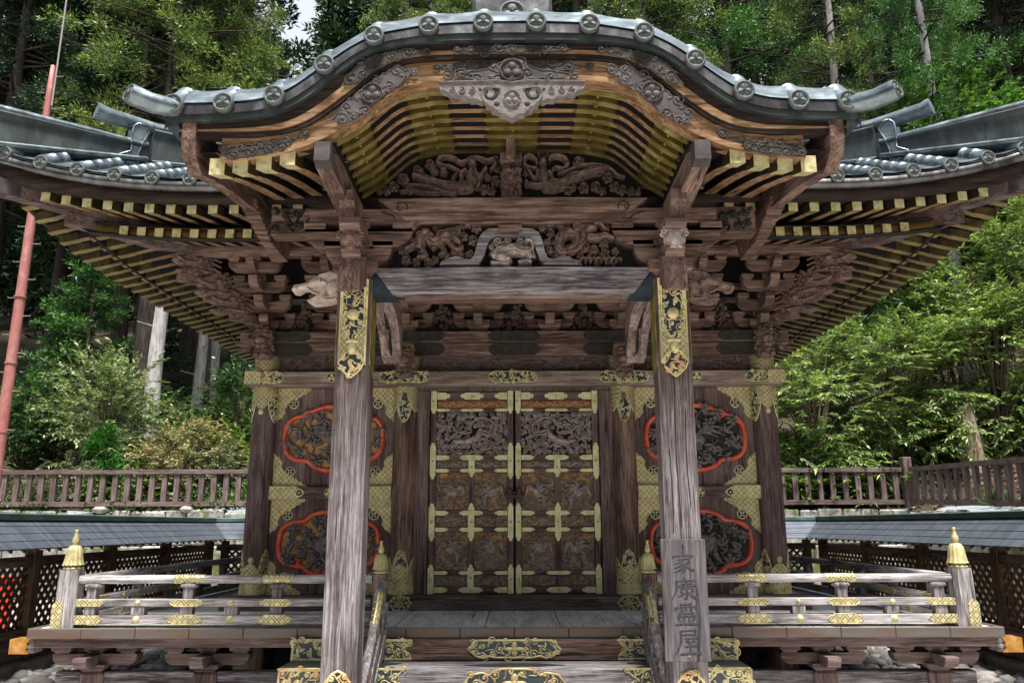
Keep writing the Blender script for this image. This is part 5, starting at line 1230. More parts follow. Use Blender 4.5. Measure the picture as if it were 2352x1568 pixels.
# ------------------------------------------------------------ the porch: undulating gable, posts, beams, carvings
YG = 5.10
def prof(px, Y):
    "half profile read in the photo -> smooth even function z(x)"
    p = sorted([(-at(x, y, Y)[0] - 0.01, at(x, y, Y)[1]) for x, y in px]); p[0] = (0.0, p[0][1])
    c = catmull(p, 10); xs = [q[0] for q in c]; zs = [q[1] for q in c]
    return lambda x: float(np.interp(abs(x), xs, zs))
Tz = prof([(345, 243), (416, 243), (528, 240), (600, 232), (655, 213), (705, 181), (752, 148), (805, 112), (861, 86), (920, 73), (985, 63), (1050, 58), (1110, 56), (1175, 55)], YG)
Bz = prof([(385, 277), (460, 276), (540, 271), (600, 263), (660, 244), (715, 210), (760, 174), (820, 131), (870, 110), (930, 98), (985, 93), (1060, 90), (1175, 89)], YG)
Mz = prof([(440, 312), (489, 312), (560, 312), (620, 309), (668, 300), (720, 276), (790, 226), (850, 178), (900, 152), (960, 139), (1060, 134), (1175, 133)], YG + .05)
Hz = prof([(440, 372), (485, 371), (560, 364), (634, 353), (704, 334), (760, 308), (812, 278), (851, 248), (882, 222), (904, 208), (929, 199), (967, 192), (1006, 188), (1175, 186)], YG + .07)
def g(d): return 1.6 * d if d < .09 else .144 + .44 * (d - .09)
XS = [-2.44 + 4.88 * i / 80 for i in range(81)]
def strip(name, f0, f1, y0, y1, mat, parent=None, xs=XS):
    "solid bent board between two profiles"
    mb = MB(); rg = [[(x, y0, f0(x)), (x, y0, f1(x)), (x, y1, f1(x)), (x, y1, f0(x))] for x in xs]
    mb.loft(rg, None, False); 
    return mb.build(name, mat, parent or hall)
mb = MB(); ys = [0, .045, .09, .2, .4, .8, 1.3, 1.9, 2.6, 3.2]
v = [(x, YG + d, Tz(x) + g(d)) for d in ys for x in XS]; n = len(XS)
mb.add(v, [(j * n + i, j * n + i + 1, (j + 1) * n + i + 1, (j + 1) * n + i) for j in range(len(ys) - 1) for i in range(n - 1)], None, True)
for sgn in (0, n - 1):     # side verge
    vv = [(XS[sgn], YG + d, Tz(XS[sgn]) + g(d)) for d in ys] + [(XS[sgn], YG + d, Tz(XS[sgn]) + g(d) - .20) for d in ys]; m = len(ys)
    mb.add(vv, [(j, j + 1, m + j + 1, m + j) for j in range(m - 1)])
porch = mb.build('porch_roof', M['roof'], hall, (0, 6, 4.6))
strip('gable_edge', lambda x: Bz(x) + .4 * (Tz(x) - Bz(x)), lambda x: Tz(x) + .002, YG - .004, YG + .10, M['edge'], porch)
strip('gable_edge', Bz, lambda x: Bz(x) + .39 * (Tz(x) - Bz(x)), YG + .012, YG + .12, M['roof_dark'], porch)
X2 = [-2.36 + 4.72 * i / 80 for i in range(81)]; X3 = [-2.06 + 4.12 * i / 80 for i in range(81)]
go = strip('gable_fascia', lambda x: Mz(x) + .0, lambda x: Bz(x) - .002, YG + .055, YG + .14, M['soot_x'], porch, X2)
strip('gable_fascia', lambda x: Mz(x) + .035, lambda x: Mz(x) + .5 * (Bz(x) - Mz(x)), YG + .045, YG + .10, M['tan_x'], porch, X2)
gb = strip('gable_board', lambda x: Hz(x) + .045, lambda x: Mz(x) - .002, YG + .085, YG + .19, M['tan_x'], porch, X3)
strip('gable_board', Hz, lambda x: Hz(x) + .044, YG + .065, YG + .19, M['tan_x'], porch, X3)
strip('gable_board', lambda x: Hz(x) + .13, lambda x: Hz(x) + .15, YG + .078, YG + .12, M['tan_x'], porch, X3)
# soffit of the porch
mb = MB(); v = [(x, YG + d, Mz(x) + g(d) * .9 + .02) for d in (.12, .6, 1.2, 2.0, 3.0) for x in XS]
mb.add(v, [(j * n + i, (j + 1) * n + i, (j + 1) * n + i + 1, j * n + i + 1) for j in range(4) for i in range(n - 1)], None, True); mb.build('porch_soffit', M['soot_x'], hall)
# tile rolls on the gable
DX = [at(px, 100, YG)[0] for px in (416, 528, 642, 752, 861, 985, 1110, 1232, 1354, 1478, 1591, 1697, 1820, 1930)]
for i, x in enumerate(DX):
    sl = (Tz(x + .03) - Tz(x - .03)) / .06; nx, nz = -sl / math.hypot(1, sl), 1 / math.hypot(1, sl); r = .069
    cx, cz = x + nx * .012, Tz(x) + nz * .012 - .01
    mb = MB(); rings = []
    for k in range(6):
        for t, q in ((0, 1.0), (.86, .97), (.87, 1.05), (.99, 1.05)):
            d = .02 + .16 * (k + t); rings.append([(cx + r * q * math.cos(2 * math.pi * a / 14), YG + d - .02, cz + g(d) - .02 + r * q * math.sin(2 * math.pi * a / 14)) for a in range(14)])
    mb.loft(rings); rl = mb.build('tile_roll', M['roof'], porch)
    mb = MB(); tile_disc(mb, (cx, YG - .03, cz), r); mb.build('crest_disc', M['disc'], rl)
    if i < len(DX) - 1:
        mb = MB(); v = []
        for j in range(6):
            d = .0 + .12 * j
            for q in range(9):
                xx = x + (DX[i + 1] - x) * q / 8; v.append((xx, YG + d - .012, Tz(xx) + g(d) + .016 + (.018 if j else .004) * (1 - math.sin(math.pi * q / 8))))
        mb.add(v, [(j * 9 + q, j * 9 + q + 1, (j + 1) * 9 + q + 1, (j + 1) * 9 + q) for j in range(5) for q in range(8)], None, True); mb.build('tile_sheet', M['roof'], porch)
for s in (-1, 1):      # corner tubes
    mb = MB(); zt = Tz(2.4); mb.tube([(s * 2.20, YG + .25, zt + .06), (s * 2.38, YG + .02, zt - .012), (s * 2.52, YG - .08, zt - .02), (s * 2.625, YG - .15, zt + .005)], [.06, .066, .070, .074], 18); tb = mb.build('corner_tube', M['roof'], porch)
    mb = MB(); tile_disc(mb, (0, 0, 0), .066); D = Vector((s * .55, -.8, .2)).normalized(); q = Vector((0, -1, 0)).rotation_difference(D); c = Vector((s * 2.628, YG - .158, zt + .008))
    mb.v = [tuple(q @ Vector(p) + c) for p in mb.v]; mb.build('crest_disc', M['disc'], tb)
# ridge-end ornament at the top of the gable
mb = MB(); mb.box(-.345, .345, 6.05, 6.35, 5.45, 6.35, .03); mb.box(-.36, .36, 6.02, 6.38, 5.40, 5.52, .02); ob = mb.build('ridge_end_box', M['edge'], porch)
mb = MB(); tile_disc(mb, (0, 6.03, 5.93), .11); mb.build('crest_disc', M['disc'], ob)
# bronze fittings on the gable boards
def band_fit(name, xa, xb, flo, fhi, y, mat, seed, jag=.03, cr=None, n=26):
    rr = random.Random(seed); mb = MB(); top = []; bot = []
    for i in range(n + 1):
        x = xa + (xb - xa) * i / n; e = min(1, 5 * min(i, n - i) / n); zc = (flo(x) + fhi(x)) / 2; h = (fhi(x) - flo(x)) / 2
        j = (jag * (.5 + .5 * math.sin(i * 2.4))) * (1 if i % 2 else .4)
        top.append((x, zc + h * e - j * .5)); bot.append((x, zc - h * e + j))
    v = [(p[0], y - .012, p[1]) for p in top] + [(p[0], y - .012, p[1]) for p in bot]; m = n + 1
    mb.add(v, [(i, m + i, m + i + 1, i + 1) if xb > xa else (i, i + 1, m + i + 1, m + i) for i in range(n)], 0)
    Mo = front(y - .012); mb.stroke(Mo, top, .005, .005); mb.stroke(Mo, bot, .005, .005)
    poly = top + bot[::-1]; scrollfill(mb, Mo, poly, .05, .010, .006, rr, 0, leaf=True, tail=False)
    if cr: crest(mb, Mo, cr[0], cr[1], cr[2], 0, .016)
    return mb.build(name, mat, gb)
for s in (-1, 1):
    f0 = lambda x: Hz(x) - .005; f1 = lambda x: Hz(x) + .62 * (Mz(x) - Hz(x)) + .06
    xm = .98; band_fit('leaf_fitting', s * .70, s * 1.30, f0, f1, YG + .062, M['bronze'], 400 + s, .05, (s * 1.0, (f0(1.0) + f1(1.0)) / 2, .075))
    band_fit('leaf_fitting', s * .62, s * 1.22, lambda x: Mz(x) + .02, lambda x: Bz(x) - .03, YG + .043, M['tarnish'], 404 + s, .03)
    band_fit('leaf_fitting', s * 1.45, s * 2.05, lambda x: Hz(x) + .06, lambda x: Hz(x) + .62 * (Mz(x) - Hz(x)), YG + .076, M['tarnish'], 408 + s, .03)
    band_fit('leaf_fitting', s * 1.62, s * 2.05, lambda x: Hz(x) - .003, lambda x: Hz(x) + .06, YG + .062, M['tarnish'], 412 + s, .02)
band_fit('leaf_fitting', -.42, .42, lambda x: Mz(x) + .03, lambda x: Bz(x) - .04, YG + .043, M['tarnish'], 420, .02)
band_fit('leaf_fitting', -.56, .56, lambda x: Hz(x) + .06, lambda x: Mz(x) - .01, YG + .076, M['tarnish'], 421, .03)
band_fit('leaf_fitting', -.47, .47, lambda x: Hz(x) - .002, lambda x: Hz(x) + .07 + .10 * math.exp(-(x / .13) ** 2), YG + .060, M['bronze'], 422, .015, (0, Hz(0) + .07, .085))
# pendant below the gable peak
gp = [(1004, 190), (1008, 206), (1022, 210), (1030, 217), (1046, 216), (1054, 223), (1068, 222), (1078, 229), (1092, 228), (1102, 233), (1110, 230), (1112, 240), (1120, 242), (1126, 252), (1138, 254), (1146, 262), (1158, 262), (1172, 272)]
L = [at(x, y, 5.0) for x, y in gp]; L = [(x + .01, z) for x, z in L]; P = L + [(-x, z) for x, z in reversed(L[:-1])]; P = [(x, z) for x, z in P]
P = P + [(.10, P[-1][1] + .012), (0, P[-1][1] - .004), (-.10, P[-1][1] + .012)]
mb = MB(); mb.prism(P, 5.0, 5.075, 'y'); mb.mi = 0; Mo = front(5.0); z0 = L[0][1]
mb.stroke(Mo, P + [P[0]], .006, .012, 0); crest(mb, Mo, 0, z0 - .125, .058, 0, .014)
for s in (-1, 1):
    mb.stroke(Mo, spiral(s * .155, z0 - .085, .062, .95, 1.2 if s > 0 else 1.94, s, 14, .35), [.016] * 8 + [.011] * 7, .004, 1); mb.dome(Mo, s * .215, z0 - .055, .022, .012, .004, .2 * s, 8, 1); mb.dome(Mo, s * .105, z0 - .165, .022, .02, .004, 0, 8, 1)
    for k in range(3): mb.stroke(Mo, spiral(s * (.28 + .07 * k), z0 - .06 - .0 * k, .028, 1.2, 1.5, s, 10), .005, .012, 0)
    mb.stroke(Mo, catmull([(s * .08, z0 - .05), (s * .19, z0 - .04), (s * .2, z0 - .13), (s * .1, z0 - .215)], 5), .006, .012, 0)
mb.build('gable_pendant', [M['pendant'], M['black']], porch)
# bent rafters of the porch ceiling with gilt sheets
XR = [-1.275 + 2.55 * i / 48 for i in range(49)]
def rz(x): return Hz(x) + .012
for k in range(8):
    y = YG + .24 + .138 * k; dz = .0
    mb = MB(); mb.loft([[(x, y - .03, rz(x) + dz), (x, y + .03, rz(x) + dz), (x, y + .03, rz(x) + dz + .11), (x, y - .03, rz(x) + dz + .11)] for x in XR], None, False); mb.m = [i % 4 and 1 for i in range(len(mb.m))]; rf = mb.build('bent_rafter', [M['tan_x'], M['black']], hall)  # sides black, painted shade between the bent rafters
    for a, b in ((-.205, .205), (.50, .79), (-.79, -.50), (1.06, 1.265), (-1.265, -1.06)):
        mb = MB(); xs = [a + (b - a) * i / 10 for i in range(11)]
        mb.loft([[(x, y - .034, rz(x) + dz - .005), (x, y + .034, rz(x) + dz - .005), (x, y + .034, rz(x) + dz + .11), (x, y - .034, rz(x) + dz + .11)] for x in xs], None, False); mb.m = [i % 4 and 1 for i in range(len(mb.m))]
        for e, sg in ((a, -1), (b, 1)):
            mb.add([(e, y - .034, rz(e) + dz - .0055), (e + sg * .035, y - .012, rz(e + sg * .035) + dz - .0055), (e + sg * .015, y, rz(e) + dz - .0055), (e + sg * .035, y + .012, rz(e + sg * .035) + dz - .0055), (e, y + .034, rz(e) + dz - .0055)], [(0, 1, 2, 3, 4)], 0)
        xm = (a + b) / 2; mb.dome(lambda p, q, d: (p, y - .034 - d, q), xm, rz(xm) + .035, .014, .014, .008, mi=0)
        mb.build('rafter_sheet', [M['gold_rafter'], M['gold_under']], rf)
mb = MB(); mb.loft([[(x, 5.25, rz(x) + .115), (x, 6.45, rz(x) + .115), (x, 6.45, rz(x) + .13), (x, 5.25, rz(x) + .13)] for x in XR], None, False); mb.build('ceiling_boards', M['black'], hall)
for s in (-1, 1):      # straight rafters of the wings, purlins
    for k, px in enumerate((510, 565, 617, 665)):
        x = s * (2.085 - .165 * k); zt = at(px, (400, 396, 388, 378)[k], 5.2)[1]
        mb = MB(); h = .115; r = []
        for i in range(7):
            y = 5.20 + .4 * i; z = zt + .30 * (.4 * i) + .02 * math.sin(i); r.append([(x - .05, y, z), (x + .05, y, z), (x + .05, y, z + h), (x - .05, y, z + h)])
        mb.loft(r, None, False); mb.m = [i % 4 and 1 for i in range(len(mb.m))]; rf = mb.build('wing_rafter', [M['tan_y'], M['black']], hall)  # sides black, painted shade between the wing rafters
        mb = MB(); r = []
        for y in (5.195, 5.40): z = zt + .30 * (y - 5.2); r.append([(x - .054, y, z - .004), (x + .054, y, z - .004), (x + .054, y, z + h + .004), (x - .054, y, z + h + .004)])
        mb.loft(r, None, False); mb.m = [0, 1, 1, 1, 0, 0]; mb.build('wing_rafter_cap', [M['gold'], M['gold_side']], rf)  # cap sides in the darker gilt, shade put into the colour
    mb = MB(); zt = at(665, 378, 5.2)[1]; v = []
    for x in (1.25, 2.3):
        for y in (5.22, 7.6): v.append((s * x, y, zt + .10 + .30 * (y - 5.2)))
    mb.add(v, [(0, 1, 3, 2)]); mb.build('wing_boards', M['soot_y'], hall)
    mb = MB(); mb.box(min(s * 1.28, s * 1.30), max(s * 1.28, s * 1.30), 5.3, 7.5, 4.27, 4.58); mb.build('side_closing_board', M['black'], hall)
    mb = MB(); mb.prism([(5.24, 4.30), (5.7, 4.36), (6.3, 4.40), (6.3, 4.50), (5.24, 4.42)], s * 1.42, s * 1.47, 'x'); mb.build('wing_panel', M['amber'], hall)
    mb = MB(); X = s * 1.335; mb.loft([[(X - q, y, z0), (X + q, y, z0), (X + q, y, z1), (X - q, y, z1)] for y, z0, z1, q in ((5.15, 4.145, 4.28, .052), (5.24, 4.122, 4.285, .058), (5.5, 4.10, 4.29, .062), (5.95, 4.07, 4.29, .064), (6.6, 4.06, 4.30, .064))], None, False); kp = mb.build('porch_purlin', M['brown_y'], hall)
    mb = MB(); mb.prism([(5.62, 4.13), (5.61, 4.04), (5.67, 4.00), (5.645, 3.92), (5.67, 3.85), (5.74, 3.79), (5.95, 3.78), (5.95, 4.13)], s * 1.255 - .058, s * 1.255 + .058, 'x'); mb.build('purlin_bracket', M['brown_z'], hall)
    mb = MB(); mb.loft([[(X - q, y, z0), (X + q, y, z0), (X + q, y, z1), (X - q, y, z1)] for y, z0, z1, q in ((5.144, 4.141, 4.284, .056), (5.24, 4.117, 4.29, .062))], None, False); mb.build('purlin_cap', M['bronze'], kp)
    # side verge beam and laminated end of the eave
    mb = MB(); X = s * 2.28; r = []
    for y, z0, z1 in ((5.13, 4.30, 4.52), (5.16, 4.20, 4.52), (5.3, 4.10, 4.50), (5.5, 4.16, 4.46), (5.9, 4.24, 4.46), (6.9, 4.38, 4.56)): r.append([(X - .048, y, z0), (X + .048, y, z0), (X + .048, y, z1), (X - .048, y, z1)])
    mb.loft(r, None, False); vb = mb.build('verge_beam', M['brown_y'], hall)
    mb = MB(); X = s * 2.40; r = []
    for y, z0, z1 in ((5.13, 4.395, 4.50), (6.0, 4.42, 4.62), (6.9, 4.47, 4.8)): r.append([(X - .045, y, z0), (X + .045, y, z0), (X + .045, y, z1), (X - .045, y, z1)])
    mb.loft(r, None, False); mb.build('verge_board', M['roof_dark'], porch)
    mb = MB(); X = s * 2.285
    for k in range(8): mb.box(X - .075 + .003 * k, X + .075 - .003 * k, 6.40 + .078 * k, 7.5, 4.335 - .021 * k, 4.40 - .021 * k, .008)
    mb.build('laminated_end', M['brown_x'], hall)
# posts
for s in (-1, 1):
    X = s * 1.213; w = .127; c = .022; ya, yb = 5.85, 6.10
    mb = MB(); P = [(X - w, ya + c), (X - w + c, ya), (X + w - c, ya), (X + w, ya + c), (X + w, yb - c), (X + w - c, yb), (X - w + c, yb), (X - w, yb - c)]
    mb.prism(P, 0.12, 3.50, 'z'); post = mb.build('porch_post', M['post'], hall)
    mb = MB(); mb.box(X - .21, X + .21, 5.80, 6.22, 0, .12, .03); mb.build('post_base', M['foot'], post)
    Mf = front(ya); mb = MB(); ww = w - c
    P = [(X - ww, 3.49), (X - ww, 2.85), (X - ww * .75, 2.80), (X + ww * .75, 2.80), (X + ww, 2.85), (X + ww, 3.49)]
    mb.plate(Mf, P, -.002, .004, 2)
    for q in (-1, 1): mb.plate(lambda a, b, d, q=q: (X + q * (w + .003 + d) if True else a, ya + c + a, b), [(0, 2.83), (.20, 2.75), (.20, 3.49), (0, 3.49)] if q < 0 else [(.20, 2.75), (0, 2.83), (0, 3.49), (.20, 3.49)], -.002, .003, 3)
    for q in (-1, 1): mb.stroke(Mf, [(X + q * (ww - .008), 3.49), (X + q * (ww - .008), 2.82)], .010, .010, 0); mb.stroke(Mf, [(X + q * (ww - .03), 3.49), (X + q * (ww - .03), 3.20)], .005, .010, 0)
    Mo = lambda a, b, d: (a, ya - .006 - d, b)
    P = [(X - .085, 3.49), (X - .085, 3.18), (X - .075, 3.10), (X - .05, 3.07), (X - .03, 3.03), (X, 3.0), (X + .03, 3.03), (X + .05, 3.07), (X + .075, 3.10), (X + .085, 3.18), (X + .085, 3.49)]
    mb.plate(Mo, P, -.002, .006, 1); Mo2 = lambda a, b, d: (a, ya - .012 - d, b); mb.stroke(Mo2, P, .007, .008, 0)
    scrollfill(mb, Mo2, P, .030, .0075, .007, random.Random(500 + s), 0, ((X, 3.21, .055, .055),)); mb.dome(Mo2, X, 3.21, .048, .048, .02, 0, 16, 0)
    mb.dome(Mo2, X, 2.95, .035, .055, .03, 0, 12, 0); mb.dome(Mo2, X, 3.0, .055, .02, .02, 0, 12, 0)
    P = [(X, 2.72), (X + .03, 2.745), (X + .075, 2.79), (X + .095, 2.84), (X + .07, 2.88), (X + .05, 2.91), (X, 2.93), (X - .05, 2.91), (X - .07, 2.88), (X - .095, 2.84), (X - .075, 2.79), (X - .03, 2.745)]
    mb.plate(Mo, P, -.004, .006, 1); mb.stroke(Mo2, P + [P[0]], .007, .008, 0); scrollfill(mb, Mo2, P, .028, .009, .007, random.Random(505 + s), 4)
    mb.build('post_head_fitting', [M['gold'], M['ink'], M['diaper_fine'], M['gold_rafter'], M['gold_red']], post)
    P = [(X - ww, .2), (X + ww, .2), (X + ww, .52), (X + .085, .60), (X + .04, .655), (X, .675), (X - .04, .655), (X - .085, .60), (X - ww, .52)]
    scroll_plate(Mf, P, post, .032, .008, 510 + s, 'gold_red', name='post_foot_fitting')
    if s > 0:
        for xo, pts in ((-.03, ((3.1, 0), (2.6, .012), (2.1, .004), (1.62, .02))), (.055, ((2.5, 0), (2.1, -.008), (1.75, .006))), (-.075, ((2.2, 0), (1.8, .008), (1.58, 0)))):
            mb = MB(); mb.stroke(Mf, catmull([(X + xo + dx, z) for z, dx in pts], 6), [.001] + [.0042] * (len(pts) * 6 - 7) + [.001], .0015); mb.build('drying_crack', M['black'], post)
    # carved tenon in front of the post head, mask above it
    mb = MB(); r = []
    for y, z0, z1, q in ((5.95, 3.44, 3.66, .09), (5.80, 3.42, 3.66, .09), (5.70, 3.36, 3.62, .088), (5.64, 3.33, 3.52, .08), (5.62, 3.34, 3.44, .07)): r.append([(X - q, y, z0), (X + q, y, z0), (X + q, y, z1), (X - q, y, z1)])
    mb.loft(r, None, False); mb.stroke(lambda a, b, d: (a, 5.625 - d, b), [(X - .06, 3.35), (X, 3.43), (X + .06, 3.35)], .012, .02); mb.build('carved_tenon', M['brown_z'], post)
    # bracket stack on the post
    mb = MB(); yc = 6.0
    masu(mb, X, yc, 3.50, .34, .14)
    mb.prism(arm_poly(X - .26, X + .26, 3.625, 3.765, .14), yc - .07, yc + .07); mb.prism(arm_poly(X - .43, X + .43, 3.79, 3.905, .14), yc - .08, yc + .08)
    for q in (-.19, 0, .19): masu(mb, X + q, yc, 3.75, .16, .075)
    for q in (-.35, 0, .35): masu(mb, X + q, yc, 3.895, .17, .08)
    mb.prism([(5.62, 3.66), (5.70, 3.60), (6.3, 3.60), (6.3, 3.74), (5.66, 3.74)], X - .07, X + .07, 'x')
    mb.prism([(5.56, 3.84), (5.63, 3.78), (6.3, 3.78), (6.3, 3.9), (5.60, 3.9)], X - .075, X + .075, 'x')
    mb.box(X - .40, X + .40, yc - .07, yc + .07, 3.976, 4.10, .006); mb.build('post_bracket', M['brown_x'], hall)
    mb = MB(); Mo = lambda a, b, d: (X + a, 5.62 + 2.2 * a * a - d, 3.73 + b)
    mb.ball((X, 5.66, 3.73), (.085, .08, .085), 14, 9); mb.dome(Mo, 0, -.01, .022, .03, .035); mb.stroke(Mo, [(-.05, -.045), (0, -.03), (.05, -.045)], .016, .02); mb.stroke(Mo, [(-.045, -.065), (0, -.06), (.045, -.065)], .012, .018)
    for q in (-1, 1): mb.dome(Mo, q * .035, .025, .018, .014, .02); mb.stroke(Mo, [(q * .01, .05), (q * .04, .06), (q * .065, .035)], .011, .022)
    for k in range(11): a = .2 + k * .274; mb.stroke(Mo, spiral(.085 * math.cos(a), .02 + .08 * math.sin(a), .024, 1.2, a, 1, 8), .008, .02)
    mb.build('lion_mask', M['carve_brown'] if s < 0 else M['carve_grey'], hall)
    nose_carving('beast_nose', lambda u, v, w, s=s, X=X: (X + s * (.15 + u), 5.98 + w, 3.46 + v), .66, 520, M['carve_pale'] if s < 0 else M['carve_brown'], hall, 'baku')
    mb = MB(); mb.box(min(s * 1.34, s * 2.02), max(s * 1.34, s * 2.02), 6.25, 6.40, 4.00, 4.24, .008); wb = mb.build('wing_beam', M['brown_x'], hall)
    p = [(s * 1.40, 4.04), (s * 1.66, 4.04), (s * 1.70, 4.12), (s * 1.66, 4.2), (s * 1.40, 4.2)]; mb = MB(); scrollfill(mb, front(6.25), p, .05, .014, .03, random.Random(5), 0); mb.build('scroll_carving', M['tarnish'], wb)
    p = [(s * 1.74, 4.02), (s * 2.0, 4.02), (s * 1.95, 4.12), (s * 2.0, 4.22), (s * 1.74, 4.22)]; mb = MB(); scrollfill(mb, front(6.25), p, .05, .014, .03, random.Random(6), 0); mb.build('scroll_carving', M['tarnish'], wb)
    # curved beam from the post back to the hall
    mb = MB(); r = []
    for y, zc, hh, q in ((6.14, 3.62, .13, .10), (6.5, 3.74, .15, .105), (6.9, 3.79, .15, .105), (7.25, 3.74, .15, .105), (7.55, 3.60, .15, .10), (7.72, 3.42, .15, .095), (7.80, 3.28, .06, .085)):
        r.append([(X - q, y, zc - hh), (X + q, y, zc - hh), (X + q, y + .06, zc + hh), (X - q, y + .06, zc + hh)])
    mb.loft(r, None, False); mb.stroke(lambda a, b, d: (a, 7.38 - .3 * (b - 3.55) - d + .05, b), [(X + s * -.0, 3.58), (X, 3.34)], .012, .02); mb.build('curved_beam', M['nag_y'], hall)
    mb = MB(); mb.tube([(X, 7.22, 3.585), (X, 7.38, 3.525), (X, 7.54, 3.445), (X, 7.64, 3.345), (X, 7.705, 3.285)], [.004, .018, .018, .018, .006], 6); mb.build('groove', M['black'], hall)
# rainbow beams and the carvings between them
def beam(name, z0, z1, xw, ya, yb, mat, cuts):
    mb = MB(); P = []
    for i in range(25):
        x = -xw + 2 * xw * i / 24; P.append((x, z1 - .012 + .012 * math.cos(x / xw * 1.3)))
    P = P + [(xw - cuts, z0), (-xw + cuts, z0)]
    mb.prism(P, ya, yb); b = mb.build(name, mat, hall)
    mb = MB(); mb.box(-xw + .25, xw - .25, ya + .012, yb - .01, z0 - .028, z0 - .002, .004); mb.build('beam_moulding', M['brown_x'], b); return b
lb = beam('rainbow_beam', 3.375, 3.592, 1.085, 5.87, 6.06, M['beam'], .16)
for s in (-1, 1):
    mb = MB(); p = [(s * 1.088, 3.56), (s * 1.088, 3.36), (s * .90, 3.36)]; mb.prism(p, 5.885, 6.05); mb.build('beam_end_fitting', M['ink'], lb)
ub = beam('rainbow_beam', 3.995, 4.178, 1.07, 5.90, 6.10, M['brown_x'], .22)
for s in (-1, 1):
    mb = MB(); Mo = front(5.90); mb.stroke(Mo, catmull([(s * 1.04, 4.06), (s * .95, 4.03), (s * .93, 4.0)], 4), .006, .004); mb.stroke(Mo, spiral(s * .88, 4.10, .05, .8, 3.6 if s > 0 else -.5, -s, 14, .6), .005, .004); mb.stroke(Mo, spiral(s * .90, 4.095, .026, .9, 0, s, 9, .3), .004, .004); mb.build('incised_scroll', M['black'], ub)
def Z2(pts, Y): return [at((1000 + x * .2551) * .91875, (380 + y * .2551) * .91875, Y) for x, y in pts]
def ST(mb, Mo, pts, w, h, Y, n=5):
    p = catmull(Z2(pts, Y), n); m = len(p)
    if isinstance(w, (list, tuple)): w = [float(np.interp(i / (m - 1) * (len(w) - 1), range(len(w)), w)) for i in range(m)]
    mb.stroke(Mo, p, w, h)
    if max(w if isinstance(w, list) else [w]) > .024:      # drapery folds
        for q in (-.55, 0, .5):
            r = []
            for i in range(1, m - 1):
                (a, b), (c, d) = p[i - 1], p[i + 1]; L = math.hypot(c - a, d - b) or 1e-6; ww = w[i] if isinstance(w, list) else w
                k = q + .18 * math.sin(i * .9 + q * 5); r.append((p[i][0] - (d - b) / L * ww * k, p[i][1] + (c - a) / L * ww * k))
            if len(r) > 3: mb.stroke(Mo, r, .0045, h * (1.16 if q == 0 else 1.02))
mb = MB(); PX = [(x, rz(x) + .05) for x in XR if abs(x) < 1.1]; mb.prism([(-1.1, 4.17), (1.1, 4.17)] + PX[::-1], 6.36, 6.40); mb.build('gable_wall', M['black'], hall)
Y1 = 6.28
def cloud(mb, Mo, x, y, r, Y, h=.04):
    cx, cz = Z2([(x, y)], Y)[0]; r = r * .2551 * .91875 / F * 6.3
    for k in range(5): a = k * 1.257 + x; mb.dome(Mo, cx + r * .7 * math.cos(a), cz + r * .7 * math.sin(a), r * .52, r * .52, h * .5, 0, 8)
    mb.stroke(Mo, spiral(cx, cz, r * .85, 1.6, x, 1 if int(x) % 2 else -1, 16), r * .2, h * 1.5); mb.dome(Mo, cx, cz, r * .2, r * .2, h * 1.6, 0, 7)
# left heavenly maiden
mb = MB(); Mo = front(Y1)
ST(mb, Mo, [(130, 250), (260, 290), (420, 330), (560, 370), (660, 360), (700, 300), (690, 220)], [.02, .03, .035, .04, .05, .06, .055], .09, Y1)
ST(mb, Mo, [(690, 230), (700, 190), (705, 140)], [.03, .022, .03], .09, Y1)
c = Z2([(708, 130)], Y1)[0]; mb.dome(Mo, c[0], c[1], .036, .045, .12, 0, 12); c = Z2([(700, 95)], Y1)[0]; mb.dome(Mo, c[0], c[1], .03, .025, .11)
for q in ([(650, 200), (600, 240), (620, 320), (650, 350)], [(740, 200), (780, 290), (800, 240), (850, 185)], [(760, 240), (800, 260), (830, 190)]): ST(mb, Mo, q, [.02, .018, .015, .01], .10, Y1)
ST(mb, Mo, [(480, 160), (380, 130), (400, 70), (520, 70), (600, 120), (680, 90), (760, 70), (850, 100), (920, 90), (930, 150), (880, 200)], [.008, .02, .02, .02, .022, .014, .014, .018, .02, .018, .008], .075, Y1)
ST(mb, Mo, [(30, 335), (160, 340), (260, 350), (420, 400), (560, 420)], [.006, .014, .016, .02, .02], .07, Y1); ST(mb, Mo, [(0, 410), (120, 390), (220, 410), (400, 420)], [.006, .016, .018, .01], .07, Y1)
ST(mb, Mo, [(480, 150), (560, 190), (620, 240), (580, 330), (520, 280), (560, 230)], [.01, .016, .016, .015, .012, .006], .07, Y1); ST(mb, Mo, [(740, 380), (780, 330), (760, 270)], .014, .07, Y1)
for x, y, r in ((30, 270, 60), (100, 380, 45), (180, 190, 50), (300, 130, 55), (430, 210, 45), (940, 290, 50), (830, 370, 55), (940, 90, 40), (960, 180, 30), (-60, 350, 50), (-130, 390, 40), (860, 260, 40), (220, 240, 40), (340, 200, 40), (-200, 400, 30), (900, 390, 40)): cloud(mb, Mo, x, y, r, Y1)
mb.build('heavenly_maiden_carving', M['carve_brown'], hall)
mb = MB()
ST(mb, Mo, [(1400, 200), (1410, 280), (1440, 340), (1560, 330), (1700, 270), (1840, 220), (1960, 200), (2020, 180)], [.05, .06, .055, .05, .045, .04, .032, .012], .09, Y1)
ST(mb, Mo, [(1390, 200), (1395, 150)], [.03, .03], .09, Y1); c = Z2([(1400, 125)], Y1)[0]; mb.dome(Mo, c[0], c[1], .036, .045, .12, 0, 12)
for k in range(5): q = Z2([(1400 + 14 * (k - 2), 85), (1400 + 24 * (k - 2), 50)], Y1); mb.stroke(Mo, q, [.012, .004], .11)
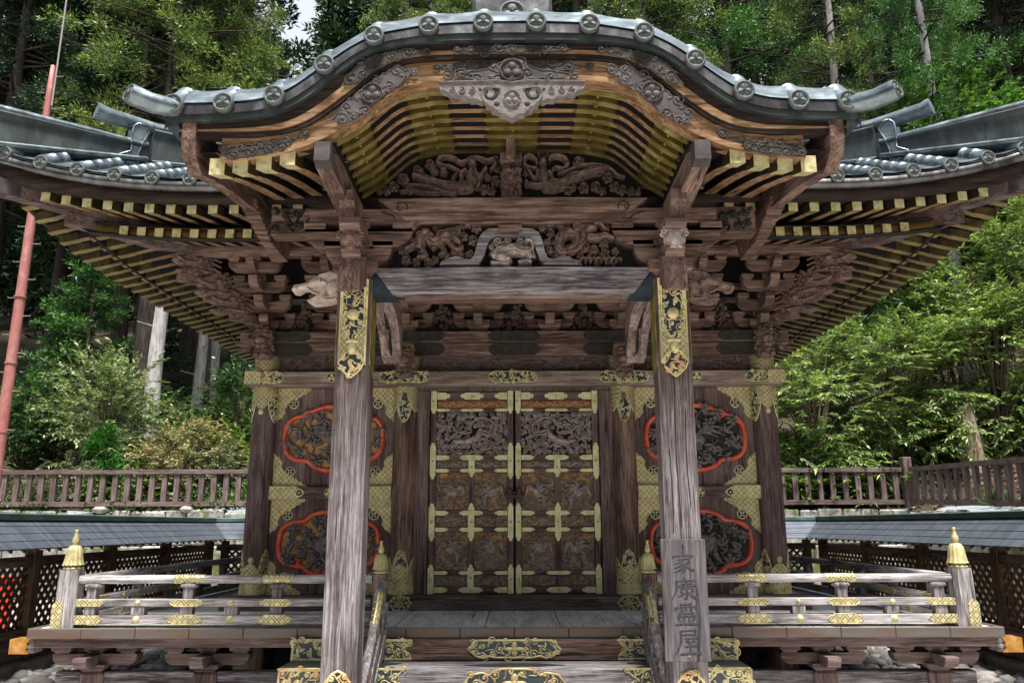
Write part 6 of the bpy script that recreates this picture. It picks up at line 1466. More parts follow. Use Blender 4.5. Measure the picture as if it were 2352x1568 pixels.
for q in ([(1350, 210), (1330, 290), (1280, 240), (1240, 170)], [(1460, 220), (1490, 290), (1430, 340), (1300, 345), (1240, 330)]): ST(mb, Mo, q, [.022, .02, .017, .01], .10, Y1)
ST(mb, Mo, [(1340, 180), (1240, 160), (1210, 90), (1260, 50), (1330, 90), (1350, 150)], [.012, .02, .022, .022, .018, .01], .075, Y1); ST(mb, Mo, [(1460, 120), (1480, 60), (1580, 60), (1640, 120), (1600, 180), (1520, 170), (1480, 220)], [.01, .022, .024, .024, .02, .016, .01], .075, Y1)
ST(mb, Mo, [(1540, 240), (1620, 210), (1760, 150), (1900, 140), (2040, 170), (2120, 240), (2200, 270)], [.01, .014, .016, .016, .016, .012, .004], .07, Y1); ST(mb, Mo, [(1400, 390), (1500, 390), (1600, 370), (1720, 380)], [.012, .02, .016, .006], .07, Y1)
c = Z2([(1240, 320)], Y1)[0]; mb.dome(Mo, c[0], c[1], .028, .04, .09, .3, 10)
for x, y, r in ((1750, 110, 60), (2040, 260, 55), (1800, 360, 55), (1920, 350, 55), (2100, 350, 50), (2170, 380, 50), (2260, 395, 40), (1230, 220, 30), (2330, 405, 35), (1650, 390, 40), (1980, 390, 40), (1700, 340, 34)): cloud(mb, Mo, x, y, r, Y1)
mb.build('heavenly_maiden_carving', M['carve_brown'], hall)
mb = MB(); a, b = Z2([(980, 40), (1195, 130)], 6.2); mb.box(a[0], b[0], 6.12, 6.36, b[1], a[1], .01); a, b = Z2([(1040, -30), (1135, 70)], 6.1); mb.box(a[0], b[0], 6.05, 6.36, b[1], a[1] + .1, .01)
a, b = Z2([(990, 140), (1190, 430)], 6.16); mb.box(a[0], b[0], 6.16, 6.36, b[1], a[1] - .003, .03); kb = mb.build('king_post', M['brown_z'], hall)
mb = MB(); p = [(a[0] + .01, b[1] + .02), (b[0] - .01, b[1] + .02), (b[0] - .01, a[1] - .02), (a[0] + .01, a[1] - .02)]; scrollfill(mb, front(6.16), p, .022, .009, .03, rnd, 0); scrollfill(mb, front(6.16), p, .03, .009, .02, rnd, 0); mb.build('scroll_carving', M['carve_brown'], kb)
# between the two beams: frog-leg strut, tiger, qilin and dragon
Y2 = 5.96
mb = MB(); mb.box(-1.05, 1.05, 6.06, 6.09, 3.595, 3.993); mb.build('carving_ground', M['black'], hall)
mb = MB(); P = Z2([(390, 1120), (410, 1080), (480, 1050), (560, 1030), (640, 1060), (690, 1065), (725, 1030), (745, 960), (770, 860), (810, 800), (870, 765), (960, 758), (960, 800), (1195, 800), (1195, 758), (1300, 765), (1360, 800), (1395, 880), (1420, 990), (1450, 1050), (1510, 1060), (1580, 1025), (1660, 1035), (1690, 1060), (1750, 1070), (1785, 1118), (1410, 1112), (1370, 1060), (1330, 960), (1300, 880), (1250, 840), (1170, 836), (950, 838), (890, 860), (850, 930), (830, 1010), (770, 1115)], Y2)
mb.prism(P, Y2 - .03, Y2 + .06); fs = mb.build('frog_leg_strut', M['grey_x'], hall)
mb = MB(); a, b = Z2([(960, 680), (1195, 800)], Y2); mb.box(a[0], b[0], Y2 - .06, Y2 + .08, b[1], a[1] - .045, .006); q = .03; mb.box(a[0] + q, b[0] - q, Y2 - .05, Y2 + .08, b[1] - .02, b[1] - .002); a, b = Z2([(760, 655), (1410, 750)], Y2); mb.box(a[0], b[0], Y2 - .02, Y2 + .08, a[1] - .048, a[1] - .003, .006); mb.build('bearing_block_top', M['brown_x'], fs)
mb = MB(); Mo = front(Y2 + .03)
ST(mb, Mo, [(900, 1040), (960, 1000), (1060, 960), (1160, 960), (1260, 990), (1290, 1060)], [.05, .06, .06, .05, .055, .04], .08, Y2); c = Z2([(1000, 1045)], Y2)[0]; mb.dome(Mo, c[0], c[1], .065, .05, .12, -.2, 12); c = Z2([(1060, 1070)], Y2)[0]; mb.dome(Mo, c[0], c[1], .035, .025, .13)
ST(mb, Mo, [(1090, 930), (1200, 990), (1290, 970), (1290, 890), (1240, 880)], [.014, .015, .015, .014, .01], .10, Y2); ST(mb, Mo, [(890, 1090), (960, 1100), (1080, 1105)], .02, .09, Y2); ST(mb, Mo, [(1160, 1090), (1240, 1075), (1290, 1090)], .018, .09, Y2)
for x, y, r in ((960, 880, 50), (1050, 870, 40), (1180, 880, 45), (1240, 870, 36), (900, 920, 30)): cloud(mb, Mo, x, y, r, Y2)
mb.build('crouching_beast_carving', M['carve_grey'], hall)
mb = MB()
ST(mb, Mo, [(180, 960), (200, 850), (260, 820), (340, 880), (420, 830), (520, 840), (600, 910)], [.04, .055, .05, .05, .06, .05, .02], .09, Y2); c = Z2([(250, 800)], Y2)[0]; mb.dome(Mo, c[0], c[1], .05, .04, .12, .3, 12)
for q in ([(180, 900), (120, 930), (60, 970), (90, 1040)], [(220, 960), (260, 1020), (170, 1040)], [(400, 900), (440, 980), (380, 1020)], [(480, 880), (560, 960), (620, 930)], [(130, 790), (160, 740), (200, 700)]): ST(mb, Mo, q, [.025, .02, .016, .012], .08, Y2)
for k in range(6): ST(mb, Mo, [(420 + 30 * k, 830), (450 + 30 * k, 780 - 8 * k), (500 + 26 * k, 770)], [.012, .012, .004], .09, Y2)
for x, y, r in ((390, 690, 40), (350, 760, 36), (620, 820, 44), (720, 860, 50), (750, 740, 48), (660, 690, 48), (680, 1000, 44), (530, 980, 40), (20, 960, 40), (60, 1060, 46), (160, 1080, 40), (280, 1080, 44), (340, 1050, 40), (590, 1000, 36), (110, 760, 34), (460, 1020, 30), (200, 1000, 30), (560, 760, 32), (330, 930, 30), (120, 860, 30)): cloud(mb, Mo, x, y, r, Y2)
mb.build('running_beast_carving', M['carve_brown'], hall)
mb = MB()
ST(mb, Mo, [(1640, 1000), (1570, 960), (1570, 850), (1640, 790), (1740, 830), (1720, 930), (1640, 960), (1760, 900), (1800, 780), (1900, 740)], [.02, .04, .05, .05, .05, .05, .045, .045, .05, .035], .09, Y2)
c = Z2([(1870, 770)], Y2)[0]; mb.dome(Mo, c[0], c[1], .06, .045, .13, .3, 12); ST(mb, Mo, [(1830, 840), (1930, 850), (2000, 830), (2090, 870)], [.03, .026, .02, .006], .11, Y2); ST(mb, Mo, [(1890, 720), (1960, 720), (2000, 770), (2040, 800)], [.02, .018, .014, .006], .11, Y2)
for k in range(6): ST(mb, Mo, [(1790 + 10 * k, 740 + 10 * k), (1740, 700 + 16 * k), (1690, 710 + 18 * k)], [.012, .012, .004], .10, Y2)
for x, y, r in ((1400, 740, 40), (1470, 700, 44), (1480, 790, 40), (1440, 880, 44), (1470, 960, 44), (1530, 1010, 36), (1820, 930, 50), (1900, 960, 50), (2000, 900, 44), (2010, 990, 50), (1950, 1060, 40), (1850, 1050, 40), (2060, 1060, 44), (1770, 1020, 36), (2110, 970, 36), (1580, 720, 36), (1650, 700, 34), (1920, 1100, 30), (2030, 740, 30), (1990, 700, 30), (1520, 880, 30), (2090, 1100, 30)): cloud(mb, Mo, x, y, r, Y2)
for k in range(8): ST(mb, Mo, [(1760 + 50 * k, 1110), (1780 + 50 * k, 1050), (1830 + 48 * k, 1060), (1800 + 50 * k, 1090)], [.012, .014, .01, .004], .08, Y2)
mb.build('dragon_carving', M['carve_brown'], hall)

# ------------------------------------------------------------ railings
def finial(cx, cy, z, parent, sc=1.0, mat='gold'):
    mb = MB(); prof = [(.078, 0), (.085, .008), (.085, .02), (.066, .028), (.062, .055)]; mb.lathe([(r * sc, h * sc) for r, h in prof], (cx, cy, z), 20)
    mb.lathe([(r * sc, h * sc) for r, h in ((.098, .045), (.090, .058), (.080, .10), (.074, .15), (.066, .19), (.048, .215), (.022, .225))], (cx, cy, z), 48, None, 12, .13)
    mb.lathe([(r * sc, h * sc) for r, h in ((.022, .222), (.028, .235), (.034, .258), (.030, .285), (.018, .315), (.014, .345), (.020, .362), (.012, .366))], (cx, cy, z), 14); mb.build('finial', M[mat], parent)
def fit_plate(mb, cx, z, w, h, Mf, ends='lr'):
    t = h * .55; p = [(cx - w / 2 + t, z - h / 2), (cx + w / 2 - t, z - h / 2), (cx + w / 2 - t * .8, z - h * .3), (cx + w / 2 - t * .2, z - h * .3), (cx + w / 2 + t * .3, z), (cx + w / 2 - t * .2, z + h * .3), (cx + w / 2 - t * .8, z + h * .3), (cx + w / 2 - t, z + h / 2), (cx - w / 2 + t, z + h / 2)]
    q = [(cx - w / 2 + t * .8, z + h * .3), (cx - w / 2 + t * .2, z + h * .3), (cx - w / 2 - t * .3, z), (cx - w / 2 + t * .2, z - h * .3), (cx - w / 2 + t * .8, z - h * .3)]
    mb.plate(Mf, p + q, -.003, .005, 0); mb.stroke(lambda a, b, d: Mf(a, b, d + .004), p + q + [p[0]], .0035, .004, 1)
YR = 7.10
for s in (-1, 1):
    X0, X1 = 1.165, 3.80
    mb = MB(); cx = s * X1; P = [(cx - .085, YR - .06), (cx - .06, YR - .085), (cx + .06, YR - .085), (cx + .085, YR - .06), (cx + .085, YR + .06), (cx + .06, YR + .085), (cx - .06, YR + .085), (cx - .085, YR + .06)]
    r = [[(cx + (p[0] - cx) * q, YR + (p[1] - YR) * q, z) for p in P] for z, q in ((.818, 1), (1.18, .97), (1.285, .93))]; mb.loft(r, None, False); nw = mb.build('corner_newel', M['rail_z'], hall); finial(cx, YR, 1.285, nw, .92, 'finial')
    mb = MB(); mb.box(cx - .089, cx - .0 if s < 0 else cx + .089, YR - .089, YR + .0, .819, 1.0) if False else mb.prism([(cx + .0 * s, .82), (cx + s * .088, .82), (cx + s * .088, 1.0), (cx + s * .045, 1.04), (cx, 1.0)], YR - .0905, YR - .084); mb.prism([(YR - .09, .82), (YR + .04, .82), (YR + .04, 1.0), (YR - .02, 1.04), (YR - .09, 1.0)], cx + s * .0855, cx + s * .0905, 'x'); mb.build('newel_plate', M['diaper_big'], nw)
    # front rails
    def xr(a, b): return min(s * a, s * b), max(s * a, s * b)
    a, b = xr(X0 + .05, X1 - .07)
    mb = MB(); pts = [(a + (b - a) * i / 14, YR, 1.205 + .008 * noise.noise((i * .7, s, 0))) for i in range(15)]; mb.tube(pts, .036, 10); tr = mb.build('top_rail', M['rail_x'], hall)
    mb = MB(); mb.box(a, b, YR - .045, YR + .045, .985, 1.045, .006); mr = mb.build('middle_rail', M['rail_x'], hall)
    mb = MB(); mb.box(a, b, YR - .05, YR + .05, .845, .915, .006); br = mb.build('bottom_rail', M['rail_x'], hall)
    px = [(s * q) for q in (2.02, 2.78, 3.60)]; px2 = [s * 2.40, s * 3.19]
    for x in px:
        mb = MB(); mb.box(x - .05, x + .05, YR - .04, YR + .04, .916, .984, .004); mb.box(x - .042, x + .042, YR - .035, YR + .035, .95, 1.135, .006); r = []
        for z, q in ((1.13, .05), (1.145, .085), (1.165, .075), (1.175, .04)): r.append([(x + q * math.cos(t * .628), YR + q * .6 * math.sin(t * .628), z) for t in range(10)])
        mb.loft(r); mb.build('rail_strut', M['grey_z'], hall)
    for x in px2:
        mb = MB(); mb.box(x - .055, x + .055, YR - .04, YR + .04, .916, .984, .004); mb.build('rail_strut', M['grey_z'], hall)
        for z, q, par in ((.88, .034, br), (1.015, .024, mr)):
            mb = MB(); mb.dome(front(YR - .048), x, z, q, q, .012, 0, 16); mb.dome(front(YR - .055), x, z, q * .7, q * .7, .012, 0, 14); mb.dome(front(YR - .06), x, z, q * .35, q * .35, .014, 0, 10); mb.build('rail_boss', M['gold'], par)
    for x in px[:2]:
        mb = MB(); fit_plate(mb, x, .88, .27, .076, front(YR - .05)); mb.build('rail_plate', [M['diaper_big'], M['gold']], br)
        mb = MB(); fit_plate(mb, x, 1.015, .26, .056, front(YR - .045)); mb.build('rail_plate', [M['diaper_big'], M['gold']], mr)
        mb = MB(); mb.tube([(x - .17, YR, 1.207), (x - .12, YR, 1.207), (x + .12, YR, 1.207), (x + .17, YR, 1.207)], [.01, .039, .039, .01], 10); mb.build('rail_sheath', M['diaper_big'], tr)
    for zz, hh, yy, par in ((.88, .074, YR - .05, br), (1.015, .056, YR - .045, mr)):
        e0, e1 = s * (X1 - .07), s * (X1 - .29); mb = MB(); p = [(e0, zz - hh / 2), (e1, zz - hh / 2), (e1 - s * .01, zz - hh * .25), (e1 - s * .04, zz), (e1 - s * .01, zz + hh * .25), (e1, zz + hh / 2), (e0, zz + hh / 2)]
        mb.plate(front(yy), p, -.003, .005); mb.build('rail_plate', M['diaper_big'], par)
    # side rails running back
    xs = s * 3.76
    mb = MB(); mb.tube([(xs, YR + .07 + .62 * i, 1.205 + .01 * noise.noise((i, s * 3, 1))) for i in range(12)], .036, 10); tr2 = mb.build('top_rail', M['rail_y'], hall)
    mb = MB(); mb.box(xs - .045, xs + .045, YR + .07, 14.0, .985, 1.045, .006); mr2 = mb.build('middle_rail', M['rail_y'], hall)
    mb = MB(); mb.box(xs - .05, xs + .05, YR + .07, 14.0, .845, .915, .006); br2 = mb.build('bottom_rail', M['rail_y'], hall)
    for k in range(9):
        y = 7.5 + .78 * k; mb = MB(); mb.box(xs - .04, xs + .04, y - .05, y + .05, .916, .984, .004); mb.box(xs - .035, xs + .035, y - .042, y + .042, .95, 1.14, .006); mb.ball((xs, y, 1.15), (.05, .08, .025), 10, 5); mb.build('rail_strut', M['grey_z'], hall)
        Mi = lambda a, b, d: (xs - s * (.05 + d), a, b); mb = MB(); mb.dome(Mi, y + .39, .88, .034, .034, .02, 0, 12); mb.build('rail_boss', M['gold_rafter'], br2)
        mb = MB(); mb.dome(Mi, y + .39, 1.015, .024, .024, .02, 0, 12); mb.build('rail_boss', M['gold_rafter'], mr2)
        mb = MB(); fit_plate(mb, y, 1.015, .26, .056, lambda a, b, d: Mi(a, b, d - .006) if s < 0 else Mi(a, b, d - .006)); mb.build('rail_plate', [M['diaper_big'], M['gold']], mr2)
    # stair newel and the stair rails coming down towards the viewer
    cx = s * 1.145; mb = MB(); mb.box(cx - .055, cx + .055, 7.03, 7.14, .70, 1.25, .008); sn = mb.build('stair_newel', M['brown_z'], hall); finial(cx, 7.085, 1.25, sn, .74, 'finial')
    mb = MB(); mb.box(cx - .058, cx + .058, 7.026, 7.03, .72, .90); mb.prism([(7.03, .70), (7.14, .70), (7.14, .92), (7.03, .92)], cx - s * .0555, cx - s * .0595, 'x'); mb.build('newel_plate', M['diaper_big'], sn)
    cr = s * 1.10
    mb = MB(); mb.tube(catmull([(cr, 7.05, 1.16), (cr, 6.93, 1.17), (cr + s * .01, 6.80, 1.10), (cr, 6.62, .92), (cr, 6.40, .72), (cr, 6.05, .47), (cr, 5.75, .28)], 5), .034, 10); hr2 = mb.build('stair_handrail', M['grey_z'], hall)
    mb = MB(); mb.tube(catmull([(cr, 6.80, 1.10), (cr, 6.70, 1.005), (cr, 6.58, .88)], 5), .038, 10); mb.build('rail_sheath', M['diaper_big'], hr2)
    for z0, z1, w in ((.93, 1.02, .075), (.74, .86, .09)):
        mb = MB(); r = []
        for y, d in ((7.03, 0), (6.85, -.10), (6.4, -.42), (5.75, -.86)): r.append([(cr - w / 2, y, z0 + d), (cr + w / 2, y, z0 + d), (cr + w / 2, y, z1 + d), (cr - w / 2, y, z1 + d)])
        mb.loft(r, None, False); mb.build('stair_rail', M['grey_z'], hall)
    for y in (6.72, 6.3, 5.9):
        d = -.10 - .33 * (6.85 - y) / .45 * .96; mb = MB(); mb.box(cr - .035, cr + .035, y - .05, y + .05, .82 + d, 1.10 + d, .005); mb.build('stair_strut', M['brown_z'], hall)

# ------------------------------------------------------------ the name board on the right post
t0 = at(1516, 1238, 5.80); t1 = at(1634, 1519, 5.80)
sx0, sx1, sz0, sz1 = 1.036, 1.350, t1[1], t0[1]
sign = thing('name_board', ((sx0 + sx1) / 2, 5.82, sz0), 'weathered wooden name board with four black brushed characters nailed to the right porch post', 'signboard')
mb = MB(); mb.box(sx0, sx1, 5.80, 5.832, sz0, sz1, .004); mb.build('board', M['sign'], sign)
W_, H_ = sx1 - sx0, sz1 - sz0
def brush(strokes, cx, cz, w, h):
    mb = MB()
    for st in strokes:
        ws = st[0]; pts = catmull([(cx + (x - .5) * w, cz + (.5 - y) * h) for x, y in st[1:]], 5); n = len(pts)
        wd = [max(.0012, w * .055 * float(np.interp(i / (n - 1) * (len(ws) - 1), range(len(ws)), ws))) for i in range(n)]
        mb.stroke(lambda a, b, d: (a, 5.80 - d, b), pts, wd, .0018)
    return mb.build('brushed_character', M['writing'], sign)
h_, v_, d_ = (.9, .7, 1.1), (1.1, .8, .7), (1.1, .9, .2)
KA = [((.8, 1.2), (.48, 0), (.54, .10)), ((1.1, .7), (.12, .18), (.10, .32)), ((.8, .8, 1.2, .4), (.14, .20), (.5, .16), (.86, .16), (.78, .28)),
      ((.8, .7, .9), (.28, .34), (.5, .31), (.74, .30)), (d_, (.52, .33), (.36, .46), (.16, .54)), ((.6, 1.0, 1.2, .3), (.38, .44), (.54, .58), (.56, .80), (.44, .96)),
      (d_, (.48, .54), (.32, .66), (.12, .74)), (d_, (.54, .66), (.36, .82), (.12, .92)), ((.9, .4), (.78, .42), (.60, .56)), ((.5, 1.0, 1.3, .2), (.54, .54), (.70, .70), (.90, .82), (.98, .84))]
KO = [((.9, 1.1), (.50, 0), (.56, .08)), (h_, (.18, .15), (.5, .12), (.90, .11)), ((1.0, .9, .7, .2), (.20, .16), (.20, .45), (.14, .72), (.0, .98)),
      (h_, (.36, .28), (.6, .26), (.80, .25)), ((1, .9), (.80, .25), (.80, .46)), (h_, (.28, .38), (.6, .36), (.92, .35)), (h_, (.36, .48), (.6, .46), (.80, .45)),
      ((1.1, 1.0, 1.0, .3), (.56, .18), (.57, .6), (.57, .92), (.46, .88)), ((1, .6), (.34, .58), (.44, .66)), (d_, (.48, .68), (.36, .78), (.24, .84)), (d_, (.84, .54), (.74, .62), (.62, .68)), ((.5, 1.0, 1.4, .2), (.58, .60), (.72, .76), (.90, .90), (1.0, .92))]
REI = [(h_, (.28, .04), (.5, .02), (.74, .02)), ((1.1, .7), (.12, .16), (.08, .34)), ((.8, .8, 1.1, .3), (.14, .17), (.5, .14), (.92, .13), (.84, .26)), ((1, .9), (.52, .04), (.52, .36)),
       ((.8, .7), (.28, .24), (.42, .26)), ((.8, .7), (.28, .33), (.42, .35)), ((.8, .7), (.64, .22), (.78, .23)), ((.8, .7), (.64, .31), (.78, .33)),
       (h_, (.22, .46), (.5, .44), (.82, .43)), (h_, (.16, .58), (.5, .56), (.88, .55)), (v_, (.40, .58), (.40, .90)), (v_, (.62, .56), (.62, .90)), ((1, .4), (.20, .66), (.30, .80)), ((1, .4), (.84, .64), (.72, .80)), ((1.0, 1.1, 1.3), (.08, .94), (.5, .91), (.98, .92))]
OKU = [(h_, (.26, .06), (.5, .03), (.82, .02)), ((1, .9), (.82, .02), (.80, .20)), (h_, (.28, .21), (.5, .19), (.80, .18)), ((1.1, 1.0, .8, .2), (.28, .05), (.28, .42), (.18, .74), (.0, .99)),
       (h_, (.40, .34), (.6, .32), (.88, .30)), ((1, .7, .9), (.58, .34), (.46, .46), (.72, .45)), ((1, .4), (.74, .38), (.84, .50)), (h_, (.40, .64), (.6, .62), (.84, .61)), (v_, (.60, .52), (.61, .90)), ((1.0, 1.1, 1.4), (.24, .94), (.6, .90), (1.0, .90))]
cxs = (sx0 + sx1) / 2 - .004
for chx, zc, ww, hh in ((KA, .80, .56, .185), (KO, .585, .60, .185), (REI, .375, .56, .18), (OKU, .15, .60, .21)):
    brush(chx, cxs + (.0 if chx is not KA else -.004), sz0 + H_ * zc, W_ * ww, H_ * hh)
mb = MB(); mb.ball((cxs + .01, 5.797, sz0 + .036), .006, 8, 5); mb.build('nail', M['steel'], sign)
mb = MB(); mb.stroke(lambda a, b, d: (a, 5.80 - d, b), [(cxs, sz1 - .035), (cxs + .004, sz1 - .085)], .005, .002); mb.build('nail_slot', M['black'], sign)
# ------------------------------------------------------------ trees, shrubs, undergrowth
def nrm(v): return v / np.maximum(np.linalg.norm(v, axis=1, keepdims=True), 1e-9)
def leaf_object(name, P, D, U_, L, W, mat, parent=None, loc=(0, 0, 0), fold=0.25):
    "one small bent blade per leaf: P base, D direction, U_ up hint, L length, W half width"
    D = nrm(D); S = nrm(np.cross(D, U_)); N = np.cross(S, D); L = L[:, None]; W = W[:, None]
    a = P; b = P + D * L * .45 + S * W + N * L * .05; c = P + D * L - N * L * fold * .5; d = P + D * L * .45 - S * W + N * L * .05
    V = np.stack([a, b, c, d], 1).reshape(-1, 3) - np.array(loc); n = len(P)
    me = bpy.data.meshes.new(name); me.vertices.add(4 * n); me.vertices.foreach_set('co', V.ravel())
    me.loops.add(4 * n); me.loops.foreach_set('vertex_index', np.arange(4 * n)); me.polygons.add(n); me.polygons.foreach_set('loop_start', np.arange(n) * 4)
    try: me.polygons.foreach_set('loop_total', np.full(n, 4))
    except Exception: pass
    me.update(calc_edges=True); me.validate(); me.materials.append(mat)
    o = bpy.data.objects.new(name, me); col.objects.link(o); WL[o] = Vector(loc)
    if parent: o.parent = parent; o.location = Vector(loc) - WL[parent]
    else: o.location = loc
    return o
def conifer_leaves(rs, z0, z1, R, nb, nt, nl, L, W, tuft, base=(0, 0), droop=.25, top=.15, up=.35):
    P = []; D = []; twigs = []
    for b in range(nb):
        t = (b + rs.rand()) / nb; z = z0 + (z1 - z0) * t; r = R * ((1 - t) ** .7 * (1 - top) + top) * rs.uniform(.65, 1.1); a = rs.uniform(0, 6.283)
        o = np.array([math.cos(a), math.sin(a), 0]); tip = o * r + np.array([0, 0, r * rs.uniform(-droop, .2)])
        twigs.append(((base[0], base[1], z), (base[0] + tip[0] * .55, base[1] + tip[1] * .55, z + tip[2] * .35), (base[0] + tip[0] * .95, base[1] + tip[1] * .95, z + tip[2])))
        for k in range(nt):
            q = rs.uniform(.35, 1.0) ** .8 if k else 1.0
            c = np.array([base[0], base[1], z]) + tip * q + rs.normal(0, .16 * tuft / .5, 3)
            rr = tuft * rs.uniform(.6, 1.15)
            d = nrm(rs.normal(0, 1, (nl, 3)) * np.array([1, 1, .75]) + o * .55 + np.array([0, 0, up]))
            P.append(c + d * rr * rs.uniform(.05, .75, (nl, 1))); D.append(d + rs.normal(0, .35, (nl, 3)))
    P = np.concatenate(P); D = np.concatenate(D); n = len(P)
    return P, D, rs.normal(0, 1, (n, 3)), L * rs.uniform(.6, 1.25, n), W * rs.uniform(.7, 1.2, n), twigs
def trunk_mesh(mb, x, y, z0, z1, r0, r1, lean=(0, 0), seed=0, n=9, seg=14, flare=1.35):
    pts = []; rad = []
    for i in range(n + 1):
        t = i / n; z = z0 + (z1 - z0) * t
        pts.append((x + lean[0] * t + .12 * noise.noise((seed, z * .22, 1)), y + lean[1] * t + .12 * noise.noise((seed, z * .22, 7)), z)); rad.append((r0 + (r1 - r0) * t) * (flare - (flare - 1) * min(1, t * 8)) * (1 + .05 * noise.noise((seed, z, 3))))
    mb.tube(pts, rad, seg)
CEDAR = {}
def cedar(x, y, label, kind, h=25.0, cb=7.0, R_=4.2, mat='cedar', r0=.34, bark='bark', group=None, name='cedar_tree'):
    "trunk > limbs and a crown of tufts; crowns of a kind share their mesh"
    z = hill_z(x, y) - .2; root = thing(name, (x, y, z), label, 'tree', group)
    mb = MB(); trunk_mesh(mb, x, y, z, z + h * .97, r0, .05, (rndT.uniform(-.3, .3), rndT.uniform(-.2, .2)), x)
    tr = mb.build('trunk', M[bark], root, (x, y, z))
    key = kind
    if key not in CEDAR:
        rs = np.random.RandomState(40 + kind)
        P, D, U_, L, W, tw = conifer_leaves(rs, .30 * 25, 25, 4.2, 110, 8, 88, .165, .019, .56)
        cr = leaf_object('crown', P, D, U_, L, W, M['cedar'], None); mb = MB()
        for q in tw: mb.tube(q, [.055, .035, .012], 5)
        lm = mb.build('limbs', M['bark'], None, (0, 0, 0)); CEDAR[key] = (cr.data, lm.data); bpy.data.objects.remove(cr); bpy.data.objects.remove(lm)
    for nm, me in zip(('crown', 'limbs'), CEDAR[key]):
        o = bpy.data.objects.new(nm, me); col.objects.link(o); o.parent = root; WL[o] = WL[root]
        if nm == 'crown': o.material_slots[0].link = 'OBJECT'; o.material_slots[0].material = M[mat]
        o.scale = (R_ / 4.2, R_ / 4.2, h / 25.0); o.rotation_euler = (0, 0, rndT.uniform(0, 6.28))
        o.location = (0, 0, 0)
    return root
rndT = random.Random(8)
def dirx(px, Y): return (px - 1181) / F * Y * 1.02
def dirt(px, Y): return (px - 1181) / F * Y * 1.11      # for trees seen high up in the picture
# front rank, told apart by place and look
cedar(dirt(395, 25), 25, 'big cedar with bright yellow green tufts above the left hip ridge', 0, 24, 8, 4.6)
cedar(dirt(525, 28), 28, 'tall mid green cedar between the bright tufted cedar and the white sky gap', 1, 26, 8, 2.9)
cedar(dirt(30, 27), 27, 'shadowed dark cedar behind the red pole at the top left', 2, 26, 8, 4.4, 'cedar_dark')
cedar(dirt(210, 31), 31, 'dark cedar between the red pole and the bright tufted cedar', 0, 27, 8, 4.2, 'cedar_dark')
cedar(dirt(940, 31), 31, 'cedar rising behind the left shoulder of the gable', 1, 25.5, 8, 2.9)
cedar(dirt(1010, 35), 35, 'cedar standing behind the top of the gable, left of its ridge box', 0, 28, 8, 4.2)
cedar(dirt(1340, 32), 32, 'pale green cedar just right of the ridge box above the gable', 2, 27, 8, 4.0)
cedar(dirt(1490, 28), 28, 'olive green cedar above the right shoulder of the gable', 0, 26, 8, 3.8)
cedar(dirt(1660, 30), 30, 'cedar with spreading level boughs above the right wing of the gable', 1, 27, 8, 4.3, 'cedar_green')
cedar(dirt(1905, 26), 26, 'cedar with a bare lichen spotted grey trunk above the right corner tube', 2, 24, 8, 2.6, 'cedar', .26, 'bark_grey')
cedar(dirt(2130, 23), 23, 'pale slim trunked tree with fresh green sprays at the upper right', 0, 22, 8, 2.5, 'cedar_green', .21, 'bark_dead')
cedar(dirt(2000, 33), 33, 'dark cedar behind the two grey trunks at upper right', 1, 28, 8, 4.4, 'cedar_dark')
cedar(dirt(2320, 28), 28, 'dark green cedar at the top right picture edge', 0, 25, 8, 4.2, 'cedar_green')
# trunks of the wood in the shade behind the left fence
for i, (px, Y) in enumerate(((-60, 29), (105, 30), (165, 33), (262, 28), (312, 31), (425, 30), (540, 33), (585, 37), (-140, 34))):
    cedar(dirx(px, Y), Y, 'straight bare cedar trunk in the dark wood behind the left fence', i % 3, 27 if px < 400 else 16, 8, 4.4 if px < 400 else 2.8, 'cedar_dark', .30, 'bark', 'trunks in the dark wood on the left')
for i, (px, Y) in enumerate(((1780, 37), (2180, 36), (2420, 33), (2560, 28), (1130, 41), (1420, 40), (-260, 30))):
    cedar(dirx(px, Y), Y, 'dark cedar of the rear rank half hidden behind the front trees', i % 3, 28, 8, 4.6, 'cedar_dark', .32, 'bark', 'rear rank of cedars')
def dead_trunk(px, Y, top, r, label, mat):
    x = dirx(px, Y); z = hill_z(x, Y); root = thing('bare_trunk', (x, Y, z), label, 'tree trunk')
    mb = MB(); trunk_mesh(mb, x, Y, z - .2, top, r, r * .72, (.12, 0), px, 14, 18, 1.25); mb.build('trunk', M[mat], root)
    mb = MB()
    for k in range(5):
        a = rndT.uniform(0, 6.28); zz = top - .4 - k * .9; mb.tube([(x, Y, zz), (x + .5 * math.cos(a), Y - .4, zz + .1)], [.03, .012], 5)
    mb.build('snag', M[mat], root)
dead_trunk(352, 23, 9.6, .245, 'thick bleached grey bare trunk rising behind the left shrubs', 'bark_dead')
dead_trunk(455, 26, 10.5, .19, 'slim grey bare trunk right of the thick bleached trunk', 'bark_grey')
dead_trunk(482, 28, 10.5, .2, 'greenish grey bare trunk half hidden behind the slim grey trunk', 'bark_grey')
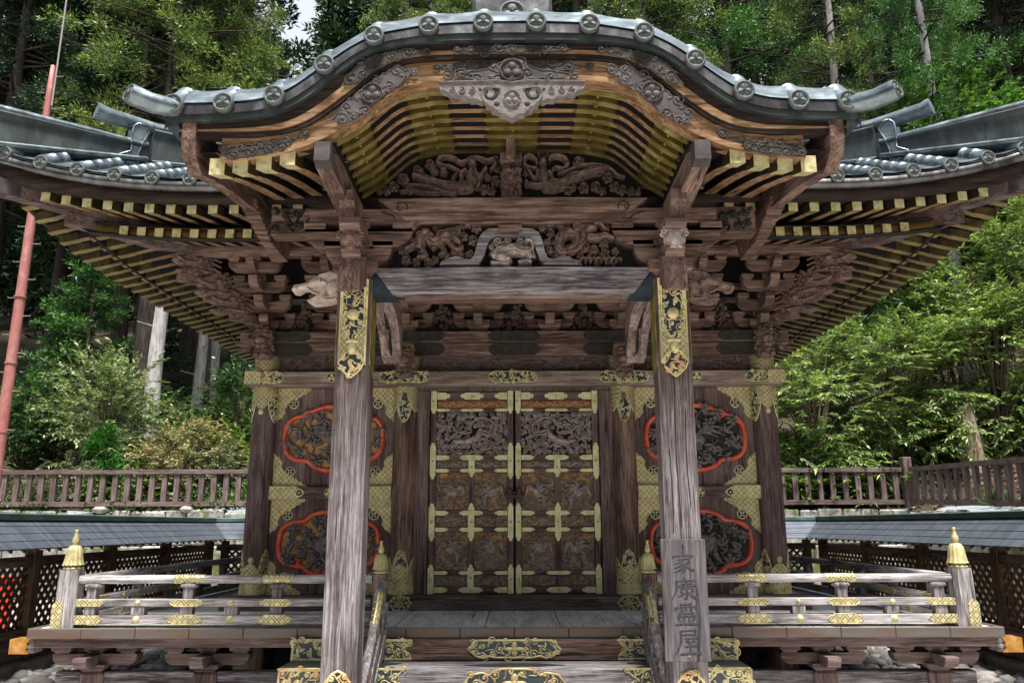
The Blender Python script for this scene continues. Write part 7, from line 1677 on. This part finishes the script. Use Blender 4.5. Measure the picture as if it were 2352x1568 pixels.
# dense wood behind everything
rs = np.random.RandomState(5); Ps = []; Ds = []; Us = []; Ls = []; Ws = []
for i in range(56):
    Y = rs.uniform(42, 58); X = -48 + 96 * (i + rs.rand()) / 56
    if -.32 < X / Y < -.24: X += 4.6
    P, D, U_, L, W, tw = conifer_leaves(rs, 1.0, rs.uniform(22, 27) + .30 * (Y - 42), 4.6, 70, 5, 30, .5, .085, .95)
    P = P + np.array([X, Y, hill_z(X, Y) - 1]); Ps.append(P); Ds.append(D); Us.append(U_); Ls.append(L); Ws.append(W)
for i in range(46):           # unseen trees carried on round the clearing, added to cut frontal sky light
    a = 0.95 + 4.5 * (i + rs.rand()) / 46; rr = rs.uniform(19, 30); X, Y = rr * math.sin(a) * 1.15, rr * math.cos(a)
    P, D, U_, L, W, tw = conifer_leaves(rs, .5, rs.uniform(17, 23), 4.2, 60, 4, 16, .62, .14, .85)
    Ps.append(P + np.array([X, Y, 0])); Ds.append(D); Us.append(U_); Ls.append(L); Ws.append(W)
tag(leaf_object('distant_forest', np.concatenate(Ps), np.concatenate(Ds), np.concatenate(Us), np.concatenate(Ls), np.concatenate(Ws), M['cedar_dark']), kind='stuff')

def bough_leaves(rs, centers, nt, nl, tl, L, W, spread, out_from, droop=.25, flat=.35):
    "layered boughs: flat fans of twigs with leaves along both sides"
    P = []; D = []; tw = []
    for c in centers:
        c = np.array(c); o = c - np.array(out_from); o[2] *= .3; o = o / (np.linalg.norm(o) + 1e-6)
        for k in range(nt):
            d = o * .9 + rs.normal(0, .55, 3) * np.array([1, 1, flat]); d[2] -= droop * rs.rand(); d /= np.linalg.norm(d)
            s = c + rs.normal(0, spread, 3) * np.array([1, 1, flat]); ln = tl * rs.uniform(.6, 1.2); tw.append((s, s + d * ln * .5 + np.array([0, 0, .03]), s + d * ln))
            t = np.linspace(.1, 1, nl); sd_ = np.cross(d, [0, 0, 1]); sd_ /= np.linalg.norm(sd_) + 1e-6
            sg = np.where(np.arange(nl) % 2 == 0, 1, -1)[:, None]
            P.append(s + d * ln * t[:, None] - np.array([0, 0, 1]) * (droop * .25 * ln * t[:, None] ** 2)); D.append(d * .75 + sd_ * sg * rs.uniform(.4, .9, (nl, 1)) + rs.normal(0, .22, (nl, 3)) - np.array([0, 0, .12]))
    P = np.concatenate(P); D = np.concatenate(D); n = len(P)
    return P, D, np.tile(np.array([0, 0, 1.]), (n, 1)) + rs.normal(0, .35, (n, 3)), L * rs.uniform(.6, 1.2, n), W * rs.uniform(.7, 1.2, n), tw
def shell(rs, n, c, r, lo=.55):
    out = []
    for _ in range(n):
        d = rs.normal(0, 1, 3); d /= np.linalg.norm(d); q = rs.uniform(lo, 1) ; out.append(np.array(c) + d * np.array(r) * q)
    return out
def broad_tree(name, x, y, label, cat, z0, cz, r, nbough, nt, nl, mat, seed, L=.16, W=.022, tl=.75, spread=.25, stems=4, bark='twig', droop=.3, r0=.07, group=None, flat=.35):
    rs = np.random.RandomState(seed); root = thing(name, (x, y, z0), label, cat, group); cs = shell(rs, nbough, (x, y, cz), r)
    cs = [c for c in cs if c[2] > z0 + .15]
    P, D, U_, L_, W_, tw = bough_leaves(rs, cs, nt, nl, tl, L, W, spread, (x, y, cz - r[2] * .5), droop, flat)
    leaf_object('foliage', P, D, U_, L_, W_, M[mat], root, (x, y, z0)); mb = MB()
    for k in range(stems):
        a = rs.uniform(0, 6.28); e = (x + r[0] * .35 * math.cos(a), y + r[1] * .3 * math.sin(a), cz + r[2] * .2)
        mb.tube([(x + .1 * math.cos(a), y + .1 * math.sin(a), z0 - .2), ((x + e[0]) / 2 + rs.normal(0, .08), (y + e[1]) / 2, (z0 + e[2]) / 2), e], [r0, r0 * .7, r0 * .35], 7)
    for c in cs: mb.tube([(x + (c[0] - x) * .2, y + (c[1] - y) * .2, max(z0 + .3, cz - r[2] * .4 + (c[2] - cz) * .4)), (x + (c[0] - x) * .65, y + (c[1] - y) * .65, c[2] - .1), tuple(c)], [r0 * .4, r0 * .25, r0 * .12], 5)
    for q in tw[::2]: mb.tube([tuple(p) for p in q], [.008, .006, .003], 3, None, False)
    mb.build('stems', M[bark], root, (x, y, z0)); return root
def gz(x, y): return hill_z(x, y)
# right-hand leafy mass
for (px, Y, cz, r, nb, lb, sd_, mt) in (
    (1850, 20.6, 4.6, (1.5, 1.1, 2.4), 46, 'leafy evergreen tree nearest the right column with long narrow leaves', 1, 'willow'),
    (2050, 21.2, 5.0, (2.0, 1.3, 2.2), 60, 'spreading evergreen tree with layered boughs behind the right fence corner', 2, 'willow'),
    (2270, 20.9, 5.6, (1.9, 1.3, 2.5), 64, 'tall pale green evergreen tree with drooping boughs at the right edge', 3, 'willow'),
    (2190, 23.0, 8.3, (2.6, 1.5, 2.2), 60, 'upper leafy tree touching the right eave line', 4, 'willow'),
    (2400, 21.5, 8.0, (2.0, 1.5, 2.8), 56, 'rightmost leafy tree cut by the picture edge', 5, 'willow'),
    (1960, 23.4, 6.6, (2.0, 1.4, 1.8), 44, 'darker leafy tree seen just under the right eave behind the front boughs', 6, 'camellia')):
    x = dirx(px, Y); broad_tree('leafy_tree', x, Y, lb, 'tree', gz(x, Y), cz, r, nb, 13, 17, mt, 600 + sd_, .19, .026, .85, .3, 5, 'twig', .35, .06)
x = dirx(2300, 23); broad_tree('maple_tree', x, 23.5, 'bright green broadleaf tree at the upper right above the hip ridge', 'tree', gz(x, 23.5), 13.2, (2.4, 1.6, 3.2), 60, 12, 14, 'broad', 620, .20, .06, .7, .35, 3, 'bark', .2, .12)
x = dirx(2090, 23); broad_tree('maple_tree', x + .5, 25.5, 'darker broadleaf tree between the pale slim trunk and the bright maple', 'tree', gz(x, 25.5), 12.5, (2.2, 1.5, 2.6), 44, 12, 14, 'camellia', 621, .20, .055, .7, .35, 3, 'bark', .2, .12)
# sapling with feathered leaves
x, y = dirx(2010, 19.9), 19.9; root = thing('ash_sapling', (x, y, gz(x, y)), 'sapling with pale feathered compound leaves in front of the right evergreens', 'sapling'); rs = np.random.RandomState(77); P = []; D = []
mb = MB(); mb.tube([(x, y, gz(x, y) - .1), (x + .2, y, 4.2), (x + .45, y, 5.6)], [.04, .03, .015], 7)
for k in range(17):
    a = rs.uniform(0, 6.28); zz = rs.uniform(4.6, 6.0); s = np.array([x + .35, y, zz]); d = np.array([math.cos(a), math.sin(a) * .7 - .3, rs.uniform(-.1, .25)]); d /= np.linalg.norm(d); sd_ = np.cross(d, [0, 0, 1]); ln = rs.uniform(.8, 1.3)
    mb.tube([tuple(s), tuple(s + d * ln * .5 + np.array([0, 0, .06])), tuple(s + d * ln - np.array([0, 0, .1]))], [.014, .008, .004], 4)
    for j in range(11):
        t = .3 + .7 * j / 10; q = s + d * ln * t + np.array([0, 0, .06 - .16 * t * t])
        for sg in (1, -1): P.append(q); D.append(d * .35 + sd_ * sg)
P = np.array(P); D = np.array(D); n = len(P); leaf_object('foliage', P, D, np.tile(np.array([0, 0, 1.]), (n, 1)), np.full(n, .19), np.full(n, .034), M['pale'], root, (x, y, gz(x, y))); mb.build('stems', M['twig'], root)
x, y = dirx(2205, 20.1), 20.1; root = thing('tree_stump', (x, y, gz(x, y)), 'broken pale tree stump in the shade behind the slanting right fence', 'stump'); mb = MB()
rg = []
for k in range(9):
    z = gz(x, y) - .2 + 1.65 * k / 8; rg.append([(x - .12 * k / 8 + (.30 - .012 * k) * math.cos(a * .393) * (1 + .12 * math.sin(a * 2.1)), y + .28 * math.sin(a * .393), z + (.25 * math.sin(a * 1.7) if k == 8 else 0)) for a in range(16)])
mb.loft(rg); mb.build('trunk', M['bark_pale'], root)
# left shrubs and young trees
def shrub(px, Y, lb, zc, r, nb, mat, sd_, L=.11, W=.024, name='shrub', nt=9, nl=13, tl=.45, droop=.15, flat=.6, spread=.16):
    x = dirx(px, Y); broad_tree(name, x, Y, lb, 'shrub', gz(x, Y), zc, r, nb, nt, nl, mat, 700 + sd_, L, W, tl, spread, 4, 'twig', droop, .035, None, flat)
shrub(55, 20.8, 'dark glossy evergreen shrub beside the foot of the red pole', 4.0, (1.15, .9, 1.35), 60, 'camellia', 1, .13, .034)
shrub(120, 21.6, 'yellowish leafy shrub tucked behind the dark glossy shrub', 4.2, (.9, .7, 1.1), 34, 'pale', 2, .12, .026)
shrub(250, 21.2, 'tall airy shrub with pale green narrow leaves left of the bleached trunk', 4.3, (1.2, .8, 1.75), 50, 'pale', 3, .17, .026, 'shrub', 11, 15, .7, .1, .7, .25)
shrub(345, 21.8, 'low pale leafy shrub in front of the bleached trunk', 3.2, (.6, .5, .7), 18, 'pale', 4, .15, .026)
shrub(440, 20.5, 'rounded shrub with tan flower tips right of the bleached trunk', 3.1, (1.05, .8, 1.25), 80, 'tip', 5, .10, .022)
shrub(400, 24, 'small dark bush between the two bare grey trunks', 4.9, (.6, .5, .65), 24, 'camellia', 6, .12, .03)
shrub(553, 22.4, 'dark green bush half hidden behind the left column', 5.0, (.5, .5, 1.2), 34, 'camellia', 7, .12, .032)
shrub(70, 20.0, 'grey green brush behind the left end of the fence', 2.5, (1.5, .5, .6), 46, 'silver', 8, .12, .012)
shrub(180, 20.1, 'silvery brush below the bright green young pine', 2.55, (1.1, .45, .6), 34, 'silver', 9, .12, .012)
shrub(525, 20.4, 'pale dry brush next to the left column', 2.7, (.9, .5, .85), 40, 'silver', 10, .13, .014)
shrub(340, 20.0, 'low green bramble behind the middle of the left fence', 2.45, (1.2, .45, .5), 36, 'weed', 11, .09, .03)
shrub(500, 23.5, 'bright yellow green fern clump on the bank beside the slim grey trunk', 4.0, (1.5, 1.0, .8), 64, 'fern', 12, .17, .03, 'fern_clump')
shrub(560, 21.6, 'yellow green ferns at the foot of the left column bush', 3.3, (1.0, .6, .8), 40, 'fern', 13, .15, .03, 'fern_clump')
shrub(1845, 19.75, 'bright ferns behind the straight right fence', 2.45, (1.1, .3, .42), 40, 'fern', 14, .16, .028, 'fern_clump')
shrub(1985, 19.8, 'sparse green ferns in front of the dry leaf bank on the right', 2.4, (.9, .3, .4), 22, 'weed', 15, .15, .028, 'fern_clump')
shrub(1830, 20.2, 'glossy low bush at the foot of the tree nearest the right column', 3.0, (.8, .5, .7), 34, 'broad', 16, .13, .03)
def conifer_thing(name, px, Y, lb, h, R_, nb, nt, nl, L, W, tuft, mat, sd_, cb=.1, r0=.06, cat='young tree'):
    x = dirx(px, Y); z = gz(x, Y); root = thing(name, (x, Y, z), lb, cat); rs = np.random.RandomState(sd_)
    P, D, U_, L_, W_, tw = conifer_leaves(rs, z + h * cb, z + h, R_, nb, nt, nl, L, W, tuft, (x, Y), .15, .1, .25); leaf_object('crown', P, D, U_, L_, W_, M[mat], root, (x, Y, z))
    mb = MB(); mb.tube([(x, Y, z - .2), (x, Y, z + h * .95)], [r0, .012], 7)
    for q in tw: mb.tube(q, [.014, .009, .004], 4)
    mb.build('trunk', M['twig'], root, (x, Y, z))
conifer_thing('young_pine', 255, 20.35, 'small bright green young pine behind the left fence', 1.75, .62, 46, 5, 34, .17, .012, .17, 'pine', 31)
conifer_thing('young_fir', 190, 25, 'young dark fir with level boughs in the shade left of the bare trunks', 6.6, 1.7, 74, 7, 24, .17, .024, .24, 'cedar_green', 32, .2, .09)
conifer_thing('young_fir', 355, 27, 'small shaded fir between the thick and the slim grey trunks', 4.6, 1.3, 50, 6, 22, .17, .024, .22, 'cedar_dark', 33, .2, .07)
# undergrowth and leaf litter on the banks
def scatter(name, n, region, mat, L, W, h, seed, up=1.0):
    rs = np.random.RandomState(seed); x0, x1, y0, y1 = region; X = rs.uniform(x0, x1, n); Y = rs.uniform(y0, y1, n)
    Z = np.array([hill_z(a, b) for a, b in zip(X, Y)]); cl = np.array([noise.noise((a * .9, b * .9, seed)) for a, b in zip(X, Y)]); k = cl > -.25 if up > .3 else cl > -2
    P = np.stack([X, Y, Z + rs.uniform(0, h, n)], 1)[k]; m = len(P); D = rs.normal(0, 1, (m, 3)); D[:, 2] = np.abs(D[:, 2]) * up
    tag(leaf_object(name, P, D, rs.normal(0, .6, (m, 3)) + np.array([0, 0, 1]), L * rs.uniform(.6, 1.3, m), W * rs.uniform(.7, 1.2, m), M[mat]), kind='stuff')
scatter('weeds', 16000, (-15, -4, 19.45, 22.5), 'weed', .13, .032, .40, 1)
scatter('undergrowth', 12000, (-17, -4, 22, 31), 'fern', .20, .035, .5, 2)
scatter('bank_grass', 9000, (-16, -4, 19.4, 24), 'silver', .22, .010, .35, 3)
scatter('leaf_litter', 14000, (4, 17, 19.45, 25), 'litter', .10, .035, .06, 4, .25)
scatter('low_weeds', 3500, (4, 14, 19.5, 23), 'weed', .15, .032, .35, 5)
scatter('slope_litter', 9000, (9.4, 15, 8, 19.4), 'litter', .09, .03, .06, 6, .25)
mb = MB()   # mossy plants and grass on the wall tops
rs = np.random.RandomState(9); n = 2600; X = rs.uniform(-14, -4, n); k = np.array([noise.noise((a * .8, 0, 4)) for a in X]) > -.1; X = X[k]; n = len(X)
P = np.stack([X, rs.uniform(19.02, 19.3, n), 2.0 + rs.uniform(0, .22, n)], 1); D = rs.normal(0, 1, (n, 3)); D[:, 2] = np.abs(D[:, 2]) * .8
tag(leaf_object('wall_plants', P, D, rs.normal(0, .5, (n, 3)) + np.array([0, 0, 1]), .10 * rs.uniform(.5, 1.2, n), .030 * rs.uniform(.6, 1.2, n), M['fern']), kind='stuff')
n = 260; c = np.array([(9.0 + .05, 15.2, 1.95)]); D = rs.normal(0, .5, (n, 3)) + np.array([0, -.1, 1]); P = np.tile(c, (n, 1)) + rs.normal(0, .08, (n, 3)) * np.array([1, 1, .1])
tag(leaf_object('grass_tuft', P, D, rs.normal(0, 1, (n, 3)), .45 * rs.uniform(.5, 1.2, n), np.full(n, .008), M['weed'], None, (9.05, 15.2, 1.95), .6), 'tuft of long grass on the slanting stone wall at the right', 'grass tuft')
